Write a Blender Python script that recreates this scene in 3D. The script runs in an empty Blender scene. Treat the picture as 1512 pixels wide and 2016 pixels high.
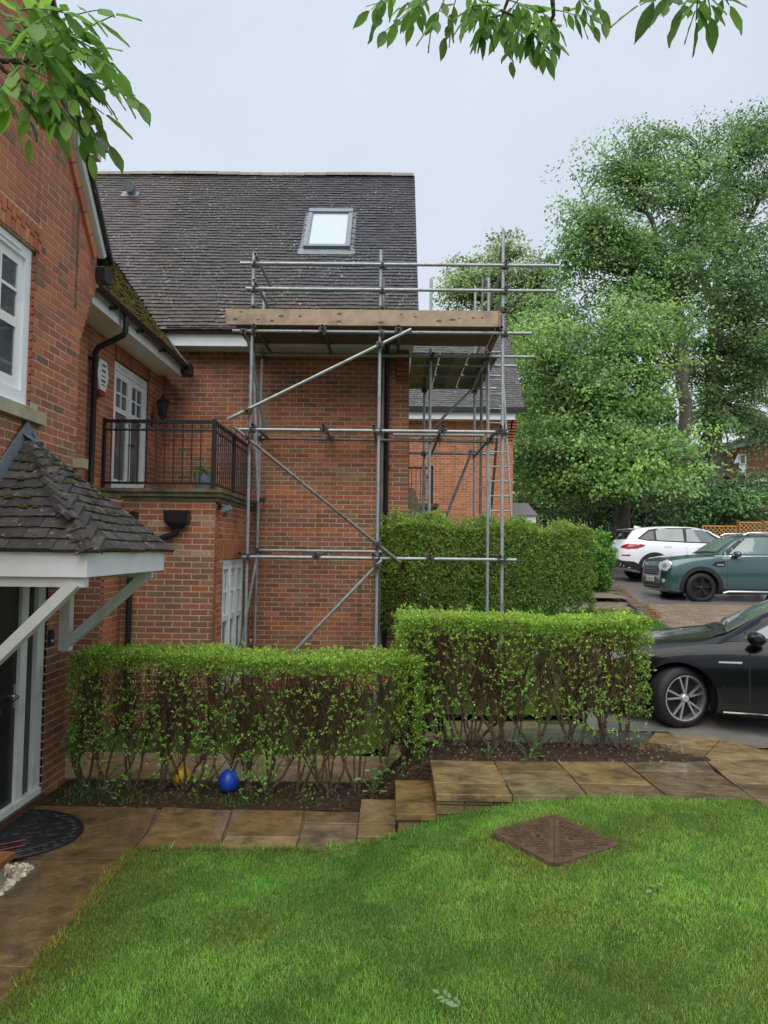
import bpy, bmesh, math, random
import numpy as np
from mathutils import Vector, Matrix, Quaternion
from mathutils.bvhtree import BVHTree

random.seed(7); RNG = np.random.default_rng(11)
SC = bpy.context.scene
COL = SC.collection

# ------------------------------------------------------------------ camera
F_PX, EYE = 1400.0, 2.30           # focal length in photo pixels (1512 x 2016), eye height above the lower path
YAW, PITCH, ROLL = math.atan(14 / 1400), math.atan(72 / 1400), 0.012
_f = np.array([-math.sin(YAW) * math.cos(PITCH), math.cos(YAW) * math.cos(PITCH), math.sin(PITCH)])
_r0 = np.cross(_f, [0, 0, 1]); _r0 /= np.linalg.norm(_r0); _u0 = np.cross(_r0, _f)
_r = _r0 * math.cos(ROLL) + _u0 * math.sin(ROLL); _u = np.cross(_r, _f)
CAM = np.array([0, 0, EYE])
cd = bpy.data.cameras.new('camera'); cam = bpy.data.objects.new('camera', cd); COL.objects.link(cam)
cd.sensor_fit = 'VERTICAL'; cd.sensor_height = 36; cd.sensor_width = 27; cd.lens = 36 * F_PX / 2016
cd.clip_start = 0.05; cd.clip_end = 800
cam.matrix_world = Matrix(((_r[0], _u[0], -_f[0], 0), (_r[1], _u[1], -_f[1], 0), (_r[2], _u[2], -_f[2], EYE), (0, 0, 0, 1)))
SC.camera = cam
# ------------------------------------------------------------------ sky and sun (bright overcast after rain)
SUN_EL, SUN_AZ = math.radians(58), math.radians(200)     # azimuth clockwise from +Y: behind the camera, a little left
W = bpy.data.worlds.new('World'); SC.world = W; W.use_nodes = True
nt = W.node_tree; nt.nodes.clear()
sky = nt.nodes.new('ShaderNodeTexSky'); sky.sky_type = 'NISHITA'; sky.sun_disc = False
sky.sun_elevation = SUN_EL; sky.sun_rotation = SUN_AZ; sky.air_density = 1.6; sky.dust_density = 5; sky.ozone_density = 1.5
hs = nt.nodes.new('ShaderNodeHueSaturation'); hs.inputs['Saturation'].default_value = 0.30
mx = nt.nodes.new('ShaderNodeMix'); mx.data_type = 'RGBA'; mx.inputs[0].default_value = 0.92
tc = nt.nodes.new('ShaderNodeTexCoord'); nz = nt.nodes.new('ShaderNodeTexNoise'); nz.inputs['Scale'].default_value = 3.0; nz.inputs['Detail'].default_value = 5
cr = nt.nodes.new('ShaderNodeMix'); cr.data_type = 'RGBA'
cr.inputs[6].default_value = (2.7, 3.1, 3.75, 1); cr.inputs[7].default_value = (3.6, 3.9, 4.35, 1)     # cloud deck greys
bg = nt.nodes.new('ShaderNodeBackground'); bg.inputs[1].default_value = 0.10
wo = nt.nodes.new('ShaderNodeOutputWorld')
L = nt.links.new
L(tc.outputs['Generated'], nz.inputs['Vector']); L(nz.outputs['Fac'], cr.inputs[0])
L(sky.outputs[0], hs.inputs['Color']); L(hs.outputs[0], mx.inputs[6]); L(cr.outputs[2], mx.inputs[7])
L(mx.outputs[2], bg.inputs[0]); L(bg.outputs[0], wo.inputs[0])
sl = bpy.data.lights.new('sun', 'SUN'); sl.energy = 1.5; sl.angle = math.radians(70); sl.color = (1, .97, .92)
so = bpy.data.objects.new('sun', sl); COL.objects.link(so)
_sd = Vector((math.sin(SUN_AZ) * math.cos(SUN_EL), math.cos(SUN_AZ) * math.cos(SUN_EL), math.sin(SUN_EL)))
so.rotation_euler = _sd.to_track_quat('Z', 'Y').to_euler()
vs = SC.view_settings; vs.view_transform = 'Standard'; vs.look = 'None'; vs.gamma = 1; vs.use_curve_mapping = False
vs.exposure = 1.15
SC.render.engine = 'CYCLES'
cy = SC.cycles; cy.use_denoising = True; cy.max_bounces = 6; cy.diffuse_bounces = 3; cy.glossy_bounces = 3
cy.transmission_bounces = 4; cy.transparent_max_bounces = 6; cy.caustics_reflective = False; cy.caustics_refractive = False
try: cy.denoiser = 'OPENIMAGEDENOISE'
except Exception: pass

# ------------------------------------------------------------------ measuring helpers (photo pixel + known plane -> point in the place)
def ray(x, y): return _f + _r * (x - 756) / F_PX - _u * (y - 1008) / F_PX
def at(x, y, Y): d = ray(x, y); return CAM + d * (Y / d[1])
def atz(x, y, z): d = ray(x, y); return CAM + d * ((z - EYE) / d[2])
def atx(x, y, X): d = ray(x, y); return CAM + d * (X / d[0])
def proj(p):
    d = np.asarray(p, float) - CAM; w = d @ _f
    return 756 + F_PX * (d @ _r) / w, 1008 - F_PX * (d @ _u) / w
def sst(a, b, x): t = np.clip((np.asarray(x, float) - a) / (b - a), 0, 1); return t * t * (3 - 2 * t)

# ------------------------------------------------------------------ materials
def rgba(c): return (c[0], c[1], c[2], 1)
MATS = {}
def mat(name, base=None, rough=.6, spec=.5, metal=0., nscale=8., namt=.25, bump=0., bscale=40., coat=0., transl=0., speck=None, dirt=None, bdist=.01, obj=False, det=3, bdet=2, streak=None):
    """Procedural Principled material; base None reads the 'Col' attribute of the mesh."""
    if name in MATS: return MATS[name]
    m = bpy.data.materials.new(name); m.use_nodes = True; t = m.node_tree; N = t.nodes; b = N['Principled BSDF']; lk = t.links.new
    geo = N.new('ShaderNodeNewGeometry')
    if obj: geo = N.new('ShaderNodeTexCoord')
    vec = geo.outputs['Object' if obj else 'Position']
    if base is None:
        a = N.new('ShaderNodeAttribute'); a.attribute_name = 'Col'; col = a.outputs['Color']
    else:
        a = N.new('ShaderNodeRGB'); a.outputs[0].default_value = rgba(base); col = a.outputs[0]
    if namt:
        n = N.new('ShaderNodeTexNoise'); n.inputs['Scale'].default_value = nscale; n.inputs['Detail'].default_value = det; n.inputs['Roughness'].default_value = .7
        lk(vec, n.inputs['Vector'])
        r = N.new('ShaderNodeMapRange'); r.inputs[1].default_value = .25; r.inputs[2].default_value = .75; r.inputs[3].default_value = 1 - namt; r.inputs[4].default_value = 1 + namt
        lk(n.outputs['Fac'], r.inputs[0])
        h = N.new('ShaderNodeMix'); h.data_type = 'RGBA'; h.blend_type = 'MULTIPLY'; h.inputs[0].default_value = 1
        lk(col, h.inputs[6]); lk(r.outputs[0], h.inputs[7]); col = h.outputs[2]
    for sp in (speck, dirt):
        if sp:                      # (colour, scale, threshold lo, hi, amount [, large scale])
            n = N.new('ShaderNodeTexNoise'); n.inputs['Scale'].default_value = sp[1]; n.inputs['Detail'].default_value = 4 if name == 'slab' else 2
            lk(vec, n.inputs['Vector'])
            r = N.new('ShaderNodeMapRange'); r.inputs[1].default_value = sp[2]; r.inputs[2].default_value = sp[3]; r.inputs[4].default_value = sp[4]
            lk(n.outputs['Fac'], r.inputs[0]); fac = r.outputs[0]
            if len(sp) > 5:
                n2 = N.new('ShaderNodeTexNoise'); n2.inputs['Scale'].default_value = sp[5]; lk(vec, n2.inputs['Vector'])
                r2 = N.new('ShaderNodeMapRange'); r2.inputs[1].default_value = .38; r2.inputs[2].default_value = .62; lk(n2.outputs['Fac'], r2.inputs[0])
                mm = N.new('ShaderNodeMath'); mm.operation = 'MULTIPLY'; lk(fac, mm.inputs[0]); lk(r2.outputs[0], mm.inputs[1]); fac = mm.outputs[0]
            h = N.new('ShaderNodeMix'); h.data_type = 'RGBA'; lk(fac, h.inputs[0]); lk(col, h.inputs[6]); h.inputs[7].default_value = rgba(sp[0]); col = h.outputs[2]
    if streak:                      # rain streaks running down the wall
        vm = N.new('ShaderNodeVectorMath'); vm.operation = 'MULTIPLY'; vm.inputs[1].default_value = (4.5, 4.5, .35); lk(vec, vm.inputs[0]); n = N.new('ShaderNodeTexNoise'); n.inputs['Scale'].default_value = 1.0; n.inputs['Detail'].default_value = 4; lk(vm.outputs[0], n.inputs['Vector'])
        r = N.new('ShaderNodeMapRange'); r.inputs[1].default_value = .55; r.inputs[2].default_value = .74; r.inputs[4].default_value = streak[1]; lk(n.outputs['Fac'], r.inputs[0])
        h = N.new('ShaderNodeMix'); h.data_type = 'RGBA'; lk(r.outputs[0], h.inputs[0]); lk(col, h.inputs[6]); h.inputs[7].default_value = rgba(streak[0]); col = h.outputs[2]
    lk(col, b.inputs['Base Color'])
    b.inputs['Roughness'].default_value = rough; b.inputs['Metallic'].default_value = metal
    b.inputs['Specular IOR Level'].default_value = spec
    if coat: b.inputs['Coat Weight'].default_value = coat; b.inputs['Coat Roughness'].default_value = .12 if name in ('slab', 'asphalt') else .04
    if bump:
        n = N.new('ShaderNodeTexNoise'); n.inputs['Scale'].default_value = bscale; n.inputs['Detail'].default_value = bdet; lk(vec, n.inputs['Vector'])
        bp = N.new('ShaderNodeBump'); bp.inputs['Strength'].default_value = bump; bp.inputs['Distance'].default_value = bdist
        lk(n.outputs['Fac'], bp.inputs['Height']); lk(bp.outputs[0], b.inputs['Normal'])
    if transl:
        tr = N.new('ShaderNodeBsdfTranslucent'); lk(col, tr.inputs[0]); ms = N.new('ShaderNodeMixShader'); ms.inputs[0].default_value = transl
        lk(b.outputs[0], ms.inputs[1]); lk(tr.outputs[0], ms.inputs[2]); lk(ms.outputs[0], N['Material Output'].inputs[0])
    MATS[name] = m; return m

mat('brick', None, .72, .35, nscale=60, namt=.28, bump=.35, bscale=220, bdist=.004, dirt=((.10, .07, .04), 1.3, .56, .78, .45), streak=((.07, .05, .035), .5))
mat('mortar', (.54, .42, .28), .85, .2, nscale=25, namt=.25, dirt=((.26, .20, .12), 1.1, .5, .75, .55), streak=((.2, .15, .1), .5))
mat('roof_tile', None, .38, .5, nscale=30, namt=.35, bump=.35, bscale=120, bdist=.004, speck=((.55, .54, .48), 22, .64, .69, .8, 1.6), dirt=((.16, .115, .03), 14, .66, .74, .7, 2.3))
mat('moss_tile', None, .8, .2, nscale=60, namt=.5, bump=.8, bscale=90, bdist=.02)
mat('porch_tile', None, .6, .4, nscale=35, namt=.4, bump=.5, bscale=110, bdist=.006, speck=((.42, .42, .36), 22, .62, .70, .7, 3.0), dirt=((.12, .11, .035), 12, .58, .70, .7, 3.2))
mat('moss', (.10, .09, .03), .95, .1, nscale=70, namt=.5, bump=1, bscale=130, bdist=.02)
mat('slab', None, .3, .5, coat=.8, nscale=5, namt=.5, det=8, bump=1, bscale=9, bdet=6, bdist=.03, speck=((.05, .038, .022), 4.2, .50, .68, .7), dirt=((.26, .19, .09), 30, .60, .72, .4))
mat('slab_side', (.11, .085, .05), .7, .3, nscale=9, namt=.5, bump=.5, bscale=60, bdist=.006)
mat('white_paint', (.84, .86, .86), .38, .5, nscale=4, namt=.05, dirt=((.42, .42, .36), 6, .6, .85, .3))
mat('white_timber', (.66, .68, .64), .5, .4, nscale=5, namt=.08, dirt=((.25, .27, .2), 5, .56, .8, .45))
mat('black_plastic', (.012, .012, .014), .35, .5, namt=.2)
mat('black_metal', (.014, .014, .016), .4, .5, namt=.2)
mat('dark_glass', (.018, .022, .024), .04, .6, namt=0)
mat('pane', (.10, .12, .125), .04, .7, nscale=3, namt=.5)
mat('roof_glass', (.50, .57, .62), .06, .8, namt=.05)
mat('frame_grey', (.17, .20, .23), .4, .5, namt=.1)
mat('lead', (.17, .19, .215), .5, .4, nscale=9, namt=.2, bump=.2, bscale=20)
mat('stone', (.40, .36, .25), .8, .3, nscale=8, namt=.2, bump=.3, bscale=90, bdist=.004, dirt=((.1, .1, .06), 4, .52, .75, .7))
mat('stone_mossy', (.16, .14, .085), .8, .3, nscale=9, namt=.4, bump=.4, bscale=60, dirt=((.05, .06, .02), 5, .48, .7, .8))
mat('galvanised', (.34, .37, .37), .42, .5, .35, nscale=14, namt=.25, dirt=((.20, .15, .11), 5, .58, .72, .6))
mat('old_tube', (.17, .155, .14), .5, .5, .3, nscale=9, namt=.4, dirt=((.15, .07, .04), 6, .58, .7, .7))
mat('coupler', (.09, .085, .08), .55, .4, .5, nscale=40, namt=.5)
mat('board', None, .75, .3, nscale=7, namt=.22, bump=.2, bscale=60, bdist=.003, dirt=((.14, .10, .075), 2.4, .52, .66, .6))
mat('asphalt', (.20, .185, .17), .3, .5, coat=.5, nscale=4, namt=.25, bump=.5, bscale=260, bdist=.006)
mat('soil', (.05, .031, .018), .9, .2, nscale=18, namt=.55, bump=1, bscale=45, bdist=.04, speck=((.16, .11, .07), 60, .66, .72, .7))
mat('turf', (.06, .10, .016), .95, .1, nscale=6, namt=.4, bump=1, bscale=80, bdist=.02)
mat('terrain', (.06, .08, .03), .95, .1, nscale=.8, namt=.4)
mat('grass', None, .6, .3, nscale=1.7, namt=.38, transl=.3)
mat('leaf', None, .42, .5, nscale=5, namt=.25, transl=.35)
mat('tree_leaf', None, .5, .3, nscale=.45, namt=.28, transl=.4)
mat('near_leaf', None, .45, .4, nscale=5, namt=.25, transl=.6)
mat('bark', (.10, .075, .05), .85, .2, nscale=9, namt=.45, bump=.8, bscale=30, bdist=.03)
mat('twig', None, .8, .2, nscale=20, namt=.35)
mat('trunk', (.12, .105, .085), .85, .2, nscale=2.5, namt=.4, bump=.7, bscale=8, bdist=.06)
mat('iron', (.10, .064, .038), .42, .5, .2, nscale=20, namt=.4, bump=.3, bscale=120, bdist=.003, dirt=((.17, .105, .05), 11, .5, .7, .6))
mat('rubber', (.012, .012, .013), .55, .5, namt=.3, nscale=20)
mat('pebble', None, .55, .5, nscale=30, namt=.2)
mat('kerb_brick', None, .6, .4, nscale=20, namt=.3)
mat('lattice', (.46, .25, .085), .7, .3, nscale=6, namt=.25)
mat('fence_board', None, .85, .2, nscale=5, namt=.35)
mat('tyre', (.011, .011, .012), .6, .4, nscale=15, namt=.3)
mat('alloy', (.45, .46, .47), .3, .5, .8, namt=.1)
mat('alloy_black', (.012, .012, .013), .35, .5, namt=0)
mat('paint_black', (.003, .0035, .006), .2, .2, coat=.3, nscale=6, namt=.2)
mat('paint_teal', (.035, .085, .088), .22, .5, .25, coat=1, nscale=3, namt=.05)
mat('paint_white', (.74, .76, .78), .25, .5, coat=1, namt=.03)
mat('chrome', (.75, .76, .77), .12, .5, 1, namt=0)
mat('lamp_clear', (.42, .45, .47), .08, .8, namt=.2, nscale=30)
mat('lamp_red', (.33, .012, .022), .12, .7, namt=.1)
mat('trim_black', (.016, .016, .017), .55, .4, namt=.15)
mat('car_glass', (.13, .17, .165), .03, .8, nscale=1.5, namt=.4)
mat('plate_white', (.7, .7, .66), .5, namt=0)
mat('plate_yellow', (.55, .36, .03), .5, namt=0)
mat('alarm_white', (.72, .70, .64), .45, namt=.05)
mat('red_plastic', (.30, .012, .012), .4, namt=.1)
mat('ink', (.05, .03, .03), .6, namt=0)
mat('ball_blue', (.01, .06, .42), .35, .5, namt=.1)
mat('ball_yellow', (.58, .36, .01), .4, .5, namt=.1)
mat('terracotta', (.23, .095, .03), .6, .4, nscale=12, namt=.35)
mat('unlit_dark', (.02, .02, .02), .7, .3, namt=.2)  # near-black standing in for shade in recesses, wheel wells, seams and holes
mat('terrace', (.20, .165, .12), .5, .4, nscale=6, namt=.35, bump=.5, bscale=20)
mat('paver', None, .5, .4, nscale=4, namt=.2)

# ------------------------------------------------------------------ mesh building
class MB:
    def __init__(s): s.v = []; s.f = []; s.c = []; s.n = 0
    def add(s, verts, faces, col=(1, 1, 1)):
        verts = np.asarray(verts, float).reshape(-1, 3); k = len(verts)
        s.v.append(verts); s.f.extend([[i + s.n for i in f] for f in faces])
        s.c.append(np.tile(np.asarray(col, float)[:3], (k, 1))); s.n += k; return s
    def obox(s, c, ax, ay, az, col=(1, 1, 1), taper=1.0):
        c, ax, ay, az = (np.asarray(q, float) for q in (c, ax, ay, az)); P = []
        for k in (-1, 1):
            t = taper if k > 0 else 1
            for i, j in ((-1, -1), (1, -1), (1, 1), (-1, 1)): P.append(c + ax * i * t + ay * j * t + az * k)
        return s.add(P, [(3, 2, 1, 0), (4, 5, 6, 7), (0, 1, 5, 4), (1, 2, 6, 5), (2, 3, 7, 6), (3, 0, 4, 7)], col)
    def box(s, x0, y0, z0, x1, y1, z1, col=(1, 1, 1)):
        return s.obox(((x0 + x1) / 2, (y0 + y1) / 2, (z0 + z1) / 2), ((x1 - x0) / 2, 0, 0), (0, (y1 - y0) / 2, 0), (0, 0, (z1 - z0) / 2), col)
    def beam(s, a, b, w, h, up=(0, 0, 1), col=(1, 1, 1)):
        a, b = np.asarray(a, float), np.asarray(b, float); d = b - a; L_ = np.linalg.norm(d); d = d / L_
        x = np.cross(d, up); x /= np.linalg.norm(x); y = np.cross(x, d)
        return s.obox((a + b) / 2, x * w / 2, y * h / 2, d * L_ / 2, col)
    def tube(s, pts, r, n=8, col=(1, 1, 1), cap=True):
        pts = np.asarray(pts, float); m = len(pts); r = np.broadcast_to(np.asarray(r, float), (m,)); V = []; prev = None
        for i in range(m):
            d = pts[min(i + 1, m - 1)] - pts[max(i - 1, 0)]; d = d / (np.linalg.norm(d) + 1e-12)
            if prev is None:
                a = np.cross(d, (0, 0, 1) if abs(d[2]) < .9 else (1, 0, 0))
            else: a = prev - d * (prev @ d)
            a /= np.linalg.norm(a) + 1e-12; prev = a; b = np.cross(d, a)
            for k in range(n):
                t = 2 * math.pi * k / n; V.append(pts[i] + r[i] * (a * math.cos(t) + b * math.sin(t)))
        Fc = [(i * n + k, i * n + (k + 1) % n, (i + 1) * n + (k + 1) % n, (i + 1) * n + k) for i in range(m - 1) for k in range(n)]
        if cap: Fc += [tuple(reversed(range(n))), tuple(range((m - 1) * n, m * n))]
        return s.add(V, Fc, col)
    def pipe(s, a, b, r, wall=.004, n=12, col=(1, 1, 1)):          # hollow scaffold tube, open ends
        a, b = np.asarray(a, float), np.asarray(b, float); d = (b - a) / np.linalg.norm(b - a)
        s.tube([a, b], r, n, col, False)
        q = np.cross(d, (0, 0, 1) if abs(d[2]) < .9 else (1, 0, 0)); q /= np.linalg.norm(q); w = np.cross(d, q)
        for e, k in ((a, 1), (b, -1)):
            V = []
            for rr, off in ((r, 0), (r - wall, 0), (r - wall, .12)):
                for i in range(n):
                    t = 2 * math.pi * i / n; V.append(e + d * k * off + rr * (q * math.cos(t) + w * math.sin(t)))
            Fc = [(j * n + i, j * n + (i + 1) % n, (j + 1) * n + (i + 1) % n, (j + 1) * n + i) for j in range(2) for i in range(n)] + [tuple(range(2 * n, 3 * n))]
            s.add(V, Fc, col)
        return s
    def lathe(s, prof, c=(0, 0, 0), axis='z', n=24, col=(1, 1, 1)):
        V = []
        for (r, h) in prof:
            for k in range(n):
                t = 2 * math.pi * k / n; p = (r * math.cos(t), r * math.sin(t), h)
                if axis == 'y': p = (p[0], h, p[1])
                if axis == 'x': p = (h, p[0], p[1])
                V.append((p[0] + c[0], p[1] + c[1], p[2] + c[2]))
        m = len(prof)
        return s.add(V, [(i * n + k, i * n + (k + 1) % n, (i + 1) * n + (k + 1) % n, (i + 1) * n + k) for i in range(m - 1) for k in range(n)], col)
    def prism(s, poly, n0, n1, fn, col=(1, 1, 1)):                   # polygon in 2D lifted by fn(u, v, w) between w = n0 and n1
        k = len(poly); V = [fn(u, v, n0) for u, v in poly] + [fn(u, v, n1) for u, v in poly]
        return s.add(V, [tuple(reversed(range(k))), tuple(range(k, 2 * k))] + [(i, (i + 1) % k, k + (i + 1) % k, k + i) for i in range(k)], col)
    def mesh(s, name, m=None, smooth=False, angle=None):
        me = bpy.data.meshes.new(name); V = np.concatenate(s.v) if s.v else np.zeros((0, 3))
        me.from_pydata(V.tolist(), [], s.f)
        a = me.color_attributes.new('Col', 'FLOAT_COLOR', 'POINT')
        C4 = np.ones((len(V), 4), np.float32)
        if len(V): C4[:, :3] = np.concatenate(s.c)
        a.data.foreach_set('color', C4.ravel())
        if m: me.materials.append(MATS[m] if isinstance(m, str) else m)
        bm = bmesh.new(); bm.from_mesh(me); bmesh.ops.recalc_face_normals(bm, faces=bm.faces); bm.to_mesh(me); bm.free()
        if smooth:
            me.polygons.foreach_set('use_smooth', [True] * len(me.polygons))
            me.set_sharp_from_angle(angle=math.radians(angle or 40))
        me.update(); return me
    def build(s, name, m, parent=None, smooth=False, angle=None, kind=None):
        return put(name, s.mesh(name, m, smooth, angle), parent, kind)
def put(name, me, parent=None, kind=None, mw=None):
    o = bpy.data.objects.new(name, me); COL.objects.link(o)
    if mw is not None: o.matrix_world = mw
    if parent is not None:
        o.parent = parent
        if parent.type == 'EMPTY' or parent.matrix_basis != Matrix(): o.matrix_parent_inverse = WORLD_INV.get(parent.name, Matrix())
    if kind: o['kind'] = kind
    return o
WORLD_INV = {}
def thing(name, label, cat, group=None, loc=(0, 0, 0)):
    o = bpy.data.objects.new(name, None); COL.objects.link(o); o.location = loc; o.empty_display_size = .2
    WORLD_INV[o.name] = Matrix.Translation(Vector(loc)).inverted()
    o['label'] = label; o['category'] = cat
    if group: o['group'] = group
    return o
def tag(o, label, cat, group=None):
    o['label'] = label; o['category'] = cat
    if group: o['group'] = group
    return o
def struct(o): o['kind'] = 'structure'; return o
def one(name, m, parent, fn, *a, smooth=False, kind=None, angle=None):
    b = MB(); fn(b, *a); return b.build(name, m, parent, smooth, angle, kind)
def boxpart(name, m, parent, *xyz, col=(1, 1, 1)): return MB().box(*xyz, col).build(name, m, parent)

def quads(name, Q, C, m, parent=None, kind=None, smooth=False):
    """N quads at once: Q (N,4,3), C (N,3)."""
    n = len(Q); me = bpy.data.meshes.new(name)
    me.vertices.add(4 * n); me.loops.add(4 * n); me.polygons.add(n)
    me.vertices.foreach_set('co', np.ascontiguousarray(Q, np.float32).ravel())
    me.loops.foreach_set('vertex_index', np.arange(4 * n, dtype=np.int32))
    me.polygons.foreach_set('loop_start', np.arange(0, 4 * n, 4, dtype=np.int32))
    a = me.color_attributes.new('Col', 'FLOAT_COLOR', 'POINT')
    C4 = np.ones((n, 4, 4), np.float32); C4[:, :, :3] = np.asarray(C)[:, None, :]
    a.data.foreach_set('color', C4.ravel()); me.materials.append(MATS[m]); me.update(calc_edges=True); me.validate()
    return put(name, me, parent, kind)
def leaves(P, D, Nn, ln, wd):
    """rhombic leaves from base points P, directions D, normals Nn -> (N,4,3), a little cupped."""
    D = D / (np.linalg.norm(D, axis=1, keepdims=True) + 1e-9); S = np.cross(D, Nn); S /= np.linalg.norm(S, axis=1, keepdims=True) + 1e-9
    ln = np.asarray(ln)[:, None]; wd = np.asarray(wd)[:, None]; U_ = np.cross(S, D)
    return np.stack([P, P + D * ln * .45 + S * wd * .5 + U_ * wd * .14, P + D * ln, P + D * ln * .45 - S * wd * .5 + U_ * wd * .14], 1)
def rdir(n): v = RNG.normal(size=(n, 3)); return v / np.linalg.norm(v, axis=1, keepdims=True)
def vary(c, n, s=.2): return np.clip(np.asarray(c)[None] * np.exp(RNG.normal(0, s, (n, 1))) * np.exp(RNG.normal(0, s * .3, (n, 3))), 0, 1)
# ------------------------------------------------------------------ brickwork and tiling
BRICK_COLS = [(.30, .085, .045), (.27, .075, .042), (.33, .10, .05), (.36, .115, .055), (.24, .072, .043),      # 0-4 reds / oranges
              (.21, .082, .05), (.18, .075, .045), (.24, .105, .06), (.205, .10, .055), (.16, .072, .045),       # 5-9 browns
              (.125, .068, .045), (.105, .062, .045), (.15, .095, .055), (.17, .115, .062), (.13, .05, .038),    # 10-14 dark / olive / maroon
              (.40, .15, .07)]
BRICK_COLS = [tuple(np.array(c) * np.array((1.0, 1.04, 1.0)) * .74 * 1.42 + np.array((.28, .112, .062)) * .26 * 1.3) for c in BRICK_COLS] + [(.42, .29, .20), (.36, .22, .14)]
def frame_matrix(c, U, N):
    U, N = Vector(U), Vector(N); Z = Vector((0, 0, 1)); m = Matrix((U, N, Z)).transposed().to_4x4(); m.translation = Vector(c); return m
class House:
    def __init__(s, name, label, loc, cap=300):
        s.e = thing(name, label, 'house', None, loc); s.recs = []; s.tiles = []; s.cap = cap
    def wall(s, O, U, N, u0, u1, z0, z1, holes=(), nobrick=(), lim=None, pal=None, thick=.2, proud=0, vis=1.0, phase=0.0, backing=True, rects=None):
        O, U, N = (np.asarray(q, float) for q in (O, U, N)); b = MB()
        if backing:
            for (a0, a1, c0, c1) in (rects or [(u0, u1, z0, z1)]):
                us = sorted({a0, a1, *[h[i] for h in holes for i in (0, 1) if a0 < h[i] < a1]}); zs = sorted({c0, c1, *[h[i] for h in holes for i in (2, 3) if c0 < h[i] < c1]})
                for i in range(len(us) - 1):
                    for j in range(len(zs) - 1):
                        um, zm = (us[i] + us[i + 1]) / 2, (zs[j] + zs[j + 1]) / 2
                        if any(h[0] < um < h[1] and h[2] < zm < h[3] for h in holes): continue
                        b.obox(O + U * um + N * (-thick / 2 + proud) + np.array((0, 0, zm)), U * (us[i + 1] - us[i]) / 2, N * thick / 2, (0, 0, (zs[j + 1] - zs[j]) / 2))
        w = b.build('wall', 'mortar', s.e)
        HB = list(holes) + list(nobrick); band = None
        for k in range(int(math.floor(z0 / .075)), int(math.ceil(z1 / .075))):
            za, zb = k * .075 + .006, k * .075 + .069
            if za < z0 - .001 or zb > z1 + .03: continue
            zm = (za + zb) / 2; hi = u1 if lim is None else min(u1, lim(zm)[1]); lo = u0 if lim is None else max(u0, lim(zm)[0])
            if hi - lo < .03: continue
            if band is None or random.random() < .35: band = random.choice(((0, 5), (0, 8), (3, 10), (4, 12), (0, 6), (5, 12), (5, 14)))
            segs = [(lo, hi)]
            for h in HB:
                if h[2] < zm < h[3]:
                    nx = []
                    for a, c in segs:
                        if h[1] <= a or h[0] >= c: nx.append((a, c)); continue
                        if h[0] - a > .03: nx.append((a, h[0]))
                        if c - h[1] > .03: nx.append((h[1], c))
                    segs = nx
            for a, c in segs:
                off = (k % 2) * .1125 + phase; cuts = [a] + [j * .225 + off for j in range(math.ceil((a - off) / .225), math.floor((c - off) / .225) + 1)] + [c]
                cuts = [q for n_, q in enumerate(cuts) if n_ in (0, len(cuts) - 1) or (q - a > .055 and c - q > .055)]
                for n_ in range(len(cuts) - 1):
                    ua, ub = cuts[n_] + (.006 if n_ else 0), cuts[n_ + 1] - (.006 if n_ < len(cuts) - 2 else 0)
                    if ub - ua < .02: continue
                    ci = pal(random, zm, (ua + ub) / 2, band) if pal else random.randint(*band)
                    ctr = O + U * (ua + ub) / 2 + np.array((0, 0, zm)) + N * (proud + random.uniform(.0012, .0032))
                    s.recs.append((ctr, U, N, ub - ua, ci, w, vis))
        return w
    def finish_bricks(s):
        def key(r):
            c, U, N, w, ci, wl, vis = r
            if not .208 < w < .218: return 0
            d = c - CAM
            if d @ _f < .5: return 0
            x, y = proj(c)
            if not (0 < x < 1512 and 0 < y < 2016): return 0
            v = -(d / np.linalg.norm(d)) @ N
            if v < .03: return 0
            return vis * v / (d @ d)
        order = sorted(range(len(s.recs)), key=lambda i: -key(s.recs[i])); solo = set(order[:s.cap]); bulk = {}
        for i, (c, U, N, w, ci, wl, vis) in enumerate(s.recs):
            if i in solo: put('brick', brick_mesh(ci), wl, None, frame_matrix(c, U, N) @ Matrix.Rotation(random.uniform(-.006, .006), 4, 'Y'))
            else:
                q = bulk.setdefault(wl.name, (wl, MB()))[1]
                col = np.array(BRICK_COLS[ci]) * random.uniform(.85, 1.15)
                a = U * w / 2; n = N * .01; z = np.array((0, 0, .0318)); P = [c - a - n - z, c + a - n - z, c + a - n + z, c - a - n + z]; P += [p + 2 * n for p in P]
                P = [p - n for p in P]
                q.add(P, [(4, 5, 6, 7), (0, 1, 5, 4), (1, 2, 6, 5), (2, 3, 7, 6), (3, 0, 4, 7)], col)
        for wl, q in bulk.values(): q.build('brickwork', 'brick', wl, kind='stuff')
    def roof(s, part, O, U, V, N, u0, u1, v0, v1, gauge, width, test, colfn, m, wob=.006, thick=.013, vis=1., jit=1., umax=1e9):
        O, U, V, N = (np.asarray(q, float) for q in (O, U, V, N)); nr = int((v1 - v0) / gauge)
        for r in range(nr):
            v = v0 + r * gauge; off = (r % 2) * width / 2; i = math.floor((u0 - off) / width)
            while i * width + off < u1:
                uc = i * width + off + width / 2; i += 1
                if not test(uc, v + gauge * .5): continue
                w_ = width - .004
                if uc + w_ / 2 > umax:
                    e0 = uc - w_ / 2; w_ = umax - e0; uc = e0 + w_ / 2
                    if w_ < .03: continue
                wv = wob * (math.sin(uc * 2.1 + r * .37) + math.sin(uc * 5.3 - r * .21)) * .5
                c = O + U * uc + V * (v + random.uniform(-.004, .004) * jit + wv * .8) + N * (random.uniform(0, .004) * jit + wv * .5)
                s.tiles.append((c, U, V, N, w_, gauge * 1.45, thick, colfn(uc, v), part, m, vis, random.uniform(-.012, .012) * jit))
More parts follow.
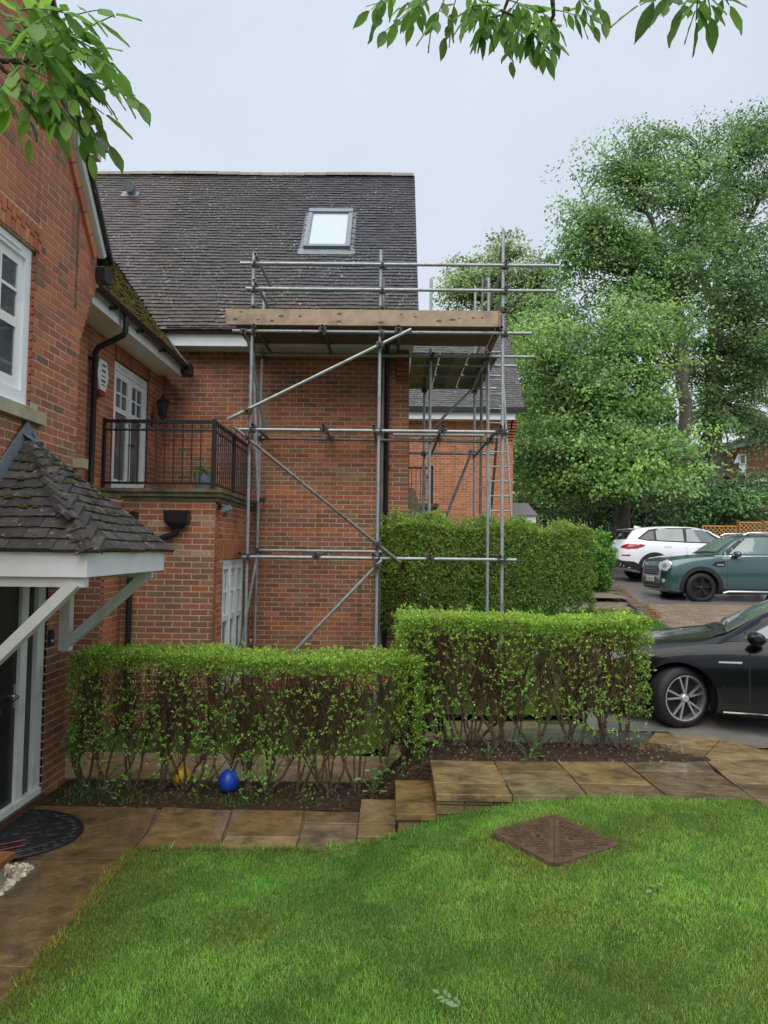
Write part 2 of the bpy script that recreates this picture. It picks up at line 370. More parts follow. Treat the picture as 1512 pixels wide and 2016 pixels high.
    def finish_tiles(s, cap=300):
        def key(t):
            c, N = t[0], t[3]; d = c - CAM
            if d @ _f < .5: return 0
            x, y = proj(c)
            if not (0 < x < 1512 and 0 < y < 2016): return 0
            v = -(d / np.linalg.norm(d)) @ N
            return max(0, v) * t[10] / (d @ d)
        order = sorted(range(len(s.tiles)), key=lambda i: -key(s.tiles[i])); solo = set(order[:cap]); bulk = {}
        for i, (c, U, V, N, w, ln, th, col, part, m, vis, rot) in enumerate(s.tiles):
            P0 = np.array([(-w / 2, 0, th * 1.0), (w / 2, 0, th * 1.0), (w / 2, ln, 0), (-w / 2, ln, 0)]); P = np.vstack([P0 - (0, 0, th), P0 + (0, 0, th * .6)])
            P[0:2, 2] = 0
            ca, sa = math.cos(rot), math.sin(rot); P = P @ np.array([[ca, sa, 0], [-sa, ca, 0], [0, 0, 1]])
            FC = [(4, 5, 6, 7), (0, 1, 5, 4), (1, 2, 6, 5), (3, 0, 4, 7)]
            if i in solo:
                M = Matrix((Vector(U), Vector(V), Vector(N))).transposed().to_4x4(); M.translation = Vector(c)
                put('roof_tile', tile_mesh(w, ln, th, col, m), part, None, M @ Matrix.Rotation(rot, 4, 'Z'))
            else:
                q = bulk.setdefault((part.name, m), (part, MB()))[1]; q.add(c + P[:, :1] * U + P[:, 1:2] * V + P[:, 2:3] * N, FC, col)
        for (pn, m), (part, q) in bulk.items(): q.build('tiling', m, part, kind='stuff')
_bm, _tm = {}, {}
def brick_mesh(ci):
    if ci not in _bm:
        b = MB(); P = [(-.1065, -.02, -.0318), (.1065, -.02, -.0318), (.1065, -.02, .0318), (-.1065, -.02, .0318)]
        P = [np.array(p) for p in P]; e = .0025
        Q = [p * np.array((1, 0, 1)) + np.array((0, -.002, 0)) for p in P]; R = [p * np.array(((.1075 - e) / .1075, 0, (.0325 - e) / .0325)) for p in P]
        b.add(P + Q + R, [(i, (i + 1) % 4, 4 + (i + 1) % 4, 4 + i) for i in range(4)] + [(4 + i, 4 + (i + 1) % 4, 8 + (i + 1) % 4, 8 + i) for i in range(4)] + [(8, 9, 10, 11)], BRICK_COLS[ci])
        _bm[ci] = b.mesh('brick', 'brick')
    return _bm[ci]
def tile_mesh(w, ln, th, col, m):
    k = (round(w, 4), round(ln, 4), round(th, 4), m, tuple(int(q * 60) for q in col))
    if k not in _tm:
        P0 = np.array([(-w / 2, 0, th), (w / 2, 0, th), (w / 2, ln, 0), (-w / 2, ln, 0)]); P = np.vstack([P0 - (0, 0, th), P0 + (0, 0, th * .6)]); P[0:2, 2] = 0
        _tm[k] = MB().add(P, [(4, 5, 6, 7), (0, 1, 5, 4), (1, 2, 6, 5), (3, 0, 4, 7)], col).mesh('roof_tile', m)
    return _tm[k]
def soldier(H, wl, c, U, N, w, h, lean, ci, d=.012):
    """one brick on end in a lintel, as an object of its own"""
    b = MB(); U, N = np.asarray(U, float), np.asarray(N, float); Z = np.array((0, 0, 1.)); A = U * math.cos(lean) + Z * math.sin(lean); B = -U * math.sin(lean) + Z * math.cos(lean)
    b.obox(np.asarray(c, float) + N * (d / 2 - .008), A * w / 2, N * (d / 2 + .008), B * h / 2, np.array(BRICK_COLS[ci]) * random.uniform(.9, 1.1)); return b.build('brick', 'brick', wl)
# ------------------------------------------------------------------ terrain, road, paths
def road_z(y): return np.interp(y, [0, 7.3, 15.5, 21, 30, 60, 160], [.38, .42, 1.14, 1.38, 1.75, 3.2, 6])
def G(x, y): return road_z(y) * sst(-.35, .5, x)
def lawn_z(x, y):
    e = np.interp(x, [-2, -.6, -.23, .07, .37, .9, 1.5, 5], [0, .01, .045, .12, .23, .355, .415, .43])
    n = np.interp(x, [-1.95, -1.85, -.9, .4, 5], [0, .03, .24, .42, .45]); t = sst(5.55, 2.6, y)
    z = e * (1 - t) + n * t; g = np.exp(-(((x - 1.09) / .5) ** 2 + ((y - 4.755) / .5) ** 2) ** 2); z = z * (1 - g) + .415 * g
    return z + .012 * np.sin(x * 3.1 + y * 2.3) * sst(-1.9, -1.2, x) * sst(5.5, 5.1, y)
def sheet(name, xs, ys, zf, m, keep=None, parent=None):
    b = MB(); V = [(x, y, float(zf(x, y))) for y in ys for x in xs]; nx = len(xs); Fc = []
    for j in range(len(ys) - 1):
        for i in range(nx - 1):
            if keep is None or keep((xs[i] + xs[i + 1]) / 2, (ys[j] + ys[j + 1]) / 2): Fc.append((j * nx + i, j * nx + i + 1, (j + 1) * nx + i + 1, (j + 1) * nx + i))
    b.add(V, Fc); return b.build(name, m, parent, True)
def ground_z(x, y):
    z = float(G(x, y)) - .07
    if 5.5 < y < 8.2 and -.6 < x < 1.3: z = -.12
    if y < 5.6: z = float(lawn_z(min(max(x, -1.9), 5), max(y, 0))) - .12 if x > -1.95 else -.1
    return z
gx = [-300, -120, -60, -30, -15, -8, -5, -3.2, -2.5, -2.0, -1.9] + list(np.arange(-1.5, 6.1, .25)) + [7, 9, 12, 16, 22, 30, 45, 70, 120, 300]
gy = [-200, -60, -20, -5, 0, 1, 2, 3, 4, 5, 5.5, 5.7] + list(np.arange(6, 22, .5)) + [24, 27, 30, 35, 40, 50, 60, 90, 160, 300, 700]
struct(sheet('ground', gx, gy, ground_z, 'terrain'))
LAWN = struct(sheet('lawn', list(np.arange(-1.92, 5.01, .105)), list(np.arange(.2, 5.545, .0972)), lawn_z, 'turf'))
# planting bed between the two paths
def bed_z(x, y): return .43 * float(sst(-.30, .42, x)) - .012 + .012 * math.sin(9 * x + 5 * y) * math.sin(7 * y - 3 * x) + .03 * float(sst(6.38, 6.6, y) * sst(7.15, 6.9, y))
struct(sheet('planting_bed', list(np.arange(-3.1, 2.95, .06)), list(np.arange(6.37, 7.14, .055)), bed_z, 'soil', lambda x, y: x < 1.9 or y < 7.1 - (x - 1.9) * .55))
MB().add([(x, 6.372, bed_z(x, 6.372)) for x in np.arange(-.5, .6, .05)] + [(x, 6.38, -.1) for x in np.arange(-.5, .6, .05)], [(i, i + 1, 23 + i, 22 + i) for i in range(21)]).build('bed_bank', 'soil', bpy.data.objects['planting_bed'])
MB().add([(x, 7.11, bed_z(x, 7.11)) for x in np.arange(-.5, .7, .05)] + [(x, 7.10, -.1) for x in np.arange(-.5, .7, .05)], [(i, i + 1, 25 + i, 24 + i) for i in range(23)]).build('bed_bank', 'soil', bpy.data.objects['planting_bed'])
def fill_z(x, y): return float(G(x, y)) - .01
VERGE = struct(sheet('grass_verge', list(np.arange(-3.6, 3.41, .2)), list(np.arange(8.02, 14.5, .2)), fill_z, 'turf', lambda x, y: (y < 9.6 and x < .5) or (x > .2 and x < 2.25 + max(0, y - 10) * .45)))
# road: wet tarmac with a band of block paving
EDGE = [(2.1, 7.75), (2.29, 7.72), (2.70, 7.62), (3.10, 7.42), (3.72, 7.05), (4.6, 6.3), (6.5, 4.6), (9, 2)]
def edge_y(x): return float(np.interp(x, [p[0] for p in EDGE], [p[1] for p in EDGE]))
rx = sorted(list(np.arange(2.1, 7, .2)) + [7.5, 8, 9, 10, 12, 15, 20, 30, 45]); ry = sorted(list(np.arange(2, 26, .25)) + [28, 30])
KERB = [(2.75, 8.2), (3.3, 9.6), (3.75, 11), (4.3, 12.5), (4.85, 13.7), (5.10, 14.5), (5.22, 15.4), (5.35, 16.4), (5.62, 17.8), (5.95, 19.2), (6.2, 20.4), (6.4, 21.6), (6.6, 25), (6.6, 30)]
def kerb_x(y): return float(np.interp(y, [p[1] for p in KERB], [p[0] for p in KERB])) if y > 8.2 else 2.1
ROAD = struct(sheet('road', rx, ry, lambda x, y: float(road_z(y)) + .004, 'asphalt', lambda x, y: y > edge_y(x) - .12 and x > kerb_x(y) - .25))
pv = MB()                                           # block paving in the road, one brick-sized setts course by course
for j in range(26):
    y = 13.0 + j * .105
    for i in range(46):
        x = kerb_x(y) + .15 + i * .21 + (j % 2) * .105
        if x > 12: break
        c = np.array(random.choice([(.21, .15, .10), (.24, .17, .115), (.18, .135, .10), (.22, .165, .12)])) * random.uniform(.85, 1.1)
        z = float(road_z(y)) + .008; pv.obox((x, y, z), (.1, 0, 0), (0, .05, .0045), (0, 0, .006), c)
pv.build('block_paving', 'paver', ROAD, kind='stuff')
# kerb blocks round the bed by the far hedge
kp = np.array(KERB); seg = np.linalg.norm(np.diff(kp, axis=0), axis=1); cs = np.concatenate([[0], np.cumsum(seg)])
KB = struct(one('kerb', 'kerb_brick', None, lambda b: b.tube([(x, y, float(road_z(y)) - .02) for x, y in KERB], .05, 6, (.1, .09, .08))))
for k in range(int((cs[-1] - 4) / .225)):
    t = k * .225 + .1; i = min(np.searchsorted(cs, t) - 1, len(seg) - 1); i = max(i, 0); f_ = (t - cs[i]) / seg[i]; p = kp[i] * (1 - f_) + kp[i + 1] * f_; d = (kp[i + 1] - kp[i]) / seg[i]; n = np.array((-d[1], d[0]))
    z = float(road_z(p[1])) + .035
    if p[1] < 12.5: continue
    MB().obox((p[0], p[1], z), (d[0] * .107, d[1] * .107, 0), (n[0] * .11, n[1] * .11, 0), (0, 0, .05), np.array((.15, .115, .095)) * random.uniform(.75, 1.2), .96).build('kerb_block', 'kerb_brick', KB)
# terrace beside the far hedge: paved strip, leaf litter
struct(sheet('terrace', list(np.arange(3.2, 5.3, .2)), list(np.arange(12.5, 19.1, .2)), lambda x, y: float(road_z(y)) + .045, 'terrace', lambda x, y: x < kerb_x(y) - .1))
tp = struct(sheet('paved_strip', list(np.arange(3.8, 5.9, .2)), list(np.arange(15.6, 19.5, .2)), lambda x, y: float(road_z(15.6)) + .14 + (y - 15.6) * .03, 'terrace', lambda x, y: x < kerb_x(y) - .12))
litter = MB()
for _ in range(700):
    y = random.uniform(13.4, 20.2); x = kerb_x(y) + random.choice((random.gauss(.2, .07), random.gauss(.2, .07), random.uniform(-1.2, -.2)))
    z = float(road_z(y)) + (.02 if x > kerb_x(y) else .06); a = random.uniform(0, 6.3); s_ = random.uniform(.025, .05)
    litter.add([(x + s_ * math.cos(a + q), y + s_ * math.sin(a + q), z + random.uniform(0, .012)) for q in (0, 1.3, 3.1, 4.6)], [(0, 1, 2, 3)], random.choice([(.42, .23, .05), (.36, .18, .05), (.30, .15, .06), (.46, .30, .10)]))
tag(litter.build('fallen_leaves', 'leaf', None, kind='stuff'), 'orange brown fallen leaves swept along the kerb', 'leaves')

# ---- flagstone paths
SLAB_COLS = [(.20, .125, .05), (.235, .155, .07), (.165, .11, .055), (.25, .175, .085), (.20, .15, .085)]
def slab(poly, z, parent, th=.05, col=None, name='paving_slab', gap=.0085, ztop=None):
    P = np.array(poly, float); c = P.mean(0); k = len(P); col = np.array(col if col is not None else random.choice(SLAB_COLS)) * random.uniform(.88, 1.1)
    def shrink(d): return np.array([p + (c - p) / np.linalg.norm(c - p) * d for p in P])
    A, B = shrink(gap), shrink(gap + .003); tx, ty = random.uniform(-.004, .004), random.uniform(-.004, .004)
    def Z(q, dz): return [(x, y, z + dz + tx * (x - c[0]) + ty * (y - c[1])) for x, y in q]
    V = Z(A, -th) + Z(A, -.0015) + Z(B, 0)
    Fc = [(i, (i + 1) % k, k + (i + 1) % k, k + i) for i in range(k)] + [(k + i, k + (i + 1) % k, 2 * k + (i + 1) % k, 2 * k + i) for i in range(k)] + [tuple(range(2 * k, 3 * k))]
    return MB().add(V, Fc, col).build(name, 'slab', parent)
def rect(x0, x1, y0, y1, j=.0): return [(x0 + random.uniform(-j, j), y0), (x1 + random.uniform(-j, j), y0), (x1 + random.uniform(-j, j), y1), (x0 + random.uniform(-j, j), y1)]
YF, YB = 5.54, 6.39
PATH = struct(boxpart('path', 'slab_side', None, -3.12, 1.0, -.12, -2.52 + .62, YB, -.018))
MB().box(-1.9, YF + .02, -.12, -.24, YB - .01, -.02).build('mortar_bed', 'slab_side', PATH)
slab([(-3.1, 5.32), (-1.93, 5.32), (-1.93, 5.85), (-2.02, 6.37), (-3.1, 6.37)], .0, PATH, col=(.155, .10, .045))
slab([(-1.93, YF), (-1.29, YF), (-1.36, YB - .05), (-1.99, YB), (-1.93, 5.87)], .0, PATH)
slab(rect(-1.29, -.70, YF, 5.77), .003, PATH); slab([(-1.29, 5.77), (-.70, 5.77), (-.73, YB - .04), (-1.36, YB - .04)], .0, PATH)
slab(rect(-.70, -.24, YF, 6.06), -.002, PATH); slab([(-.70, 6.06), (-.24, 6.06), (-.24, YB - .06), (-.73, YB - .05)], .002, PATH)
for a, b_ in ((4.76, 5.32), (4.18, 4.76), (3.98, 4.18), (3.4, 3.98), (2.8, 3.4), (2.2, 2.8), (1.6, 2.2)): slab(rect(-2.52, -1.92, a, b_, .006), random.uniform(-.004, .003), PATH, col=(.165, .105, .045))
# steps with brick risers, then the upper path
STEPS = struct(boxpart('steps', 'slab_side', None, -.21, YF + .03, -.1, .34, YB - .02, .055))
MB().box(.10, YF + .03, -.1, 3.4, YB - .02, .225).build('riser_base', 'slab_side', STEPS)
def tread(x0, x1, y0, y1, z): slab(rect(x0, x1, y0, y1), z, STEPS, .045)
tread(-.235, .07, YF, 5.80, .105); tread(-.235, .07, 5.80, 6.36, .105)
tread(.06, .375, YF, YB - .03, .275)
for x0, x1, z0, z1, y in ((-.22, .06, -.05, .06, YF + .02), (.08, .36, .06, .228, YF + .02), (.37, 1.6, .12, .378, YF + .02)):
    z = z0
    while z < z1 - .03:
        x = x0
        while x < x1 - .02:
            w = min(.215, x1 - x); MB().box(x + .004, y, z + .005, x + w - .004, y + .03, min(z + .07, z1), np.array(random.choice(((.13, .10, .05), (.16, .12, .05), (.09, .07, .045), (.19, .145, .06)))) * random.uniform(.8, 1.1)).build('brick', 'brick', STEPS); x += .22
        z += .075
MB().box(.08, YF + .03, .1, .10, YB - .03, .23).build('riser', 'slab_side', STEPS); MB().box(.37, YF + .03, .2, .39, YB - .03, .38).build('riser', 'slab_side', STEPS)
ZL = .43
UP = struct(MB().box(.38, YF + .035, .2, 3.0, YB + .02, .405).build('upper_path', 'slab_side'))
def pz(*px): return [tuple(atz(x, y, ZL)[:2]) for x, y in px]
def upslab(poly, **k): return slab(poly, ZL, UP, .05, **k)
J = [.365, .955, 1.53, 2.145, 2.80, 3.4]
upslab([(J[0], YF), (J[1], YF), (J[1] - .01, 5.81), (J[0], 5.81)]); upslab([(J[0], 5.81), (J[1], 5.81), (J[1] - .02, YB + .03), (J[0], YB + .03)])
upslab([(J[1], YF), (J[2], YF), (J[2] - .01, 6.14), (J[1] - .02, 6.14)]); upslab([(J[1] - .02, 6.14), (J[2] - .01, 6.14), (J[2] - .03, YB + .04), (J[1] - .02, YB + .04)])
upslab([(J[2], YF), (J[3], YF), (J[3] - .02, 5.83), (J[2], 5.85)]); upslab([(J[2], 5.85), (J[3] - .02, 5.83), (J[3] - .05, YB + .08), (J[2] - .03, YB + .05)])
upslab([(J[3], YF), (J[4], YF), (J[4], 6.2), (J[3] - .03, 6.2)]); upslab([(J[3] - .03, 6.2), (J[4], 6.2), (2.86, YB + .12), (J[3] - .05, YB + .08)])
MB().box(2.78, 4.0, .2, 6.6, 6.55, .405).build('mortar_bed', 'slab_side', UP)
upslab([(J[4], YF), (3.5, YF - .05), (3.5, 5.9), (J[4], 5.9)]); upslab([(J[4], 5.9), (3.5, 5.9), (3.55, 6.62), (2.86, 6.55)])
upslab([(3.5, YF - .05), (4.3, YF - .2), (4.3, 6.2), (3.5, 6.25)]); upslab([(3.5, 6.25), (4.3, 6.2), (4.2, 6.5), (3.55, 6.95)])
upslab([(J[4], 4.9), (3.5, 4.85), (3.5, YF - .05), (J[4], YF)]); upslab([(3.5, 4.8), (4.4, 4.7), (4.3, YF - .2), (3.5, YF - .05)])
# the ring of slabs that curves round the tip of the bed to the back path
a0, a1, a2 = pz((1382, 1495), (1398, 1477), (1420, 1455)); b0, b1, b2 = pz((1248, 1475), (1275, 1460), (1291, 1438)); c0, c2 = pz((1130, 1462), (1196, 1428)); d0, d2 = pz((990, 1462), (1010, 1424))
MB().prism([a0, a2, b2, c2, d2, d0, c0, b0], .25, .405, lambda u, v, w: (u, v, w)).build('mortar_bed', 'slab_side', UP)
upslab([b0, a0, a1, b1]); upslab([b1, a1, a2, b2], col=(.31, .225, .10)); upslab([c0, b0, b2, c2], col=(.17, .165, .14)); upslab([d0, c0, c2, d2], col=(.2, .185, .15))
upslab([a0, (2.86, YB + .14), (3.55, 6.62), (3.55, 7.08), a2], col=(.29, .21, .10))
# back path behind the hedge
BP = struct(boxpart('back_path', 'slab_side', None, -3.7, 7.12, -.12, .0, 8.03, -.02))
x = -3.7
while x < -.1:
    w = random.choice((.6, .6, .9, .45)); x1 = min(x + w, -.02); m_ = random.choice((7.55, 7.7, 7.4)); slab(rect(x, x1, 7.13, m_), 0, BP, col=(.25, .19, .10)); slab(rect(x, x1, m_, 8.02), 0, BP, col=(.27, .2, .11)); x = x1
MB().box(-.02, 7.13, -.1, .3, 8.02, .08).build('riser', 'slab_side', BP); slab(rect(-.03, .3, 7.12, 8.02), .13, BP, col=(.24, .19, .12))
MB().box(.28, 7.13, -.1, .62, 8.02, .23).build('riser', 'slab_side', BP); slab(rect(.28, .62, 7.12, 8.02), .28, BP, col=(.24, .19, .12))
MB().box(.6, 7.13, -.1, 1.5, 8.0, .40).build('riser', 'slab_side', BP)
for x0, x1 in ((.6, 1.05), (1.05, 1.62)): slab(rect(x0, x1, 7.12, 7.9), .43, BP, col=(.3, .19, .12))
# ------------------------------------------------------------------ near house on the left (gable end with porch)
XW = -3.12
NH = House('near_house', 'red brick gable house at the left edge with tiled porch over a black door', (XW, 5, 0))
def near_lim(z):
    if z < 4.35: return 2, 6.96
    if z < 5.05: return 2, 6.97 + (z - 4.35) / .68 * .33
    return 2, min(7.29, 7.28 - (z - 5.32) / 1.2)
WIN = (4.5, 6.04, 3.46, 4.85); DOOR = (5.0, 6.49, .07, 2.12)
def near_pal(r, z, u, band):
    if z < 3.4: return r.choice((5, 6, 7, 8, 0, 1, 10, 9, 2))
    return r.choice((0, 1, 2, 2, 3, 3, 5, 7, 4)) if r.random() < .9 else r.choice((10, 11, 6))
nw = NH.wall((XW, 0, 0), (0, 1, 0), (1, 0, 0), 2, 7.3, .0, 9.0, [WIN, DOOR], [(4.5, 6.12, 4.85, 5.075)], near_lim, near_pal, phase=.035, vis=1.0, rects=[(2, 6.955, 0, 4.36)])
# upper gable backing
gb = MB(); gb.prism([(2, 4.85), (6.96, 4.85), (6.96, 4.36), (7.28, 5.04), (7.28, 5.32), (4.2, 9.0), (2, 9.0)], XW - .2, XW - .001, lambda u, v, w: (w, u, v)); gb.prism([(6.04, 4.36), (6.96, 4.36), (6.96, 4.86), (6.04, 4.86)], XW - .2, XW - .0015, lambda u, v, w: (w, u, v))
gb.prism([(2, 4.36), (4.5, 4.36), (4.5, 4.86), (2, 4.86)], XW - .2, XW - .0015, lambda u, v, w: (w, u, v)); gb.build('gable_wall', 'mortar', NH.e)
MB().box(XW - .3, 6.955, 0, XW - .001, 6.96, 4.4).build('wall_return', 'mortar', NH.e)
for i in range(22):                                                       # fanned flat arch over the window
    t = i / 21; y = 4.55 + t * 1.53; lean = -(t - .5) * .55 * 1.0
    for zc, h in ((4.90, .088), (5.015, .115)) if i % 2 else ((4.925, .135), (5.04, .07)): soldier(NH, nw, (XW, y + (zc - 4.9) * -math.sin(lean) * 1.0, zc), (0, 1, 0), (1, 0, 0), .062, h, lean, random.choice((0, 2, 3, 15)))
MB().tube([(XW + .004, 6.82, 4.62), (XW + .004, 6.82, 5.75)], .012, 6).build('movement_joint', 'slab_side', NH.e)
# raking brick-on-edge course, bargeboard and roof edge
sl_ = np.array((0, -1, 1.2)); sl_ /= np.linalg.norm(sl_); nrm = np.array((0, 1.2, 1)); nrm /= np.linalg.norm(nrm)
for k in range(16):
    c = np.array((XW, 7.24, 5.30)) + sl_ * (.12 + k * .225) - nrm * .035
    if k < 13: MB().obox(c + (.012, 0, 0), (.022, 0, 0), nrm * .05, sl_ * .107, np.array(BRICK_COLS[random.choice((0, 2, 3))])).build('verge_brick', 'brick', NH.e)
A_ = np.array((XW + .03, 7.30, 5.30)); B_ = A_ + sl_ * 3.6
MB().beam(A_ + nrm * .035, B_ + nrm * .035, .06, .02, nrm).build('soffit_board', 'white_timber', NH.e)
MB().beam(A_ + (.03, 0, 0) + nrm * .065, B_ + (.03, 0, 0) + nrm * .065, .018, .075, nrm).build('bargeboard', 'white_timber', NH.e)
MB().beam(A_ + (-.44, 0, 0) + nrm * .118 - sl_ * .1, B_ + (-.44, 0, 0) + nrm * .118, 1.06, .03, nrm, (.05, .047, .05)).build('roof', 'roof_tile', NH.e)
MB().beam(A_ + (.05, 0, 0) + nrm * .115 - sl_ * .1, B_ + (.05, 0, 0) + nrm * .115, .03, .03, nrm).build('verge_clip', 'black_plastic', NH.e)
MB().box(XW - .06, 7.26, 5.07, XW + .10, 7.45, 5.20).build('gutter_end', 'black_plastic', NH.e)
MB().box(XW - .25, 7.0, 5.03, XW - .02, 7.4, 5.06).build('eaves_board', 'white_timber', NH.e)
# eaves of the rear wing showing above the verge
p = at(170, 312, 10.2); q = at(200, 318, 10.2)
MB().box(p[0] - .9, 10.1, p[2], q[0] - .05, 10.3, p[2] + .17).build('rear_fascia', 'white_timber', NH.e); MB().box(p[0] - .9, 10.0, p[2] + .10, q[0] + .05, 10.12, p[2] + .22).build('rear_gutter', 'black_plastic', NH.e)
MB().box(p[0] - 1.4, 10.1, p[2] + .17, q[0] + .03, 10.35, p[2] + .28, (.05, .047, .05)).build('rear_roof', 'roof_tile', NH.e)
# upper window: white sashes, glazing bars, stone sill
def sash_bar(b, y0, y1, z0, z1, x0=XW - .10, x1=XW - .03): b.box(x0, y0, z0, x1, y1, z1)
wf = MB()
for a in ((5.94, 6.03, 3.47, 4.84), (4.5, 5.94, 4.74, 4.84), (4.5, 5.94, 3.47, 3.60)): sash_bar(wf, *a)
WF = wf.build('window', 'white_paint', NH.e)
wf = MB()
for a in ((5.86, 5.94, 3.60, 4.74), (4.5, 5.86, 4.66, 4.74), (4.5, 5.86, 3.60, 3.70), (4.5, 5.86, 4.12, 4.20)): sash_bar(wf, *a, XW - .085, XW - .055)
wf.build('sash', 'white_paint', WF)
for y in (5.60, 5.28, 4.96): MB().box(XW - .08, y - .013, 4.20, XW - .05, y + .013, 4.66).build('glazing_bar', 'white_paint', WF)
MB().box(XW - .079, 4.5, 4.417, XW - .051, 5.86, 4.443).build('glazing_bar', 'white_paint', WF)
for i, (y0, y1) in enumerate(((5.613, 5.86), (5.293, 5.587), (4.973, 5.267))):
    for z0, z1 in ((4.20, 4.417), (4.443, 4.66)): MB().box(XW - .072, y0, z0, XW - .068, y1, z1).build('pane', 'pane', WF)
MB().box(XW - .072, 4.5, 3.70, XW - .068, 5.86, 4.12).build('pane', 'pane', WF)
MB().box(XW - .045, 5.0, 4.775, XW - .018, 5.85, 4.80).build('trickle_vent', 'white_paint', WF); MB().box(XW - .05, 4.5, 3.43, XW + .02, 6.02, 3.475).build('window_board', 'white_paint', WF)
for k in range(18): MB().box(XW - .1, 6.031, 3.466 + k * .075, XW - .001, 6.0395, 3.466 + k * .075 + .063, np.array(BRICK_COLS[random.choice((0, 4, 5, 1))])).build('brick', 'brick', nw)
boxpart('sill', 'stone', NH.e, XW - .1, 4.4, 3.345, XW + .065, 6.21, 3.455); boxpart('stone_block', 'stone', NH.e, XW - .05, 6.90, 3.055, XW + .10, 7.02, 3.15); boxpart('sill_end', 'stone', NH.e, XW - .02, 6.04, 3.456, XW + .012, 6.15, 3.52)
MB().box(XW - .6, 4.4, 3.3, XW - .35, 6.3, 5.0).build('room_dark', 'unlit_dark', NH.e)  # dark box added behind the panes, coloured as the unlit room
# front door, frame, side light
FR = MB().box(XW - .10, 6.36, .09, XW - .02, 6.485, 2.12).box(XW - .10, 6.08, .09, XW - .02, 6.19, 2.12).box(XW - .10, 5.0, 2.04, XW - .02, 6.36, 2.12).box(XW - .10, 5.0, .07, XW + .0, 6.485, .125).build('door_frame', 'white_timber', NH.e)
MB().box(XW - .07, 6.19, .125, XW - .06, 6.36, 2.04).build('side_light', 'dark_glass', FR)
DR = MB().box(XW - .085, 5.15, .125, XW - .05, 6.08, 2.04).box(XW - .055, 5.3, .3, XW - .044, 5.95, .75).box(XW - .055, 5.3, 1.2, XW - .044, 5.95, 1.85).build('door', 'black_plastic', NH.e)
MB().tube([(XW - .05, 6.04, 1.02), (XW - .005, 6.04, 1.02), (XW - .0, 6.03, 1.02), (XW - .0, 5.94, 1.0)], .011, 8).box(XW - .05, 6.015, .92, XW - .042, 6.055, 1.12).build('door_handle', 'chrome', DR)
MB().box(XW - .046, 5.6, .90, XW - .034, 5.85, .965).build('letter_plate', 'chrome', DR); MB().box(XW - .12, 5.0, .0, XW + .03, 6.5, .07).build('threshold', 'kerb_brick', NH.e).data.color_attributes[0].data.foreach_set('color', [.09, .045, .03, 1] * 8)
MB().box(XW - .002, 6.505, 1.37, XW + .03, 6.575, 1.52).build('doorbell', 'black_plastic', NH.e); MB().lathe([(.0, XW + .0325), (.016, XW + .0325), (.018, XW + .03)], (0, 6.54, 1.42), 'x', 16).build('bell_button', 'chrome', NH.e)
# porch canopy
PX0, PX1, PY0, PY1 = XW, -2.21, 5.17, 6.93
AP = np.array((XW + .02, 5.98, 3.20)); E0 = np.array((PX1 - .03 + .06, PY0 - .02, 2.262)); E1 = np.array((PX1 + .03, PY1 + .02, 2.262)); EB = np.array((XW, PY0 - .02, 2.262)); EC = np.array((XW, PY1 + .02, 2.262))
PR = MB().add([AP, E0, E1, EB, EC], [(0, 1, 2), (0, 3, 1), (0, 2, 4)]).build('porch_roof', 'slab_side', NH.e)
pcol = lambda u, v: tuple(np.array(random.choice(((.06, .055, .052), (.072, .065, .058), (.05, .047, .047), (.085, .075, .063)))) * random.uniform(.85, 1.15))
def tri_face(A, B, T, gauge=.108, width=.17, cut=.0):
    U = (B - A) / np.linalg.norm(B - A); N = np.cross(B - A, T - A); N /= np.linalg.norm(N)
    if N @ (A - np.array((XW - 1, 6, 1))) < 0: N = -N
    V = np.cross(N, U); V = V if V[2] > 0 else -V; tu, tv = (T - A) @ U, (T - A) @ V; bu = np.linalg.norm(B - A)
    NH.roof(PR, A, U, V, N, 0, bu, -.03, tv, gauge, width, lambda u, v: (v / tv) * tu - .05 <= u <= bu - (v / tv) * (bu - tu) + .05, pcol, 'porch_tile', .012, .022, 2.0, 1.2)
    return U, V, N
tri_face(E0, E1, AP); tri_face(EB, E0, AP)
ms = MB()                                                                  # bonnet hip tiles that lift each course over the corner
d = AP - E0; ln = np.linalg.norm(d); d /= ln; n1 = np.array((1.0, 0, 1.0)); n1 /= np.linalg.norm(n1); n2 = np.array((0, -1.1, 1.0)); n2 /= np.linalg.norm(n2); up = n1 + n2; up /= np.linalg.norm(up); sd = np.cross(d, up)
for k in range(12):
    c0 = E0 + d * (.0 + k * .122) + up * .012; V = []
    for e, (lift, wd) in enumerate(((.036, .10), (.010, .07))):
        for j in range(7):
            a = (j - 3) / 3; V.append(c0 + d * (e * .17 - .035 * (1 - a * a) * (1 - e)) + sd * a * wd + up * (lift - abs(a) ** 1.5 * (lift + .075 * wd / .15) + .01))
    V = np.array(V); Wv = V - up * .018
    MB().add(np.vstack([V, Wv]), [(j, j + 1, 8 + j, 7 + j) for j in range(6)] + [(j, j + 1, 15 + j, 14 + j) for j in range(6)], pcol(0, 0)).build('hip_tile', 'porch_tile', PR)
for _ in range(80):                                                       # moss cushions along the lower edges
    t = random.random() ** .7; k = random.randint(1, 10); v = k * .108 / 1.3
    if random.random() < .55: a = E0 + (E1 - E0) * (v + (1 - v) * random.random() * .95); a = a * (1 - v) + AP * v if False else E0 + (E1 - E0) * random.uniform(.05, .95); p = a * (1 - v) + AP * v; nn = n1
    else: a = EB + (E0 - EB) * random.uniform(.05, .98); p = a * (1 - v) + AP * v; nn = n2
    r = random.uniform(.008, .022); ms.obox(p + nn * .03, (r * 1.6, 0, 0), (0, r * 1.6, 0), (0, 0, r * .7), taper=.45)
ms.build('moss', 'moss', PR, kind='stuff')
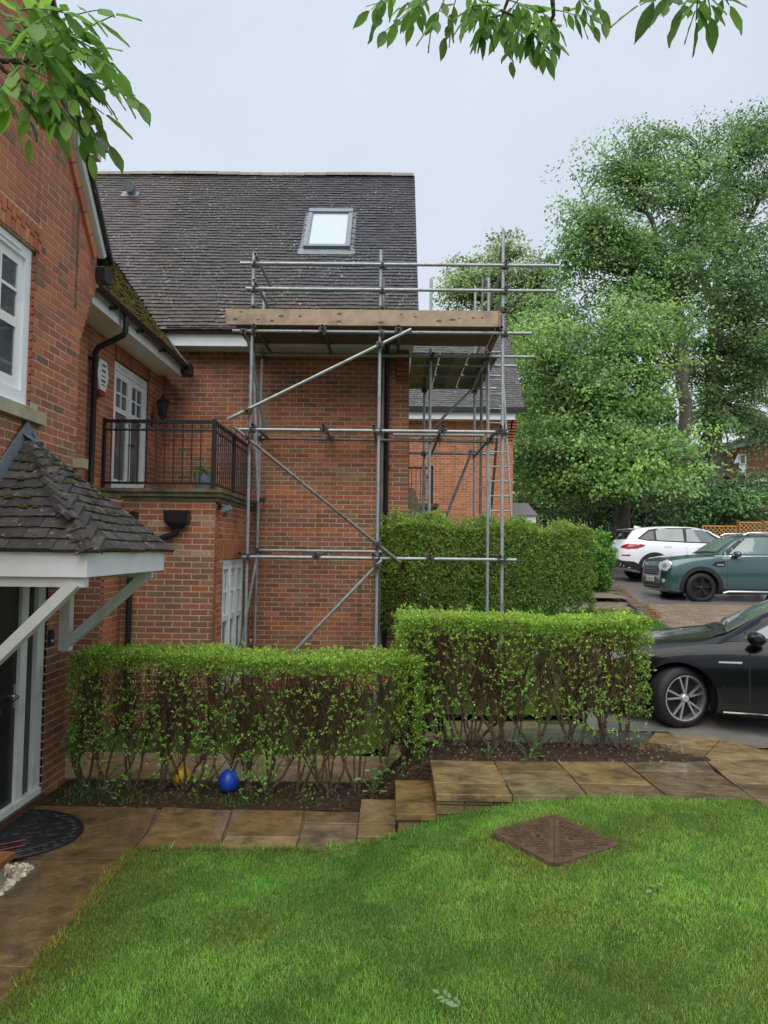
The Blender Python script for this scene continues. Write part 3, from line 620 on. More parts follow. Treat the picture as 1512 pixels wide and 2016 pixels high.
fl = MB(); fl.beam(AP + (.0, -.62, -.58), AP + (.01, .03, .10), .16, .012, (1, 0, 0)); fl.build('lead_flashing', 'lead', NH.e)
MB().add([(XW + .012, 5.86, 3.10), (XW + .012, 6.15, 3.10), (XW + .012, 6.13, 3.27), (XW + .012, 5.86, 3.27), (XW + .02, 5.86, 3.24), (XW + .18, 5.93, 3.10), (XW + .17, 6.10, 3.06), (XW + .02, 6.13, 3.24)], [(0, 1, 2, 3), (4, 5, 6, 7)]).build('lead_saddle', 'lead', NH.e)
MB().beam(AP + (.02, .05, .07), AP + (.06, .66, -.62), .05, .02, (1, 0, 0)).build('lead_flashing', 'lead', NH.e)
FA = MB().box(XW, PY0, 2.065, PX1, PY0 + .03, 2.245).box(PX1 - .03, PY0 + .03, 2.065, PX1, PY1, 2.245).box(XW, PY1 - .03, 2.065, PX1 - .03, PY1, 2.245).build('porch_fascia', 'white_paint', NH.e)
MB().box(XW, PY0 + .03, 2.08, PX1 - .03, PY1 - .03, 2.095).build('porch_soffit', 'white_timber', NH.e); MB().box(XW, PY0 + .035, 1.99, PX1 - .03, PY0 + .11, 2.064).build('porch_beam', 'white_timber', NH.e)
for y in (PY0 + .075, 6.76):
    b = MB().box(XW + .001, y - .045, 1.30 if y > 6 else 1.2, XW + .10, y + .045, 2.064).box(XW + .10, y - .03, 2.0, PX1 - .05, y + .03, 2.062)
    b.beam((XW + .06, y, 1.36 if y > 6 else 1.28), (PX1 - .10, y, 2.03), .08, .10, (0, 1, 0)); b.build('porch_bracket', 'white_timber', NH.e)
NH.finish_bricks(); NH.finish_tiles(300)
# doormat, planter, gravel
dm = MB(); pts = [(-3.085, 6.24), (-3.085, 5.18)] + [(-3.08 + .65 * math.cos(t), 5.71 + .52 * math.sin(t)) for t in np.linspace(-math.pi / 2, math.pi / 2, 28)]
DM = thing('doormat', 'black half round rubber doormat with scrolled relief before the black door', 'doormat', None, (-2.8, 5.7, 0))
dm.prism(pts, .004, .014, lambda u, v, w: (u, v, w)); dm.build('mat_base', 'rubber', DM)
sc_ = MB()
for rr in (.985, .80): sc_.tube([(-3.08 + .65 * rr * math.cos(t), 5.71 + .52 * rr * math.sin(t), .015) for t in np.linspace(-1.57, 1.57, 30)], .008, 5)
for k in range(17):
    t = -1.45 + k * .18; c = np.array((-3.08 + .65 * .89 * math.cos(t), 5.71 + .52 * .89 * math.sin(t), .015)); s_ = 1 if k % 2 else -1
    sc_.tube([c + np.array((math.cos(a * s_) * (.045 - .004 * a), math.sin(a * s_) * (.045 - .004 * a), 0)) for a in np.linspace(0, 7.5, 18)], .005, 4)
for k in range(26):
    c = np.array((-3.0 + random.random() * .35, 5.35 + random.random() * .7, .014)); a0_ = random.random() * 6; sc_.tube([c + np.array((math.cos(a0_ + a) * .035 * (1 + .2 * a), math.sin(a0_ + a) * .05, 0)) for a in np.linspace(0, 4, 12)], .0045, 4)
sc_.build('relief', 'rubber', DM)
pk = MB(); pk.tube([(-2.99, 5.33, .018), (-2.75, 5.50, .018)], .004, 4); pk.tube([(-2.99, 5.46, .018), (-2.80, 5.60, .018)], .004, 4); pk.build('pink_ribbon', 'red_plastic', DM)
bx = thing('planter_box', 'brown tile topped box standing on the white gravel at the left edge', 'planter', None, (-2.85, 4.9, 0))
MB().box(-3.05, 4.2, .0, -2.60, 4.93, .15).build('box_side', 'stone', bx); MB().box(-3.08, 4.16, .152, -2.555, 4.98, .19).build('tile_top', 'terracotta', bx)
struct(boxpart('gravel_bed', 'slab_side', None, -3.1, 2.0, -.1, -2.53, 5.28, -.035))
gv = MB()
for _ in range(2600):
    x, y = random.uniform(-3.1, -2.54), random.uniform(3.6, 5.25); r = random.choice((.008, .010, .012, .014, .018)) * (1.6 if random.random() < .03 else 1)
    a = random.uniform(0, 3.1); c_, s_ = math.cos(a), math.sin(a); col = np.array(random.choice(((.62, .56, .44), (.70, .66, .56), (.50, .38, .22), (.42, .30, .17), (.75, .72, .65)))) * random.uniform(.8, 1.1)
    gv.obox((x, y, -.03 + r * .5 + random.uniform(0, .012)), (c_ * r * 1.3, s_ * r * 1.3, 0), (-s_ * r, c_ * r, random.uniform(-.3, .3) * r), (0, 0, r * .7), col, .6)
tag(gv.build('gravel', 'pebble', None, kind='stuff'), 'pale cream pebbles in the strip along the left house', 'gravel')
# ------------------------------------------------------------------ middle house: link with balcony, projecting wing behind the scaffold
YM, XL, YBk, XBk = 11.43, -3.73, 9.04, -2.24
MH = House('middle_house', 'red brick house behind the scaffold with mossy tiled roof, balcony and skylight', (-1.7, YM, 0))
def main_pal(r, z, u, band):
    if z > 4.55: return r.choice((1, 4, 4, 14, 9, 14, 5, 0, 6))  # redder bricks up here, also darkened in colour for shade under the eaves
    return r.randint(*band) if r.random() < .85 else r.choice((0, 5, 8, 10, 13))
MH.wall((0, YM, 0), (1, 0, 0), (0, -1, 0), XL, .27, .0, 5.55, pal=main_pal, phase=.02, vis=1.3)
FD = (9.39, 10.72, 3.02, 4.80); LD = (7.1, 8.30, 0, 2.12)
def link_pal(r, z, u, band): return r.choice((0, 1, 2, 4, 5, 3, 1, 7)) if z > 2.5 else r.choice((9, 14, 6, 5))
MH.wall((XL, 0, 0), (0, 1, 0), (1, 0, 0), 6.97, YM, 0, 5.1, [FD, LD], pal=link_pal, vis=1, rects=[(6.97, YM, 0, 5.1)], phase=.07, thick=.15)
MH.wall((0, 8.4, 0), (1, 0, 0), (0, -1, 0), XL, -3.42, 0, 2.88, pal=lambda r, z, u, b: r.choice((9, 14, 10, 6)), thick=.1, vis=.3)  # darker brick colours put the shade into this face
MH.wall((-3.42, 0, 0), (0, 1, 0), (1, 0, 0), 8.4, YBk, 0, 2.88, pal=lambda r, z, u, b: r.choice((0, 2, 5, 4, 1)), thick=.1, vis=.8, rects=[(8.408, YBk, 0, 2.88)])  # redder brick colours paint this return as the lit side
MH.wall((0, YBk, 0), (1, 0, 0), (0, -1, 0), -3.42, XBk, 0, 2.88, pal=lambda r, z, u, b: (r.choice((5, 6, 9, 12, 8, 1, 10)) if z < 2.2 else (r.choice((16, 17, 5)) if abs(u + 2.65) < .4 and r.random() < .5 and z < 2.72 else r.choice((1, 4, 5, 2, 6)))), thick=.1, vis=1.6, phase=.06)
LW = (9.50, 10.93, .30, 2.13)
MH.wall((XBk, 0, 0), (0, 1, 0), (1, 0, 0), YBk, YM, 0, 2.88, [LW], [(9.3, 11.1, 2.13, 2.35)], pal=lambda r, z, u, b: r.choice((2, 3, 3, 0, 15, 1)), thick=.1, vis=.7, phase=.04, rects=[(YBk + .008, YM - .004, 0, 2.88)])
sw = MH.e.children[-1]
y = 9.33
while y < 11.1: soldier(MH, sw, (XBk, y, 2.24), (0, 1, 0), (1, 0, 0), .064, .205, 0, random.choice((2, 3, 15, 0))); y += .075
MB().box(-3.42, 9.1, 2.75, XBk - .02, YM, 2.87).build('balcony_slab', 'stone', MH.e)
CN = MB()
for z0, z1, o in ((2.875, 2.93, .03), (2.93, 2.985, .07), (2.985, 3.03, .10)): CN.box(-3.75, YBk - o, z0, XBk + o, YBk + .2, z1 - .001); CN.box(XBk - .3, YBk + .2, z0, XBk + o, YM - .01, z1 - .001)
CN.build('cornice', 'stone_mossy', MH.e); MB().box(-3.72, YBk + .2, 2.96, XBk - .3, YM - .02, 3.0).build('balcony_floor', 'stone_mossy', MH.e)
MB().box(XL - .1, 8.41, 2.87, -3.42, YBk - .1, 2.93).build('ledge', 'stone_mossy', MH.e)
# railing
RL = MB(); RL.box(-3.74, 9.06, 3.885, XBk - .03, 9.10, 3.925).box(-3.74, 9.07, 3.78, XBk - .03, 9.09, 3.80).box(-3.74, 9.065, 3.09, XBk - .03, 9.095, 3.12)
RL.box(XBk - .07, 9.10, 3.885, XBk - .03, YM - .02, 3.925).box(XBk - .06, 9.10, 3.78, XBk - .04, YM - .02, 3.80).box(XBk - .065, 9.10, 3.09, XBk - .035, YM - .02, 3.12)
RL = RL.build('balcony_railing', 'black_metal', MH.e)
for x, y in ((-3.72, 9.08), (XBk - .05, 9.08), (XBk - .05, 10.24), (XBk - .05, 11.36)): MB().box(x - .025, y - .025, 3.03, x + .025, y + .025, 3.94).build('post', 'black_metal', RL)
nb = 11
for i in range(nb): x = -3.62 + i * .116; MB().tube([(x, 9.08, 3.10), (x, 9.08, 3.90)], .008, 6).build('baluster', 'black_metal', RL)
y = 9.19
while y < 11.3:
    if abs(y - 10.24) > .04: MB().tube([(XBk - .05, y, 3.10), (XBk - .05, y, 3.90)], .008, 6).build('baluster', 'black_metal', RL)
    y += .116
for i in range(12): c = np.array((-3.675 + i * .116, 9.08, 3.842)); MB().tube([c + np.array((.04 * math.cos(t), 0, .04 * math.sin(t))) for t in np.linspace(0, 2 * math.pi, 17)], .004, 5, cap=False).build('ring', 'black_metal', RL)
# french doors
FW = MB().box(XL - .09, 9.40, 3.03, XL - .02, 9.46, 4.79).box(XL - .09, 10.64, 3.03, XL - .02, 10.71, 4.79).box(XL - .09, 9.46, 4.68, XL - .02, 10.64, 4.79).box(XL - .09, 9.46, 3.03, XL - .02, 10.64, 3.07).build('french_door', 'white_paint', MH.e)
for y0, y1 in ((9.46, 10.05), (10.05, 10.64)):
    lf = MB().box(XL - .075, y0 + .005, 3.07, XL - .03, y0 + .085, 4.675).box(XL - .075, y1 - .085, 3.07, XL - .03, y1 - .005, 4.675).box(XL - .075, y0 + .085, 4.59, XL - .03, y1 - .085, 4.675).box(XL - .075, y0 + .085, 3.07, XL - .03, y1 - .085, 3.2).box(XL - .075, y0 + .085, 4.12, XL - .03, y1 - .085, 4.19)
    ym = (y0 + y1) / 2; lf.box(XL - .07, ym - .012, 4.19, XL - .038, ym + .012, 4.59).box(XL - .07, y0 + .085, 4.378, XL - .038, ym - .0121, 4.402).box(XL - .07, ym + .0121, 4.378, XL - .038, y1 - .085, 4.402); lf.build('door_leaf', 'white_paint', FW)
    MB().box(XL - .058, y0 + .085, 3.2, XL - .052, y1 - .085, 4.12).build('pane', 'pane', FW); 
    for a, b_ in ((y0 + .085, ym - .012), (ym + .012, y1 - .085)):
        for c, d_ in ((4.19, 4.378), (4.402, 4.59)): MB().box(XL - .058, a, c, XL - .052, b_, d_).build('pane', 'pane', FW)
    MB().box(XL - .02, y0 + .1, 4.73, XL - .0, y1 - .1, 4.755).build('trickle_vent', 'white_paint', FW)
MB().box(XL - .03, 10.02, 3.72, XL + .03, 10.035, 3.735).box(XL + .015, 10.02, 3.70, XL + .03, 10.12, 3.735).build('door_handle', 'black_metal', FW)
for i in range(17): soldier(MH, MH.e.children[2] if False else [o for o in MH.e.children if o.name.startswith('wall')][1], (XL, 9.42 + i * .079, 4.895), (0, 1, 0), (1, 0, 0), .066, .19, 0, random.choice((1, 4, 14, 5)), .022)
# lower window in the side of the balcony block
QW = MB(); X0, X1 = XBk - .09, XBk - .03
for a in ((9.51, 9.58, .31, 2.12), (10.85, 10.92, .31, 2.12), (9.58, 10.85, 2.05, 2.12), (9.58, 10.85, .31, .38), (9.985, 10.045, .38, 2.05), (10.395, 10.455, .38, 2.05)): QW.box(X0, a[0], a[2], X1, a[1], a[3])
QW = QW.build('window', 'white_paint', MH.e)
for y0, y1 in ((9.58, 9.985), (10.045, 10.395), (10.455, 10.85)):
    s_ = MB().box(X0 + .01, y0 + .003, .385, X1 + .012, y0 + .05, 2.045).box(X0 + .01, y1 - .05, .385, X1 + .012, y1 - .003, 2.045).box(X0 + .01, y0 + .05, 1.99, X1 + .012, y1 - .05, 2.045).box(X0 + .01, y0 + .05, 1.28, X1 + .012, y1 - .05, 1.36)
    ym = (y0 + y1) / 2; s_.box(X0 + .02, ym - .011, 1.36, X1, ym + .011, 1.99).box(X0 + .02, y0 + .05, 1.665, X1, ym - .0111, 1.687).box(X0 + .02, ym + .0111, 1.665, X1, y1 - .05, 1.687); s_.build('casement', 'white_paint', QW)
    MB().box(X0 + .03, y0 + .05, .385, X0 + .034, y1 - .05, 2.0).build('pane', 'dark_glass', QW)
# lower door recess beside the near house
MB().box(XL - .4, 7.0, 0, XL - .3, 8.35, 2.2).build('recess_back', 'unlit_dark', MH.e); MB().box(XL - .12, 8.18, 0, XL + .01, 8.27, 2.14).box(XL - .12, 7.1, 2.05, XL + .01, 8.18, 2.14).build('door_frame', 'white_timber', MH.e); MB().box(XL - .1, 7.2, .05, XL - .06, 8.18, 2.05).build('door', 'black_plastic', MH.e)  # recess back coloured near-black to stand in for the shade inside
# link eaves, gutter, downpipe
MB().box(XL, 6.98, 4.995, -3.37, 11.1, 5.01).build('soffit', 'white_paint', MH.e); MB().box(-3.37, 6.98, 4.985, -3.345, 11.1, 5.12).build('fascia', 'white_paint', MH.e)
def gutter(name, a, b, r=.062):
    bb = MB(); a, b = np.asarray(a, float), np.asarray(b, float); d = (b - a) / np.linalg.norm(b - a); s_ = np.cross(d, (0, 0, 1)); V = []
    for e in (a, b):
        for rr in (r, r - .006):
            for k in range(9): t = math.pi + math.pi * k / 8; V.append(e + s_ * rr * math.cos(t) + np.array((0, 0, rr * math.sin(t))))
    Fc = [(k, k + 1, 18 + k + 1, 18 + k) for k in range(8)] + [(9 + k, 10 + k, 27 + k + 1, 27 + k) for k in range(8)] + [(k, k + 1, 10 + k, 9 + k) for k in range(8)] + [(18 + k, 19 + k, 28 + k, 27 + k) for k in range(8)] + [(0, 18, 27, 9), (8, 26, 35, 17)]
    return bb.add(V, Fc).build(name, 'black_plastic', MH.e, True)
gutter('gutter', (-3.275, 7.0, 5.155), (-3.275, 11.15, 5.155)); MB().box(-3.40, 11.05, 5.02, -3.20, 11.28, 5.19).build('gutter_stop', 'black_plastic', MH.e)
for y in (8.2, 9.1, 10.0): MB().box(-3.36, y, 5.07, -3.24, y + .04, 5.12).build('gutter_bracket', 'black_plastic', MH.e)
MB().tube([(-3.275, 8.55, 5.10), (-3.275, 8.55, 4.92), (-3.30, 8.55, 4.87), (-3.62, 8.58, 4.72), (-3.66, 8.6, 4.66), (-3.665, 8.6, 2.9), (-3.665, 8.6, 2.6)], .036, 12).build('downpipe', 'black_plastic', MH.e, True, 50)
MB().box(-3.74, 8.55, 4.58, -3.63, 8.65, 4.61).build('pipe_bracket', 'black_plastic', MH.e)
HP = MB().add([(-2.86, 8.88, 2.75), (-2.55, 8.88, 2.75), (-2.55, 9.03, 2.75), (-2.86, 9.03, 2.75), (-2.85, 8.89, 2.60), (-2.56, 8.89, 2.60), (-2.56, 9.03, 2.60), (-2.85, 9.03, 2.60), (-2.76, 8.93, 2.52), (-2.65, 8.93, 2.52), (-2.65, 9.02, 2.52), (-2.76, 9.02, 2.52)],
    [(0, 1, 2, 3)] + [(i, (i + 1) % 4, 4 + (i + 1) % 4, 4 + i) for i in range(4)] + [(4 + i, 4 + (i + 1) % 4, 8 + (i + 1) % 4, 8 + i) for i in range(4)]).build('hopper', 'black_plastic', MH.e)
MB().tube([(-2.705, 8.97, 2.54), (-2.705, 8.97, 2.50), (-2.73, 8.97, 2.45), (-3.0, 8.97, 2.37), (-3.24, 8.97, 2.30), (-3.28, 8.97, 2.25), (-3.285, 8.97, 2.15), (-3.285, 8.97, .02)], .036, 12).build('downpipe', 'black_plastic', MH.e, True, 50)
p = at(262, 1013, 8.96); MB().tube([(p[0], 9.04, p[2]), (p[0], 8.93, p[2])], .045, 14).build('flue', 'black_plastic', MH.e, True)
# main eaves
MB().box(-3.6, 11.1, 5.475, .33, YM, 5.49).build('soffit', 'white_paint', MH.e); MB().box(-3.6, 11.075, 5.47, .33, 11.1, 5.66).build('fascia', 'white_paint', MH.e)
gutter('gutter', (.38, 11.01, 5.73), (-3.55, 11.01, 5.73), .065)
MB().tube([(-.09, 11.02, 5.68), (-.09, 11.02, 5.52), (-.09, 11.1, 5.44), (-.09, 11.33, 5.34), (-.09, 11.37, 5.28), (-.09, 11.37, .5)], .04, 12).build('downpipe', 'black_plastic', MH.e, True, 50)
for z in (4.9, 3.6, 2.4): MB().box(-.15, 11.36, z, -.03, 11.43, z + .03).build('pipe_bracket', 'black_plastic', MH.e)
# corbelled brick kneeler at the right end of the eaves
for k in range(6):
    for x in (.06, .16): MB().box(x, YM - .03 - k * .035, 5.02 + k * .075, x + .1, YM, 5.085 + k * .075, np.array(BRICK_COLS[random.choice((14, 4, 1))]) * .8).build('corbel_brick', 'brick', MH.e)
# roofs
RS = 1.28; E_Y, E_Z = 10.99, 5.71; V1 = np.array((0, 1, RS)); V1 /= np.linalg.norm(V1); N1 = np.array((0, -RS, 1)); N1 /= np.linalg.norm(N1)
def on_roof(x, y):
    d = ray(x, y); t = (E_Z - RS * E_Y - EYE) / (d[2] - RS * d[1]); return CAM + d * t
RY = on_roof(500, 345)[1]; RZ = E_Z + RS * (RY - E_Y); RV = (RY - E_Y) / V1[1]; XV = .40
RF = MB().add([(-7.2, E_Y + .03, E_Z - .03), (XV - .02, E_Y + .03, E_Z - .03), (XV - .02, RY, RZ - .07), (-7.2, RY, RZ - .07), (XV - .02, RY + 3.5, 6), (-7.2, RY + 3.5, 6)], [(0, 1, 2, 3), (3, 2, 4, 5)]).build('roof', 'slab_side', MH.e)
LX, LZ = -3.30, 5.19; V2 = np.array((-1, 0, RS)); V2 /= np.linalg.norm(V2); N2 = np.array((RS, 0, 1)); N2 /= np.linalg.norm(N2)
def z_link(x): return LZ + RS * (LX - x)
def z_main(y): return E_Z + RS * (y - E_Y)
SKY = [on_roof(x, y) for x, y in ((605, 421), (697, 421), (595, 500), (694, 500))]
sx0, sx1 = (SKY[0][0] + SKY[2][0]) / 2, (SKY[1][0] + SKY[3][0]) / 2; sv0, sv1 = (SKY[2][1] - E_Y) / V1[1], (SKY[0][1] - E_Y) / V1[1]
def main_test(u, v):
    y, z = E_Y + V1[1] * v, E_Z + V1[2] * v
    if sx0 + .05 < u < sx1 - .05 and sv0 - .04 < v < sv1 - .02: return False
    return u < XV + .08 and (u > -3.55 or z > z_link(u) - .02)
def main_col(u, v):
    t = float(np.clip((u + 4.2) / 3.5, 0, 1)); base = np.array((.056, .048, .042)) * (1 - t) + np.array((.045, .046, .052)) * t
    if u < -4.3 and .2 < (v % 7) < 5: base = base * 1.25 + np.array((.012, .006, .012))
    if v < .8: base = base * np.array((1.15, 1.0, .85))
    return tuple(base * random.choice((.8, .9, 1, 1, 1.1, 1.25)))
MH.roof(RF, (0, E_Y, E_Z), (1, 0, 0), V1, N1, -7.0, XV, -.04, RV, .1005, .167, main_test, main_col, 'roof_tile', .008, .021, 1.4, 1.2, XV)
LR = MB().add([(LX, 6.98, LZ - .03), (LX, 11.2, LZ - .03), (-5.4, 12.6, z_link(-5.4) - .05), (-5.4, 6.98, z_link(-5.4) - .05)], [(0, 1, 2, 3)]).build('link_roof', 'slab_side', MH.e)
MH.roof(LR, (LX, 0, LZ), (0, 1, 0), V2, N2, 7.0, 12.6, -.03, 2.6, .1, .167, lambda u, v: u < 11.0 or (LZ + V2[2] * v) > z_main(u) + .04, lambda u, v: tuple(np.array((.13, .085, .018)) * random.choice((.75, 1, 1.2, .9, 1.4)) if random.random() < .85 else np.array((.06, .05, .035))), 'moss_tile', .01, .02, 1.2, 2.5)
mm = MB()
for _ in range(1500):
    v = random.choice([k * .1 + .02 for k in range(22)]) + random.uniform(-.01, .03); u = random.uniform(7, 11.4); p = np.array((LX, u, LZ)) + V2 * v + N2 * .022
    if u > 11 and p[2] < z_main(u) + .05: continue
    r = random.uniform(.012, .03); mm.obox(p, (r, 0, 0), (0, r * 1.3, 0), (0, 0, r * .6), taper=.5)
mm.build('moss', 'moss', LR, kind='stuff')
vl = [np.array((x, E_Y + (z_link(x) - E_Z) / RS, z_link(x))) for x in (-3.25, -3.7, -4.2, -5.2)]; vl[0][1] = 11.0
vb = MB()
for a, b_ in zip(vl[:-1], vl[1:]): vb.beam(a + (0, -.03, .0), b_ + (0, -.03, .0), .16, .01, (.5, -.5, .7))
vb.build('lead_valley', 'lead', MH.e)
for k in range(17):                                                        # ridge tiles
    x0 = XV - .01 - k * .45; c = np.array((x0 - .225, RY, RZ)); V = []
    for e in (-.222, .222):
        for j in range(9): t = math.pi * j / 8; V.append(c + (e, math.cos(t) * .115, math.sin(t) * .105 - .045))
    sag = .012 * math.sin(k * .8); V = np.array(V) + (0, 0, sag)
    MB().add(V, [(j, j + 1, 10 + j, 9 + j) for j in range(8)] + [tuple(range(9)), tuple(range(9, 18))], np.array((.16, .135, .105)) * random.uniform(.85, 1.15)).build('ridge_tile', 'roof_tile', RF)
MB().beam((XV - .005, E_Y, E_Z - .02), (XV - .005, RY, RZ - .02), .03, .05, N1, (.13, .115, .10)).build('verge', 'roof_tile', RF)
# skylight
o_ = np.array((0, E_Y, E_Z)); ux = np.array((1., 0, 0))
def rp(u, v, n): return o_ + ux * u + V1 * v + N1 * n
def rbox(b, u0, u1, v0, v1, n0, n1): b.obox(rp((u0 + u1) / 2, (v0 + v1) / 2, (n0 + n1) / 2), ux * (u1 - u0) / 2, V1 * (v1 - v0) / 2, N1 * (n1 - n0) / 2); return b
SK = rbox(rbox(rbox(rbox(MB(), sx0 + .03, sx0 + .10, sv0 + .12, sv1 - .02, .02, .10), sx1 - .10, sx1 - .03, sv0 + .12, sv1 - .02, .02, .10), sx0 + .03, sx1 - .03, sv1 - .12, sv1 - .0, .02, .115), sx0 + .101, sx1 - .101, sv0 + .12, sv0 + .19, .02, .095).build('skylight', 'frame_grey', MH.e)
rbox(MB(), sx0 + .10, sx1 - .10, sv0 + .19, sv1 - .12, .06, .07).build('pane', 'roof_glass', SK); rbox(rbox(rbox(MB(), sx0 - .06, sx1 + .06, sv0 - .06, sv0 + .115, .02, .035), sx0 - .04, sx0 + .029, sv0 + .116, sv1, .018, .03), sx1 - .029, sx1 + .04, sv0 + .116, sv1, .018, .03).build('flashing', 'lead', SK)
rbox(rbox(rbox(rbox(MB(), sx0 + .10, sx0 + .12, sv0 + .19, sv1 - .12, .07, .085), sx1 - .12, sx1 - .10, sv0 + .19, sv1 - .12, .07, .085), sx0 + .12, sx1 - .12, sv0 + .19, sv0 + .21, .07, .085), sx0 + .12, sx1 - .12, sv1 - .14, sv1 - .12, .07, .085).build('sash', 'frame_grey', SK)
# roof vent
vp = on_roof(257, 385); uu, vv = vp[0], (vp[1] - E_Y) / V1[1]
VT = rbox(MB(), uu - .17, uu + .17, vv - .1, vv + .1, .02, .035); VT.tube([rp(uu + .02, vv + .02, .0), rp(uu + .02, vv + .05, .16)], .085, 12); VT.tube([rp(uu + .02, vv + .05, .16), rp(uu + .02, vv - .02, .2)], .11, 12); VT.build('roof_vent', 'lead', MH.e)
MH.finish_bricks(); MH.finish_tiles(300)
# fixtures hung on the house
AL = thing('alarm_box', 'cream burglar alarm box with red base on the brick by the french doors', 'alarm', None, (XL, 8.8, 4.2))
hexp = [(8.68, 4.32), (8.90, 4.32), (8.97, 4.46), (8.90, 4.64), (8.68, 4.64), (8.61, 4.46)]
hexp = [(8.72, 4.24), (8.90, 4.24), (8.985, 4.43), (8.92, 4.62), (8.70, 4.62), (8.635, 4.43)]
MB().prism(hexp, XL + .005, XL + .09, lambda u, v, w: (w, u, v)).build('cover', 'alarm_white', AL); MB().prism([(8.73, 4.17), (8.89, 4.17), (8.90, 4.239), (8.72, 4.239)], XL + .005, XL + .085, lambda u, v, w: (w, u, v)).build('strobe', 'red_plastic', AL)
for i, z in enumerate((4.56, 4.49, 4.42, 4.36, 4.31)): MB().box(XL + .0905, 8.76, z - .012, XL + .0915, 8.89, z + .012).build('lettering', 'ink', AL) if i in (0, 1, 3) else MB().box(XL + .0905, 8.76, z - .006, XL + .0915, 8.88, z + .006).build('lettering', 'ink', AL)
LN = thing('wall_lantern', 'black carriage lantern on the wall right of the french doors', 'lantern', None, (XL, 10.9, 4.2))
MB().lathe([(.0, .24), (.02, .20), (.035, .17), (.105, .12), (.115, .10)], (XL + .17, 10.9, 4.42), n=6).build('cap', 'black_metal', LN); MB().lathe([(.10, .10), (.06, -.12), (.03, -.15), (.012, -.22), (.0, -.23)], (XL + .17, 10.9, 4.42), n=6).build('lamp_glass', 'dark_glass', LN)
MB().tube([(XL, 10.9, 4.25), (XL + .08, 10.9, 4.22), (XL + .17, 10.9, 4.2)], .012, 8).box(XL, 10.86, 4.15, XL + .015, 10.94, 4.35).build('bracket', 'black_metal', LN)
SLt = thing('security_light', 'small grey floodlight below the balcony cornice corner', 'light', None, (XBk, 9.2, 2.8))
MB().box(XBk, 9.15, 2.78, XBk + .03, 9.23, 2.86).tube([(XBk + .03, 9.19, 2.82), (XBk + .08, 9.17, 2.80)], .012, 8).build('mount', 'black_metal', SLt); MB().obox((XBk + .12, 9.15, 2.79), (.05, 0, .02), (0, .05, 0), (-.012, 0, .03)).build('lamp_head', 'frame_grey', SLt); MB().obox((XBk + .10, 9.12, 2.71), (.025, 0, 0), (0, .025, 0), (0, 0, .03), taper=.7).build('sensor', 'black_plastic', SLt)
PT = thing('potted_plant', 'small green plant in a dark pot on the balcony corner', 'potted plant', None, (-2.5, 9.3, 3.03))
MB().lathe([(0, 0), (.09, 0), (.12, .22), (.10, .22), (.09, .18), (0, .18)], (-2.48, 9.32, 3.02), n=18).build('pot', 'frame_grey', PT)
n = 260; P = np.array((-2.48, 9.32, 3.24)) + RNG.normal(size=(n, 3)) * (.06, .06, .05); quads('foliage', leaves(P, rdir(n) + (0, 0, .6), rdir(n), RNG.uniform(.03, .05, n), RNG.uniform(.015, .025, n)), vary((.07, .16, .03), n), 'leaf', PT, 'stuff')
# ------------------------------------------------------------------ house beyond the scaffold, and the one across the road
YH, XH = 21.1, 3.61
FH = House('far_house', 'orange brick house with grey tiled roof behind the scaffold ladder', (1, YH, .9))
orange = lambda r, z, u, b: r.choice((2, 3, 3, 15, 0, 2, 7, 3))
FH.wall((0, YH, 0), (1, 0, 0), (0, -1, 0), -.5, XH, 1.0, 6.15, pal=orange, phase=.03)
FH.wall((0, 18.7, 0), (1, 0, 0), (0, -1, 0), -.3, 1.15, 1.0, 3.4, pal=orange, vis=.5)
MB().box(-.4, 18.6, 3.4, 1.25, YH, 3.5).build('ledge', 'stone_mossy', FH.e)
rl = MB().box(-.3, 18.7, 4.42, 1.1, 18.74, 4.46).box(-.3, 18.71, 3.58, 1.1, 18.73, 3.6).box(1.04, 18.7, 3.5, 1.1, 18.76, 4.5).box(1.04, 18.76, 4.42, 1.08, YH, 4.46).build('balcony_railing', 'black_metal', FH.e)
for i in range(11): MB().box(-.2 + i * .12, 18.715, 3.6, -.185 + i * .12, 18.725, 4.42).build('baluster', 'black_metal', rl)
MB().box(.35, 18.45, 3.5, .45, 18.7, 5.2).build('downpipe', 'black_plastic', FH.e)
MB().box(-.5, 20.75, 6.12, XH, YH, 6.14).build('soffit', 'white_paint', FH.e); MB().box(-.5, 20.72, 6.12, XH, 20.75, 6.33).build('fascia', 'white_paint', FH.e)
MB().box(-.5, 20.60, 6.33, XH + .28, 20.72, 6.46).build('gutter', 'black_plastic', FH.e)
for k in range(7):
    for j in range(2): MB().box(XH - .25 + j * .14, YH - .06 - k * .045, 5.58 + k * .08, XH - .12 + j * .14 + k * .012, YH - .001, 5.645 + k * .08, np.array(BRICK_COLS[random.choice((0, 3, 2))])).build('corbel_brick', 'brick', FH.e)
fe, fz, fr = 20.68, 6.42, 24.55; frz = 10.52; V3 = np.array((0, fr - fe, frz - fz)); L3 = np.linalg.norm(V3); V3 /= L3; N3 = np.array((0, -V3[2], V3[1]))
FR_ = MB().add([(-1, fe, fz - .04), (XH + .27, fe, fz - .04), (XH + .27, fr, frz - .05), (-1, fr, frz - .05), (XH + .27, fr + 3, 6.5), (-1, fr + 3, 6.5)], [(0, 1, 2, 3), (3, 2, 4, 5)]).build('roof', 'slab_side', FH.e)
FH.roof(FR_, (0, fe, fz), (1, 0, 0), V3, N3, -.9, XH + .3, -.03, L3, .1, .167, lambda u, v: u < XH + .35, lambda u, v: tuple(np.array((.088, .082, .085)) * random.choice((.75, .9, 1, 1.15))), 'roof_tile', .012, .018, 1, 1.5, XH + .27)
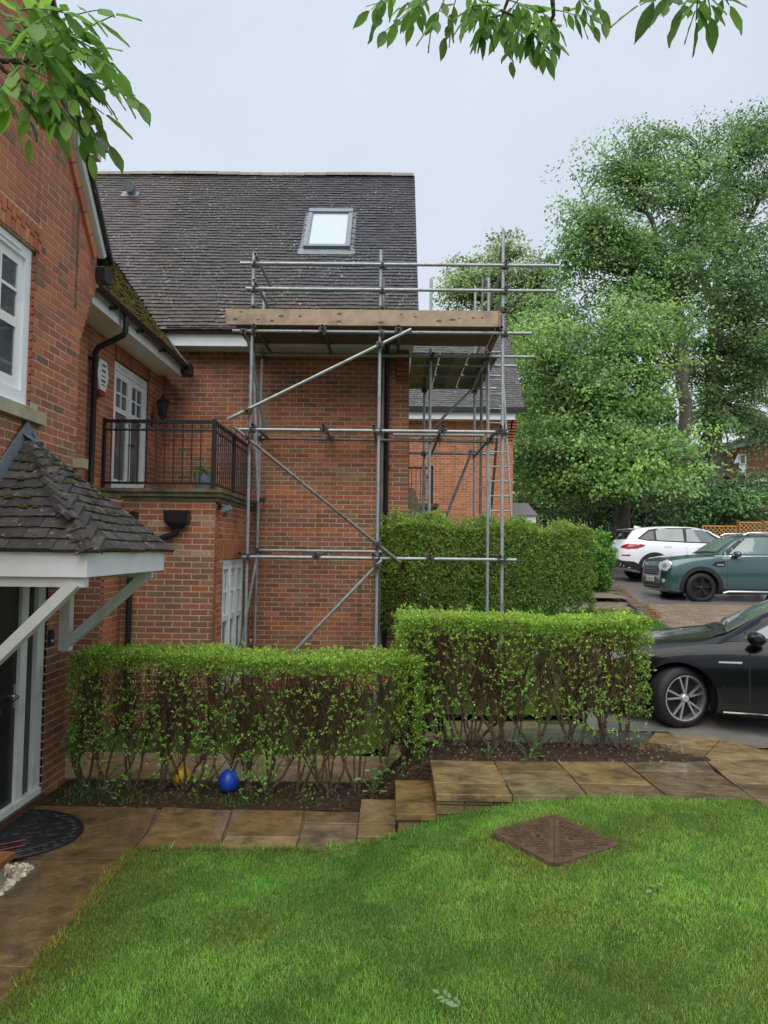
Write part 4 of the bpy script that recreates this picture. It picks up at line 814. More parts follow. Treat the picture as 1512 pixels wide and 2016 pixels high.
for k in range(10): MB().tube([(XH + .27 - k * .45, fr, frz - .03), (XH - .17 - k * .45, fr, frz - .03)], .11, 10, (.13, .12, .11)).build('ridge_tile', 'roof_tile', FR_)
# small slate porch roof in front of the balcony
p0, p1 = at(803, 985, 16.5), at(836, 1040, 16.2)
sv = np.array((0, .8, .9)); sv /= np.linalg.norm(sv); sn = np.array((0, -sv[2], sv[1]))
SP = MB().add([(p0[0] - .5, 16.0, 2.6), (p1[0] + .1, 16.0, 2.6), (p0[0] + .15, 16.9, 3.75), (p0[0] - .5, 16.9, 3.75)], [(0, 1, 2, 3)]).build('porch_roof', 'slab_side', FH.e)
FH.roof(SP, (p0[0] - .4, 16.0, 2.62), (1, 0, 0), sv, sn, 0, 1.0, 0, 1.45, .14, .2, lambda u, v: u < .88 - v * .28, lambda u, v: (.10 * random.uniform(.8, 1.2), .105, .125), 'roof_tile', .01, .02, .2)
MB().box(p0[0] - .5, 16.05, 1.0, p1[0], 16.6, 2.6, (1, 1, 1)).build('porch_wall', 'unlit_dark', FH.e)
q = at(1025, 1018, 23); MB().box(q[0] - .5, 22.8, q[2] - .2, q[0] + .45, 23.6, q[2] + .05).build('side_porch', 'white_paint', FH.e); MB().obox((q[0] - .1, 23.2, q[2] + .25), (.62, 0, 0), (0, .5, 0), (0, 0, .2), (.09, .08, .08), .5).build('side_porch_roof', 'roof_tile', FH.e)
FH.finish_bricks(); FH.finish_tiles(300)
DH = thing('distant_house', 'distant red brick house with white window panel beyond the parking trees', 'house', None, (21, 42, 3))
a, b_ = at(1412, 890, 42), at(1560, 850, 42); c = at(1412, 936, 42)
dm_ = MB(); dm_.prism([(a[0], 2.5), (b_[0] + 4, 2.5), (b_[0] + 4, b_[2] + 1.0), (a[0], a[2])], 42, 47, lambda u, v, w: (u, w, v)); dm_.build('wall', 'kerb_brick', DH)
me = DH.children[0].data; me.color_attributes[0].data.foreach_set('color', [.27, .10, .06, 1] * len(me.vertices))
for k in range(int((a[2] + 2.2 - c[2]) / .12)): MB().box(a[0], 41.97, c[2] + k * .12, b_[0] + 4, 41.99, c[2] + k * .12 + .085, np.array((.29, .105, .06)) * random.uniform(.8, 1.15)).build('tile_hanging', 'kerb_brick', DH) if c[2] + k * .12 < a[2] - .05 else None
MB().beam((a[0] - .5, 41.8, a[2] - .05), (b_[0] + 4, 41.8, b_[2] + 1.0), .4, .22, (0, 0, 1)).build('bargeboard', 'white_paint', DH); MB().beam((a[0] - .8, 43, a[2] + .1), (b_[0] + 4, 43, b_[2] + 1.25), 4, .2, (0, 0, 1), (.1, .1, .1)).build('roof', 'roof_tile', DH)
w0, w1 = at(1454, 916, 41.9), at(1468, 938, 41.9); MB().box(w0[0], 41.85, w1[2], w1[0], 41.95, w0[2]).build('white_panel', 'white_paint', DH)
w2, w3 = at(1456, 896, 41.9), at(1467, 914, 41.9); WN = MB().box(w2[0] - .05, 41.86, w3[2] - .02, w3[0] + .05, 41.94, w2[2] + .05).build('window', 'white_paint', DH); MB().box(w2[0] + .05, 41.84, w3[2] + .05, w3[0] - .04, 41.855, w2[2]).build('pane', 'pane', WN)
w4 = at(1441, 914, 41.5); MB().add([(w4[0], 41.5, w4[2]), (w2[0] - .1, 41.8, w4[2] + .15), (w2[0] - .1, 41.8, w4[2] + .75), (w4[0] + .1, 41.5, w4[2] + .05)], [(0, 1, 2, 3)]).build('open_sash', 'white_paint', WN)
MB().box(a[0] + 1.2, 41.7, c[2] - .35, b_[0] + 4, 41.95, c[2] - .15).build('lower_fascia', 'white_paint', DH); MB().box(a[0] - .6, 41.6, c[2] - .12, b_[0] + 4, 41.96, c[2] - .02).build('lower_gutter', 'black_plastic', DH)
# ------------------------------------------------------------------ scaffold round the projecting wing
SF = thing('scaffold', 'galvanised tube scaffold with timber toe board against the brick wing', 'scaffold', None, (0, 10.2, .3))
R_T = .0242; YO, YI, YR = 10.2, 11.2, 13.3
XS = (-2.06, -.195, 1.59)
def tube(name, a, b, col=None): return MB().pipe(a, b, R_T).build(name, 'old_tube' if name == 'transom' or random.random() < .22 else 'galvanised', SF, True, 50)
def coupler(p, axis=0):
    b = MB(); b.obox(p, (.05, 0, 0), (0, .046, 0), (0, 0, .036)); b.obox(np.asarray(p) + (.0, -.05, .01), (.016, 0, 0), (0, .04, 0), (0, 0, .015)); b.tube([np.asarray(p) + (.025, -.035, -.085), np.asarray(p) + (.025, -.035, .04)], .011, 6); b.tube([np.asarray(p) + (-.06, -.02, .015), np.asarray(p) + (.07, -.02, .015)], .012, 6); return b.build('coupler', 'coupler', SF)
gz = lambda x, y: float(G(x, y)) - .02
for x, zt in zip(XS, (6.60, 6.66, 6.97)): tube('standard', (x + .0, YO, gz(x, YO)), (x + .004, YO, zt))
tube('standard', (XS[0] - .06, YI, 0), (XS[0] - .02, YI, 6.39)); tube('standard', (-.16, YI, 0), (-.155, YI, 6.64)); tube('standard', (.60, YI, .3), (.60, YI, 6.62)); tube('standard', (1.52, YI, .5), (1.52, YI, 6.65))
for x, zt in ((.60, 5.9), (1.55, 7.3)): tube('standard', (x, YR, .6), (x, YR, zt))
tube('standard', (1.52, 12.2, .6), (1.55, 12.2, 7.05))
# ledgers and guard rails along the front
for z, x0, x1 in ((5.43, -2.33, 2.0), (3.99, -2.22, 1.66), (2.16, -2.14, 1.79), (6.43, -2.24, 2.40), (6.055, -2.15, 2.33)): tube('ledger' if z < 6 else 'guard_rail', (x0, YO - .05, z), (x1, YO - .05, z))
tube('ledger', (-2.2, YI - .05, 5.36), (2.25, YI - .05, 5.36)); tube('ledger', (-2.06, YI - .05, 4.02), (1.62, YI - .05, 4.0)); tube('ledger', (.02, YI - .12, 4.09), (1.45, YI - .12, 4.09)); tube('ledger', (-2.1, YI - .05, 2.25), (-.1, YI - .05, 2.25))
tube('ledger', (.3, YR - .05, 4.09), (1.95, YR - .05, 4.09)); tube('ledger', (.28, YR - .05, 5.33), (1.95, YR - .05, 5.33)); tube('ledger', (.25, 12.3, 5.33), (1.95, 12.3, 5.33)); tube('ledger', (.3, 11.6, 5.33), (2.05, 11.6, 5.33))
# transoms and returns running back to the wall
for x, z, y1 in ((XS[0] + .06, 6.52, 11.45), (XS[0] + .05, 6.14, 11.45), (XS[0] + .06, 5.48, 11.35), (-1.02, 5.48, 11.4), (.075, 5.48, 11.4), (1.55, 5.48, 13.6), (XS[0] + .07, 4.04, 11.3), (-.98, 4.04, 11.4), (-.26, 4.04, 11.4), (.72, 4.05, 13.4), (1.54, 4.05, 13.5),
                 (XS[0] - .07, 2.21, 11.3), (-1.06, 2.21, 11.35), (-.245, 2.21, 11.3), (.56, 2.21, 11.2), (1.54, 2.21, 11.0), (1.63, 6.50, 14.2), (1.63, 6.12, 13.9)): tube('transom' if z < 6 else 'guard_rail', (x, YO - .17, z), (x + .01, y1, z))
tube('ledger', (.63, YI - .2, 5.36), (.63, YR + .3, 5.33)); tube('ledger', (1.50, YI - .2, 5.36), (1.50, YR + .3, 5.33))
# braces
for a, b in (((-2.35, 10.10, 4.13), (.26, 10.10, 5.46)), ((-2.26, 10.10, 4.01), (.13, 10.10, 2.11)), ((-.12, 10.10, 2.14), (-1.66, 10.10, .5)), ((-2.17, 10.9, 5.42), (-2.05, 10.9, 3.0)), ((-2.06, 10.95, 2.15), (-2.32, 10.6, .1)), ((-2.15, 10.3, 5.42), (-1.98, 11.2, 4.0)),
             ((.50, 13.2, 4.3), (1.52, 13.2, 5.33)), ((.75, 12.6, 2.3), (1.50, 13.2, 4.15))): tube('brace', a, b)
MB().beam((1.72, 12.6, 2.4), (1.86, 12.5, 4.35), .035, .10, (0, 1, 0)).build('brace', 'coupler', SF)
for x in XS:
    for z in (5.43, 3.99, 2.16, 6.43, 6.055, 5.78): coupler((x + .03, YO - .02, z))
for p in ((-2.08, 10.12, 4.25), (-.19, 10.12, 5.24), (-2.06, 10.12, 3.87), (-.19, 10.12, 2.36), (-.19, 10.12, 2.05), (-1.02, 10.14, 5.45), (.075, 10.14, 5.45), (-.98, 10.14, 4.0), (-.98, 11.12, 4.03), (.72, 10.14, 4.0), (.72, 11.1, 4.02), (1.54, 10.14, 4.0), (1.54, 11.1, 4.02), (.60, YI, 5.35), (1.52, YI, 5.33),
          (.60, YR, 5.3), (1.55, YR, 5.3), (.60, YR, 4.09), (1.5, YR, 4.12), (-2.08, YI, 4.03), (-2.08, YI, 2.25), (-2.04, YI, 3.05), (-1.06, 10.14, 2.18), (.56, 10.14, 2.18), (-.16, YI, 5.36), (-2.05, YI, 5.34), (-2.17, 10.16, 5.42), (1.63, 12.2, 6.5)): coupler(p)
# timber: toe boards, deck boards
TB = (.38, .285, .20)
toe = MB(); toe.box(-2.42, YO - .115, 5.505, 1.50, YO - .077, 5.735, TB); TBo = toe.build('toe_board', 'board', SF)
for i, (x, z, r) in enumerate(((-2.2, 5.69, .022), (-1.62, 5.63, .03), (-1.75, 5.56, .026), (-1.35, 5.63, .02), (-.78, 5.67, .028), (-.78, 5.56, .03), (-.18, 5.55, .03), (.12, 5.67, .02), (.32, 5.64, .018), (.66, 5.58, .03), (.85, 5.60, .03), (1.15, 5.63, .02), (1.28, 5.63, .018), (-1.95, 5.58, .02), (.95, 5.62, .016), (-2.28, 5.58, .03))):
    MB().add([(x + r * random.uniform(.9, 1.7) * math.cos(t), YO - .1155, z + r * random.uniform(.5, .8) * math.sin(t)) for t in np.linspace(0, 6.283, 11)[:-1]], [tuple(range(10))]).build('knot', 'slab_side', TBo)
MB().box(1.50, YO - .115, 5.505, 1.537, YI + .3, 5.74, (.30, .15, .10)).build('toe_board', 'board', SF)
for k in range(4): y0 = YO + .0 + k * .235; MB().box(-2.3, y0, 5.515, 1.48, y0 + .225, 5.553, np.array((.17, .13, .10)) * random.uniform(.85, 1.1)).build('deck_board', 'board', SF)
for k in range(6): x0 = .30 + k * .232; MB().box(x0, YI - .02, 5.385, x0 + (.205 if k in (1, 3) else .225), YR + .25, 5.42, np.array(((.30, .235, .14), (.28, .21, .13), (.17, .155, .13), (.31, .24, .145), (.18, .165, .14), (.16, .15, .13))[k])).build('deck_board', 'board', SF)
# ladder
LD_ = thing('ladder', 'pale aluminium ladder standing beside the right hand scaffold pole', 'ladder', None, (2, 12.3, .8))
T0, T1, B0, B1 = np.array((1.62, 12.35, 5.9)), np.array((1.90, 12.35, 5.9)), np.array((1.74, 12.0, .8)), np.array((2.16, 12.0, .8))
for a, b in ((T0, B0), (T1, B1)): MB().beam(a, b, .028, .06, (0, 1, 0)).build('stile', 'galvanised', LD_)
for k in range(20):
    t = (k + .5) / 20; MB().tube([T0 + (B0 - T0) * t, T1 + (B1 - T1) * t], .013, 8).build('rung', 'galvanised', LD_)
# ------------------------------------------------------------------ lawn grass
def patch(x, y): return np.sin(x * 1.7 + 1.3 * np.sin(y * 1.9)) * np.sin(y * 1.4 + np.sin(x * 2.3) * 1.2)
def grass_quads(x, y, z, ht, wd, lean=.5, dirs=None):
    n = len(x); P = np.stack([x, y, z], 1); a = RNG.uniform(0, 2 * np.pi, n); S = np.stack([np.cos(a), np.sin(a), np.zeros(n)], 1) * wd[:, None] / 2
    L_ = np.stack([RNG.normal(0, lean, n), RNG.normal(0, lean, n), np.ones(n)], 1); L_ /= np.linalg.norm(L_, axis=1, keepdims=True); T = P + L_ * ht[:, None]
    return np.stack([P - S, P + S, T + S * .25, T - S * .25], 1)
n = 420000; y = 2.62 + (5.56 - 2.62) * RNG.random(n) ** 1.15; x = RNG.uniform(-1.95, 3.6, n)
k = np.abs(x) < y * .62 + .15; x, y = x[k], y[k]
mr = lambda x, y: np.abs((x - 1.09) * .975 - (y - 4.755) * .223) + np.abs((x - 1.09) * .223 + (y - 4.755) * .975)
man = mr(x, y) < .44; x, y = x[~man], y[~man]; n = len(x)
z = lawn_z(x, y) - .004; pt = patch(x, y) + .5 * patch(x * 2.7 + 3, y * 2.7); edge = RNG.random(n) < 1.15 * np.clip(1 - (x + 1.93) / (.46 + .14 * np.sin(y * 5.1)), 0, 1); edge2 = (RNG.random(n) < 1.1 * np.clip(1 - (5.54 - y) / (.2 + .06 * np.sin(x * 7)), 0, 1)) & (x < -.3)
ring = np.exp(-((mr(x, y) - .5) / .09) ** 2) * RNG.random(n)
moss = np.clip(np.maximum(np.maximum(edge, edge2) * RNG.uniform(.4, .75, n), ring * .8) * 1.5 + (RNG.random(n) < .5) * np.clip(patch(x * 1.9 + 1, y * 2.1) - .62, 0, 1) * 1.2, 0, 1)[:, None]
c = np.array((.18, .36, .055)) * (1 + .22 * pt[:, None]) + np.array((.09, .06, .02)) * (RNG.random((n, 1)) ** 3)
hue = patch(x * .9 + 4, y * 1.1 + 2)[:, None] + .5 * patch(x * 4.1, y * 3.7)[:, None]; c = c * (1 + hue * np.array((.16, .02, .10))); tus = (patch(x * 6.3, y * 5.9 + 1) > .55)[:, None]; c = np.where(tus, c * np.array((.72, .86, .8)), c)
c = c * np.exp(RNG.normal(0, .24, (n, 1))); c = c * (1 - moss * .8) + np.array((.24, .175, .025)) * moss * .8
pale = RNG.random(n) < .08; c[pale] = np.array((.36, .42, .22)) * RNG.uniform(.6, 1, (pale.sum(), 1))
ht = RNG.uniform(.012, .032, n) * (1 - .45 * moss[:, 0]) * (1 + .15 * pt); wd = RNG.uniform(.0022, .0040, n) * (.7 + .1 * y)
tag(quads('grass', grass_quads(x, y, z, ht, wd), c, 'grass', None, 'stuff'), 'short bright green mown grass of the front lawn', 'grass')
n = 7000; x = np.concatenate([RNG.uniform(-1.9, 3.4, 4500), RNG.normal(-1.91, .03, 2500)]); y = np.concatenate([RNG.normal(5.515, .022, 4500), RNG.uniform(2.8, 5.5, 2500)]); k = patch(x * 5, y * 5 + x * 3) > -.15; x, y = x[k], y[k]; n = len(x)
tag(quads('edge_grass', grass_quads(x, y, lawn_z(x, y) - .004, RNG.uniform(.025, .065, n), RNG.uniform(.003, .006, n), .7), np.where((x < -1.84)[:, None] & (RNG.random((n, 1)) < .7), vary((.26, .20, .04), n, .3), vary((.17, .32, .05), n, .3)), 'grass', None, 'stuff'), 'ragged longer grass tufts along the edge of the paving', 'grass')
n = 60000; x = RNG.uniform(-3.4, 3.6, n); y = RNG.uniform(8.05, 13.8, n); k = ((y < 9.0) & (x < .45)) | ((x > .2) & (x < 2.2 + np.maximum(0, y - 10) * .4)); x, y = x[k], y[k]; n = len(x)
tag(quads('verge_grass', grass_quads(x, y, np.array(G(x, y)) - .012, RNG.uniform(.03, .07, n), RNG.uniform(.004, .007, n)), vary((.075, .20, .022), n, .25), 'grass', None, 'stuff'), 'longer green grass between the hedges and the houses', 'grass')
n = 9000; x = RNG.uniform(3.7, 5.0, n); y = RNG.uniform(12.6, 14.6, n); tag(quads('bank_grass', grass_quads(x, y, np.array(road_z(y)) + .03, RNG.uniform(.03, .08, n), RNG.uniform(.005, .009, n)), vary((.09, .21, .025), n, .25), 'grass', None, 'stuff'), 'grass at the foot of the tall hedge by the kerb', 'grass')

# ------------------------------------------------------------------ hedges
def curve_pts(a, b, c, m=6): t = np.linspace(0, 1, m)[:, None]; return (1 - t) ** 2 * a + 2 * t * (1 - t) * b + t * t * c
def strips(name, pts_list, radii_list, cols, parent, m='twig'):
    """many thin three-sided twigs in one mesh; pts_list (N,m,3)."""
    A = np.asarray(pts_list); N_, m_, _ = A.shape; D = np.gradient(A, axis=1); D /= np.linalg.norm(D, axis=2, keepdims=True) + 1e-9
    X = np.cross(D, np.array((.3, .9, .1))); X /= np.linalg.norm(X, axis=2, keepdims=True) + 1e-9; Y = np.cross(D, X); R = np.asarray(radii_list)[:, :, None]
    ring = [A + R * (X * math.cos(t) + Y * math.sin(t)) for t in (0, 2.094, 4.189)]; Q, C = [], []
    for i in range(3):
        a, b = ring[i], ring[(i + 1) % 3]; Q.append(np.stack([a[:, :-1], b[:, :-1], b[:, 1:], a[:, 1:]], 2).reshape(-1, 4, 3)); C.append(np.repeat(cols, m_ - 1, 0))
    return quads(name, np.concatenate(Q), np.concatenate(C), m, parent, 'stuff')
def tufts(P, up, nl, ln, wd, spread=.9):
    n = len(P); Pp = np.repeat(P, nl, 0); U_ = np.repeat(up, nl, 0); D = U_ + RNG.normal(0, spread, (n * nl, 3)); Nn = np.cross(D, rdir(n * nl)) + U_ * .8
    return leaves(Pp + RNG.normal(0, ln * .25, (n * nl, 3)), D, Nn, RNG.uniform(.7, 1.25, n * nl) * ln, RNG.uniform(.8, 1.2, n * nl) * wd)
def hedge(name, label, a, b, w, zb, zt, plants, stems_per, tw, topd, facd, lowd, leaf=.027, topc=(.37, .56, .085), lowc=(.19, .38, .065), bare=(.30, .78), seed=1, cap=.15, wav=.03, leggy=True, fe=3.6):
    random.seed(seed); a, b = np.array(a, float), np.array(b, float); L_ = np.linalg.norm(b - a); d = (b - a) / L_; nn = np.array((-d[1], d[0])); 
    H = thing(name, label, 'hedge', None, ((a[0] + b[0]) / 2, (a[1] + b[1]) / 2, float(zb((a[0] + b[0]) / 2))))
    def W(s, t, h):
        x = a[0] + d[0] * s + nn[0] * t; yy = a[1] + d[1] * s + nn[1] * t; z0 = zb(x); return np.stack([x, yy, z0 + (zt(x) - z0) * h], -1)
    hgt = float(zt(a[0]) - zb(a[0])); SP = []
    if leggy:
        for i in range(plants):
            s0 = L_ * (i + .5) / plants + random.uniform(-.08, .08); t0 = random.uniform(-.12, .12) * w
            for j in range(stems_per if random.random() < .7 else stems_per - 1):
                s1 = s0 + random.gauss(0, .22); t1 = t0 + random.gauss(0, .22) * w; h1 = random.uniform(.5, .85)
                p = curve_pts(W(s0 + random.uniform(-.03, .03), t0, -.02), W(s0 + (s1 - s0) * random.uniform(.5, 1.1), t0 * 1.2, h1 * .42), W(np.clip(s1, 0, L_), t1, h1), 7)
                p[1:-1] += np.array([[random.gauss(0, .012) for _ in range(3)] for _ in range(5)])
                MB().tube(p, np.linspace(random.uniform(.010, .018), .004, 7), 6, (.09, .062, .042)).build('stem', 'bark', H, True); SP.append(p)
    n = int(tw * L_ * .8); SPa = np.array(SP); j = RNG.integers(0, len(SPa), n); fk = RNG.uniform(2.3, 5.99, n); i0 = fk.astype(int); fr_ = (fk - i0)[:, None]; A = SPa[j, i0] * (1 - fr_) + SPa[j, i0 + 1] * fr_
    rel = A[:, :2] - a[None]; sA = rel @ d; tA = rel @ nn; z0A = zb(A[:, 0]); hA = (A[:, 2] - z0A) / (zt(A[:, 0]) - z0A); h1 = np.minimum(hA + RNG.uniform(.12, .5, n), .965)
    C_ = W(np.clip(sA + RNG.normal(0, .13, n), 0, L_), np.clip(tA * 1.3 + RNG.normal(0, .22, n) * w, -w * .49, w * .49), h1); B_ = (A + C_) / 2 + RNG.normal(0, .025, (n, 3)) + (0, 0, -.02); tt = np.linspace(0, 1, 5)[None, :, None]
    Pp = (1 - tt) ** 2 * A[:, None] + 2 * tt * (1 - tt) * B_[:, None] + tt * tt * C_[:, None]
    strips('twigs', Pp, RNG.uniform(.0018, .0038, n)[:, None] * np.linspace(1.2, .6, 5)[None], vary((.15, .098, .06), n, .3), H)
    wavef = lambda s, t: wav / hgt * (np.sin(s * 5 + t * 7) + np.sin(s * 11.3 + 1)) * .5
    Q, C = [], []
    n = int(topd * L_ * w); s = RNG.uniform(-.02, L_ + .02, n); t = RNG.uniform(-.54, .54, n) * w; dep = RNG.random(n) ** 1.7; h = 1 + wavef(s, t) - dep * cap / hgt + (RNG.random(n) < .06) * RNG.uniform(0, .05, n) / hgt * 2
    P = W(s, t, h); up = np.tile((0, 0, 1.), (n, 1)) + nn[None, :].repeat(n, 0) @ np.array([[1, 0, 0], [0, 1, 0]]) * (t / w)[:, None]; nl = 6
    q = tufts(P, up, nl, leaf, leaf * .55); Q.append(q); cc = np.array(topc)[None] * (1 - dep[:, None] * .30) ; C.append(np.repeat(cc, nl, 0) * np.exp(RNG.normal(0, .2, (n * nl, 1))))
    n = int(facd * L_ * hgt); s = RNG.uniform(-.02, L_ + .02, n); side = np.where(RNG.random(n) < .75, -1, 1); h = 1 - RNG.random(n) ** fe * .7; t = side * w * (.5 + RNG.normal(0, .035, n))
    P = W(s, t, h); up = np.concatenate([nn[None] * side[:, None] * .8, np.full((n, 1), .5)], 1); nl = 5
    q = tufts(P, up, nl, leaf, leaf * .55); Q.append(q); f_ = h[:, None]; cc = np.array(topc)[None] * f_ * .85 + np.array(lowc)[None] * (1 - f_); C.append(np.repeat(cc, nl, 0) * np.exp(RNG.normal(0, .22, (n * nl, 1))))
    for sgn, e in ((-1, 0), (1, L_)):                                      # end faces
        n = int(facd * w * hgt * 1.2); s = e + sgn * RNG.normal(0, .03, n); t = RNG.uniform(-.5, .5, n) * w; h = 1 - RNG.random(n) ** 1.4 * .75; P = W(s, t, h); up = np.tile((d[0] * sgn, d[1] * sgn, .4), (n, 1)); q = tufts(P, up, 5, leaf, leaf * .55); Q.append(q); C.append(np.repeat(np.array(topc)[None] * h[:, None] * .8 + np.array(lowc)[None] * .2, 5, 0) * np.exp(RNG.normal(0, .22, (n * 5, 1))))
    nclump = max(3, int(lowd * L_))
    for _ in range(nclump):                                                # leafy shoots lower down
        s0, h0 = random.uniform(0, L_), random.uniform(.14, .62); n = random.randint(6, 26); s = s0 + RNG.normal(0, .06, n); h = np.clip(h0 + RNG.normal(0, .09, n), .05, .9); t = -w * (.30 + RNG.random(n) * .24)
        q = tufts(W(s, t, h), np.tile((0, -.5, .8), (n, 1)), 5, leaf * 1.05, leaf * .6); Q.append(q); C.append(vary(np.array(lowc) * random.uniform(.9, 1.5), n * 5, .2))
    quads('foliage', np.concatenate(Q), np.clip(np.concatenate(C), 0, 1), 'leaf', H, 'stuff'); return H
zero = lambda x: np.zeros_like(np.asarray(x, float)); bz = lambda x: .43 * sst(-.30, .42, x)
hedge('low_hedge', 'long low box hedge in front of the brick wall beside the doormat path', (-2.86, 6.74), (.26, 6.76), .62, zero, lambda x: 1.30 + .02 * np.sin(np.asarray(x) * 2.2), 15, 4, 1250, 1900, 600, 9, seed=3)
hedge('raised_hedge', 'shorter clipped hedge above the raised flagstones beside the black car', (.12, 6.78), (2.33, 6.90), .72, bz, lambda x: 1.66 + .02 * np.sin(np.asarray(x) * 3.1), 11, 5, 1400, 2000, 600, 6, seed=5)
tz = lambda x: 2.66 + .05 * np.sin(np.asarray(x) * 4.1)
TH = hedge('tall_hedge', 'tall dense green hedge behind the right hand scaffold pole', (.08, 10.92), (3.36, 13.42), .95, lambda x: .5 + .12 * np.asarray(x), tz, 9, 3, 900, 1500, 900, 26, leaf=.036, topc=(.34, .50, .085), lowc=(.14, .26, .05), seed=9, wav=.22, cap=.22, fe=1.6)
# its face is leafy right down to the ground
n = 15000; d = np.array((3.38, 2.58)); Ld = np.linalg.norm(d); d /= Ld; nn = np.array((-d[1], d[0])); s = RNG.random(n) ** .9 * Ld; h = RNG.random(n); t = -.475 + RNG.normal(0, .05, n)
bareF = .75 * (patch(s * 3.3, h * 6) > .35) + np.exp(-(((s - 1.75) / .28) ** 2 + ((h - .45) / .3) ** 2)) + np.exp(-(((s - .2) / .35) ** 2 + ((h - .2) / .35) ** 2)); k = RNG.random(n) > bareF * 1.1; s, h, t = s[k], h[k], t[k]; n = len(s)
P = np.stack([.08 + d[0] * s + nn[0] * t, 10.92 + d[1] * s + nn[1] * t, .45 + h * 2.2], 1); q = tufts(P, np.tile((nn[0] * -.8, nn[1] * -.8, .4), (n, 1)), 5, .036, .02)
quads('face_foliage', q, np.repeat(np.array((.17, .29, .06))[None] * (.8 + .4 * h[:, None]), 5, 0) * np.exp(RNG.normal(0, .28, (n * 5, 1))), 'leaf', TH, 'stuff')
shoot = RNG.uniform(0, Ld, 150); P = np.stack([.08 + d[0] * shoot + nn[0] * RNG.uniform(-.45, .4, 150), 10.92 + d[1] * shoot + nn[1] * RNG.uniform(-.4, .4, 150), np.full(150, 2.60)], 1); SH = np.repeat(P, 7, 0) + np.tile(np.linspace(0, 1, 7), 150)[:, None] * np.repeat(np.stack([RNG.normal(0, .05, 150), RNG.normal(0, .05, 150), RNG.uniform(.08, .32, 150)], 1), 7, 0)
quads('stray_shoots', tufts(SH, np.tile((0, 0, 1.), (1050, 1)), 3, .034, .019), vary((.33, .50, .085), 3150, .2), 'leaf', TH, 'stuff')
def bush(name, label, c, r, n, col, leaf=.06, trunk=True, flat=1.):
    H = thing(name, label, 'bush', None, (c[0], c[1], c[2] - r[2]))
    for _ in range(5): e = np.array((c[0] + random.gauss(0, r[0] * .4), c[1] + random.gauss(0, r[1] * .4), c[2] + random.uniform(-.2, .4) * r[2])); b0 = np.array((c[0], c[1], c[2] - r[2] * 1.02)); MB().tube(curve_pts(b0, (b0 + e) / 2 + (0, 0, .1), e), np.linspace(.03, .01, 6), 6).build('stem', 'bark', H, True)
    u = rdir(n); rad = 1 - RNG.random(n) ** 2 * .5; lump = 1 + .16 * np.sin(u[:, 0] * 7 + u[:, 2] * 5) + .12 * np.sin(u[:, 1] * 9 + u[:, 2] * 8); P = np.array(c) + u * np.array(r) * (rad * lump)[:, None]; P[:, 2] = np.maximum(P[:, 2], c[2] - r[2])
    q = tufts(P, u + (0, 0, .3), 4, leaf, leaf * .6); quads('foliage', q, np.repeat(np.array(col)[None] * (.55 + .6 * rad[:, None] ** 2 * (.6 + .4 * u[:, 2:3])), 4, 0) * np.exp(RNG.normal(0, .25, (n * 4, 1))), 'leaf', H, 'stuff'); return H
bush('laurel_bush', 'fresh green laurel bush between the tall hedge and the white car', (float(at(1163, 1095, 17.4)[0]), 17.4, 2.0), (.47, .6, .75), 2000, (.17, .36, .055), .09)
# broad leaved weeds by the steps and along the bed
def weed(name, label, c, n, ls, spread, col):
    H = thing(name, label, 'weed', None, c); m = MB(); Q = []
    for i in range(n):
        a = random.uniform(0, 6.28); r = random.uniform(.2, 1) * spread; e = np.array(c) + (math.cos(a) * r, math.sin(a) * r, random.uniform(.02, .2) * (spread / .12)); m.tube(curve_pts(np.array(c, float), (np.array(c) + e) / 2 + (0, 0, .03), e, 4), .0025, 4, (.10, .2, .05))
        D = np.array((math.cos(a), math.sin(a), random.uniform(-.4, .1))); S = np.array((-math.sin(a), math.cos(a), 0)); l = ls * random.uniform(.6, 1.2); V = [e, e + D * l * .15 + S * l * .42, e + D * l * .55 + S * l * .40 + (0, 0, .006), e + D * l, e + D * l * .55 - S * l * .40 + (0, 0, .006), e + D * l * .15 - S * l * .42]
        MB().add(V + [e + D * l * .4 + (0, 0, -.008)], [(0, 1, 6), (1, 2, 6), (2, 3, 6), (3, 4, 6), (4, 5, 6), (5, 0, 6)], np.array(col) * random.uniform(.8, 1.25)).build('leaf', 'leaf', H)
    m.build('stalks', 'twig', H); return H
p = at(735, 1540, 6.45); weed('broad_leaf_weed', 'pale green broad leaved weed in the soil beside the steps', (p[0], 6.45, .12), 16, .055, .13, (.19, .33, .10))
p = at(1040, 1440, 6.5); weed('bramble_weed', 'lobed green weed under the raised hedge', (p[0], 6.5, .42), 10, .06, .14, (.08, .20, .04))
p = at(960, 1475, 6.5); weed('small_weed', 'tiny weed at the foot of the raised hedge stems', (p[0], 6.48, .42), 8, .035, .09, (.09, .22, .05))
n = 1500; x = np.concatenate([RNG.normal(-2.75, .2, 500), RNG.normal(-1.6, .8, 500), RNG.uniform(-3, 2.5, 500)]); y = np.concatenate([RNG.normal(6.75, .12, 500), RNG.uniform(6.45, 6.6, 500), RNG.uniform(7.0, 7.1, 500)])
tag(quads('bed_weeds', grass_quads(x, y, np.array(bz(x)), RNG.uniform(.02, .09, n), RNG.uniform(.005, .012, n), .8), vary((.08, .2, .03), n, .3), 'grass', None, 'stuff'), 'sparse grass and weeds sprouting in the hedge bed', 'weeds')
cl = MB()
for _ in range(900):
    x, y = random.uniform(-3, 2.7), random.uniform(6.4, 7.1); r = random.uniform(.004, .013); cl.obox((x, y, bed_z(x, y) + .004), (r, 0, random.uniform(-.3, .3) * r), (0, r, 0), (0, 0, r * .7), random.choice(((.045, .03, .02), (.07, .045, .03), (.09, .065, .045), (.035, .025, .018), (.14, .11, .08))), .6)
cl.build('soil_crumbs', 'pebble', bpy.data.objects['planting_bed'], kind='stuff')
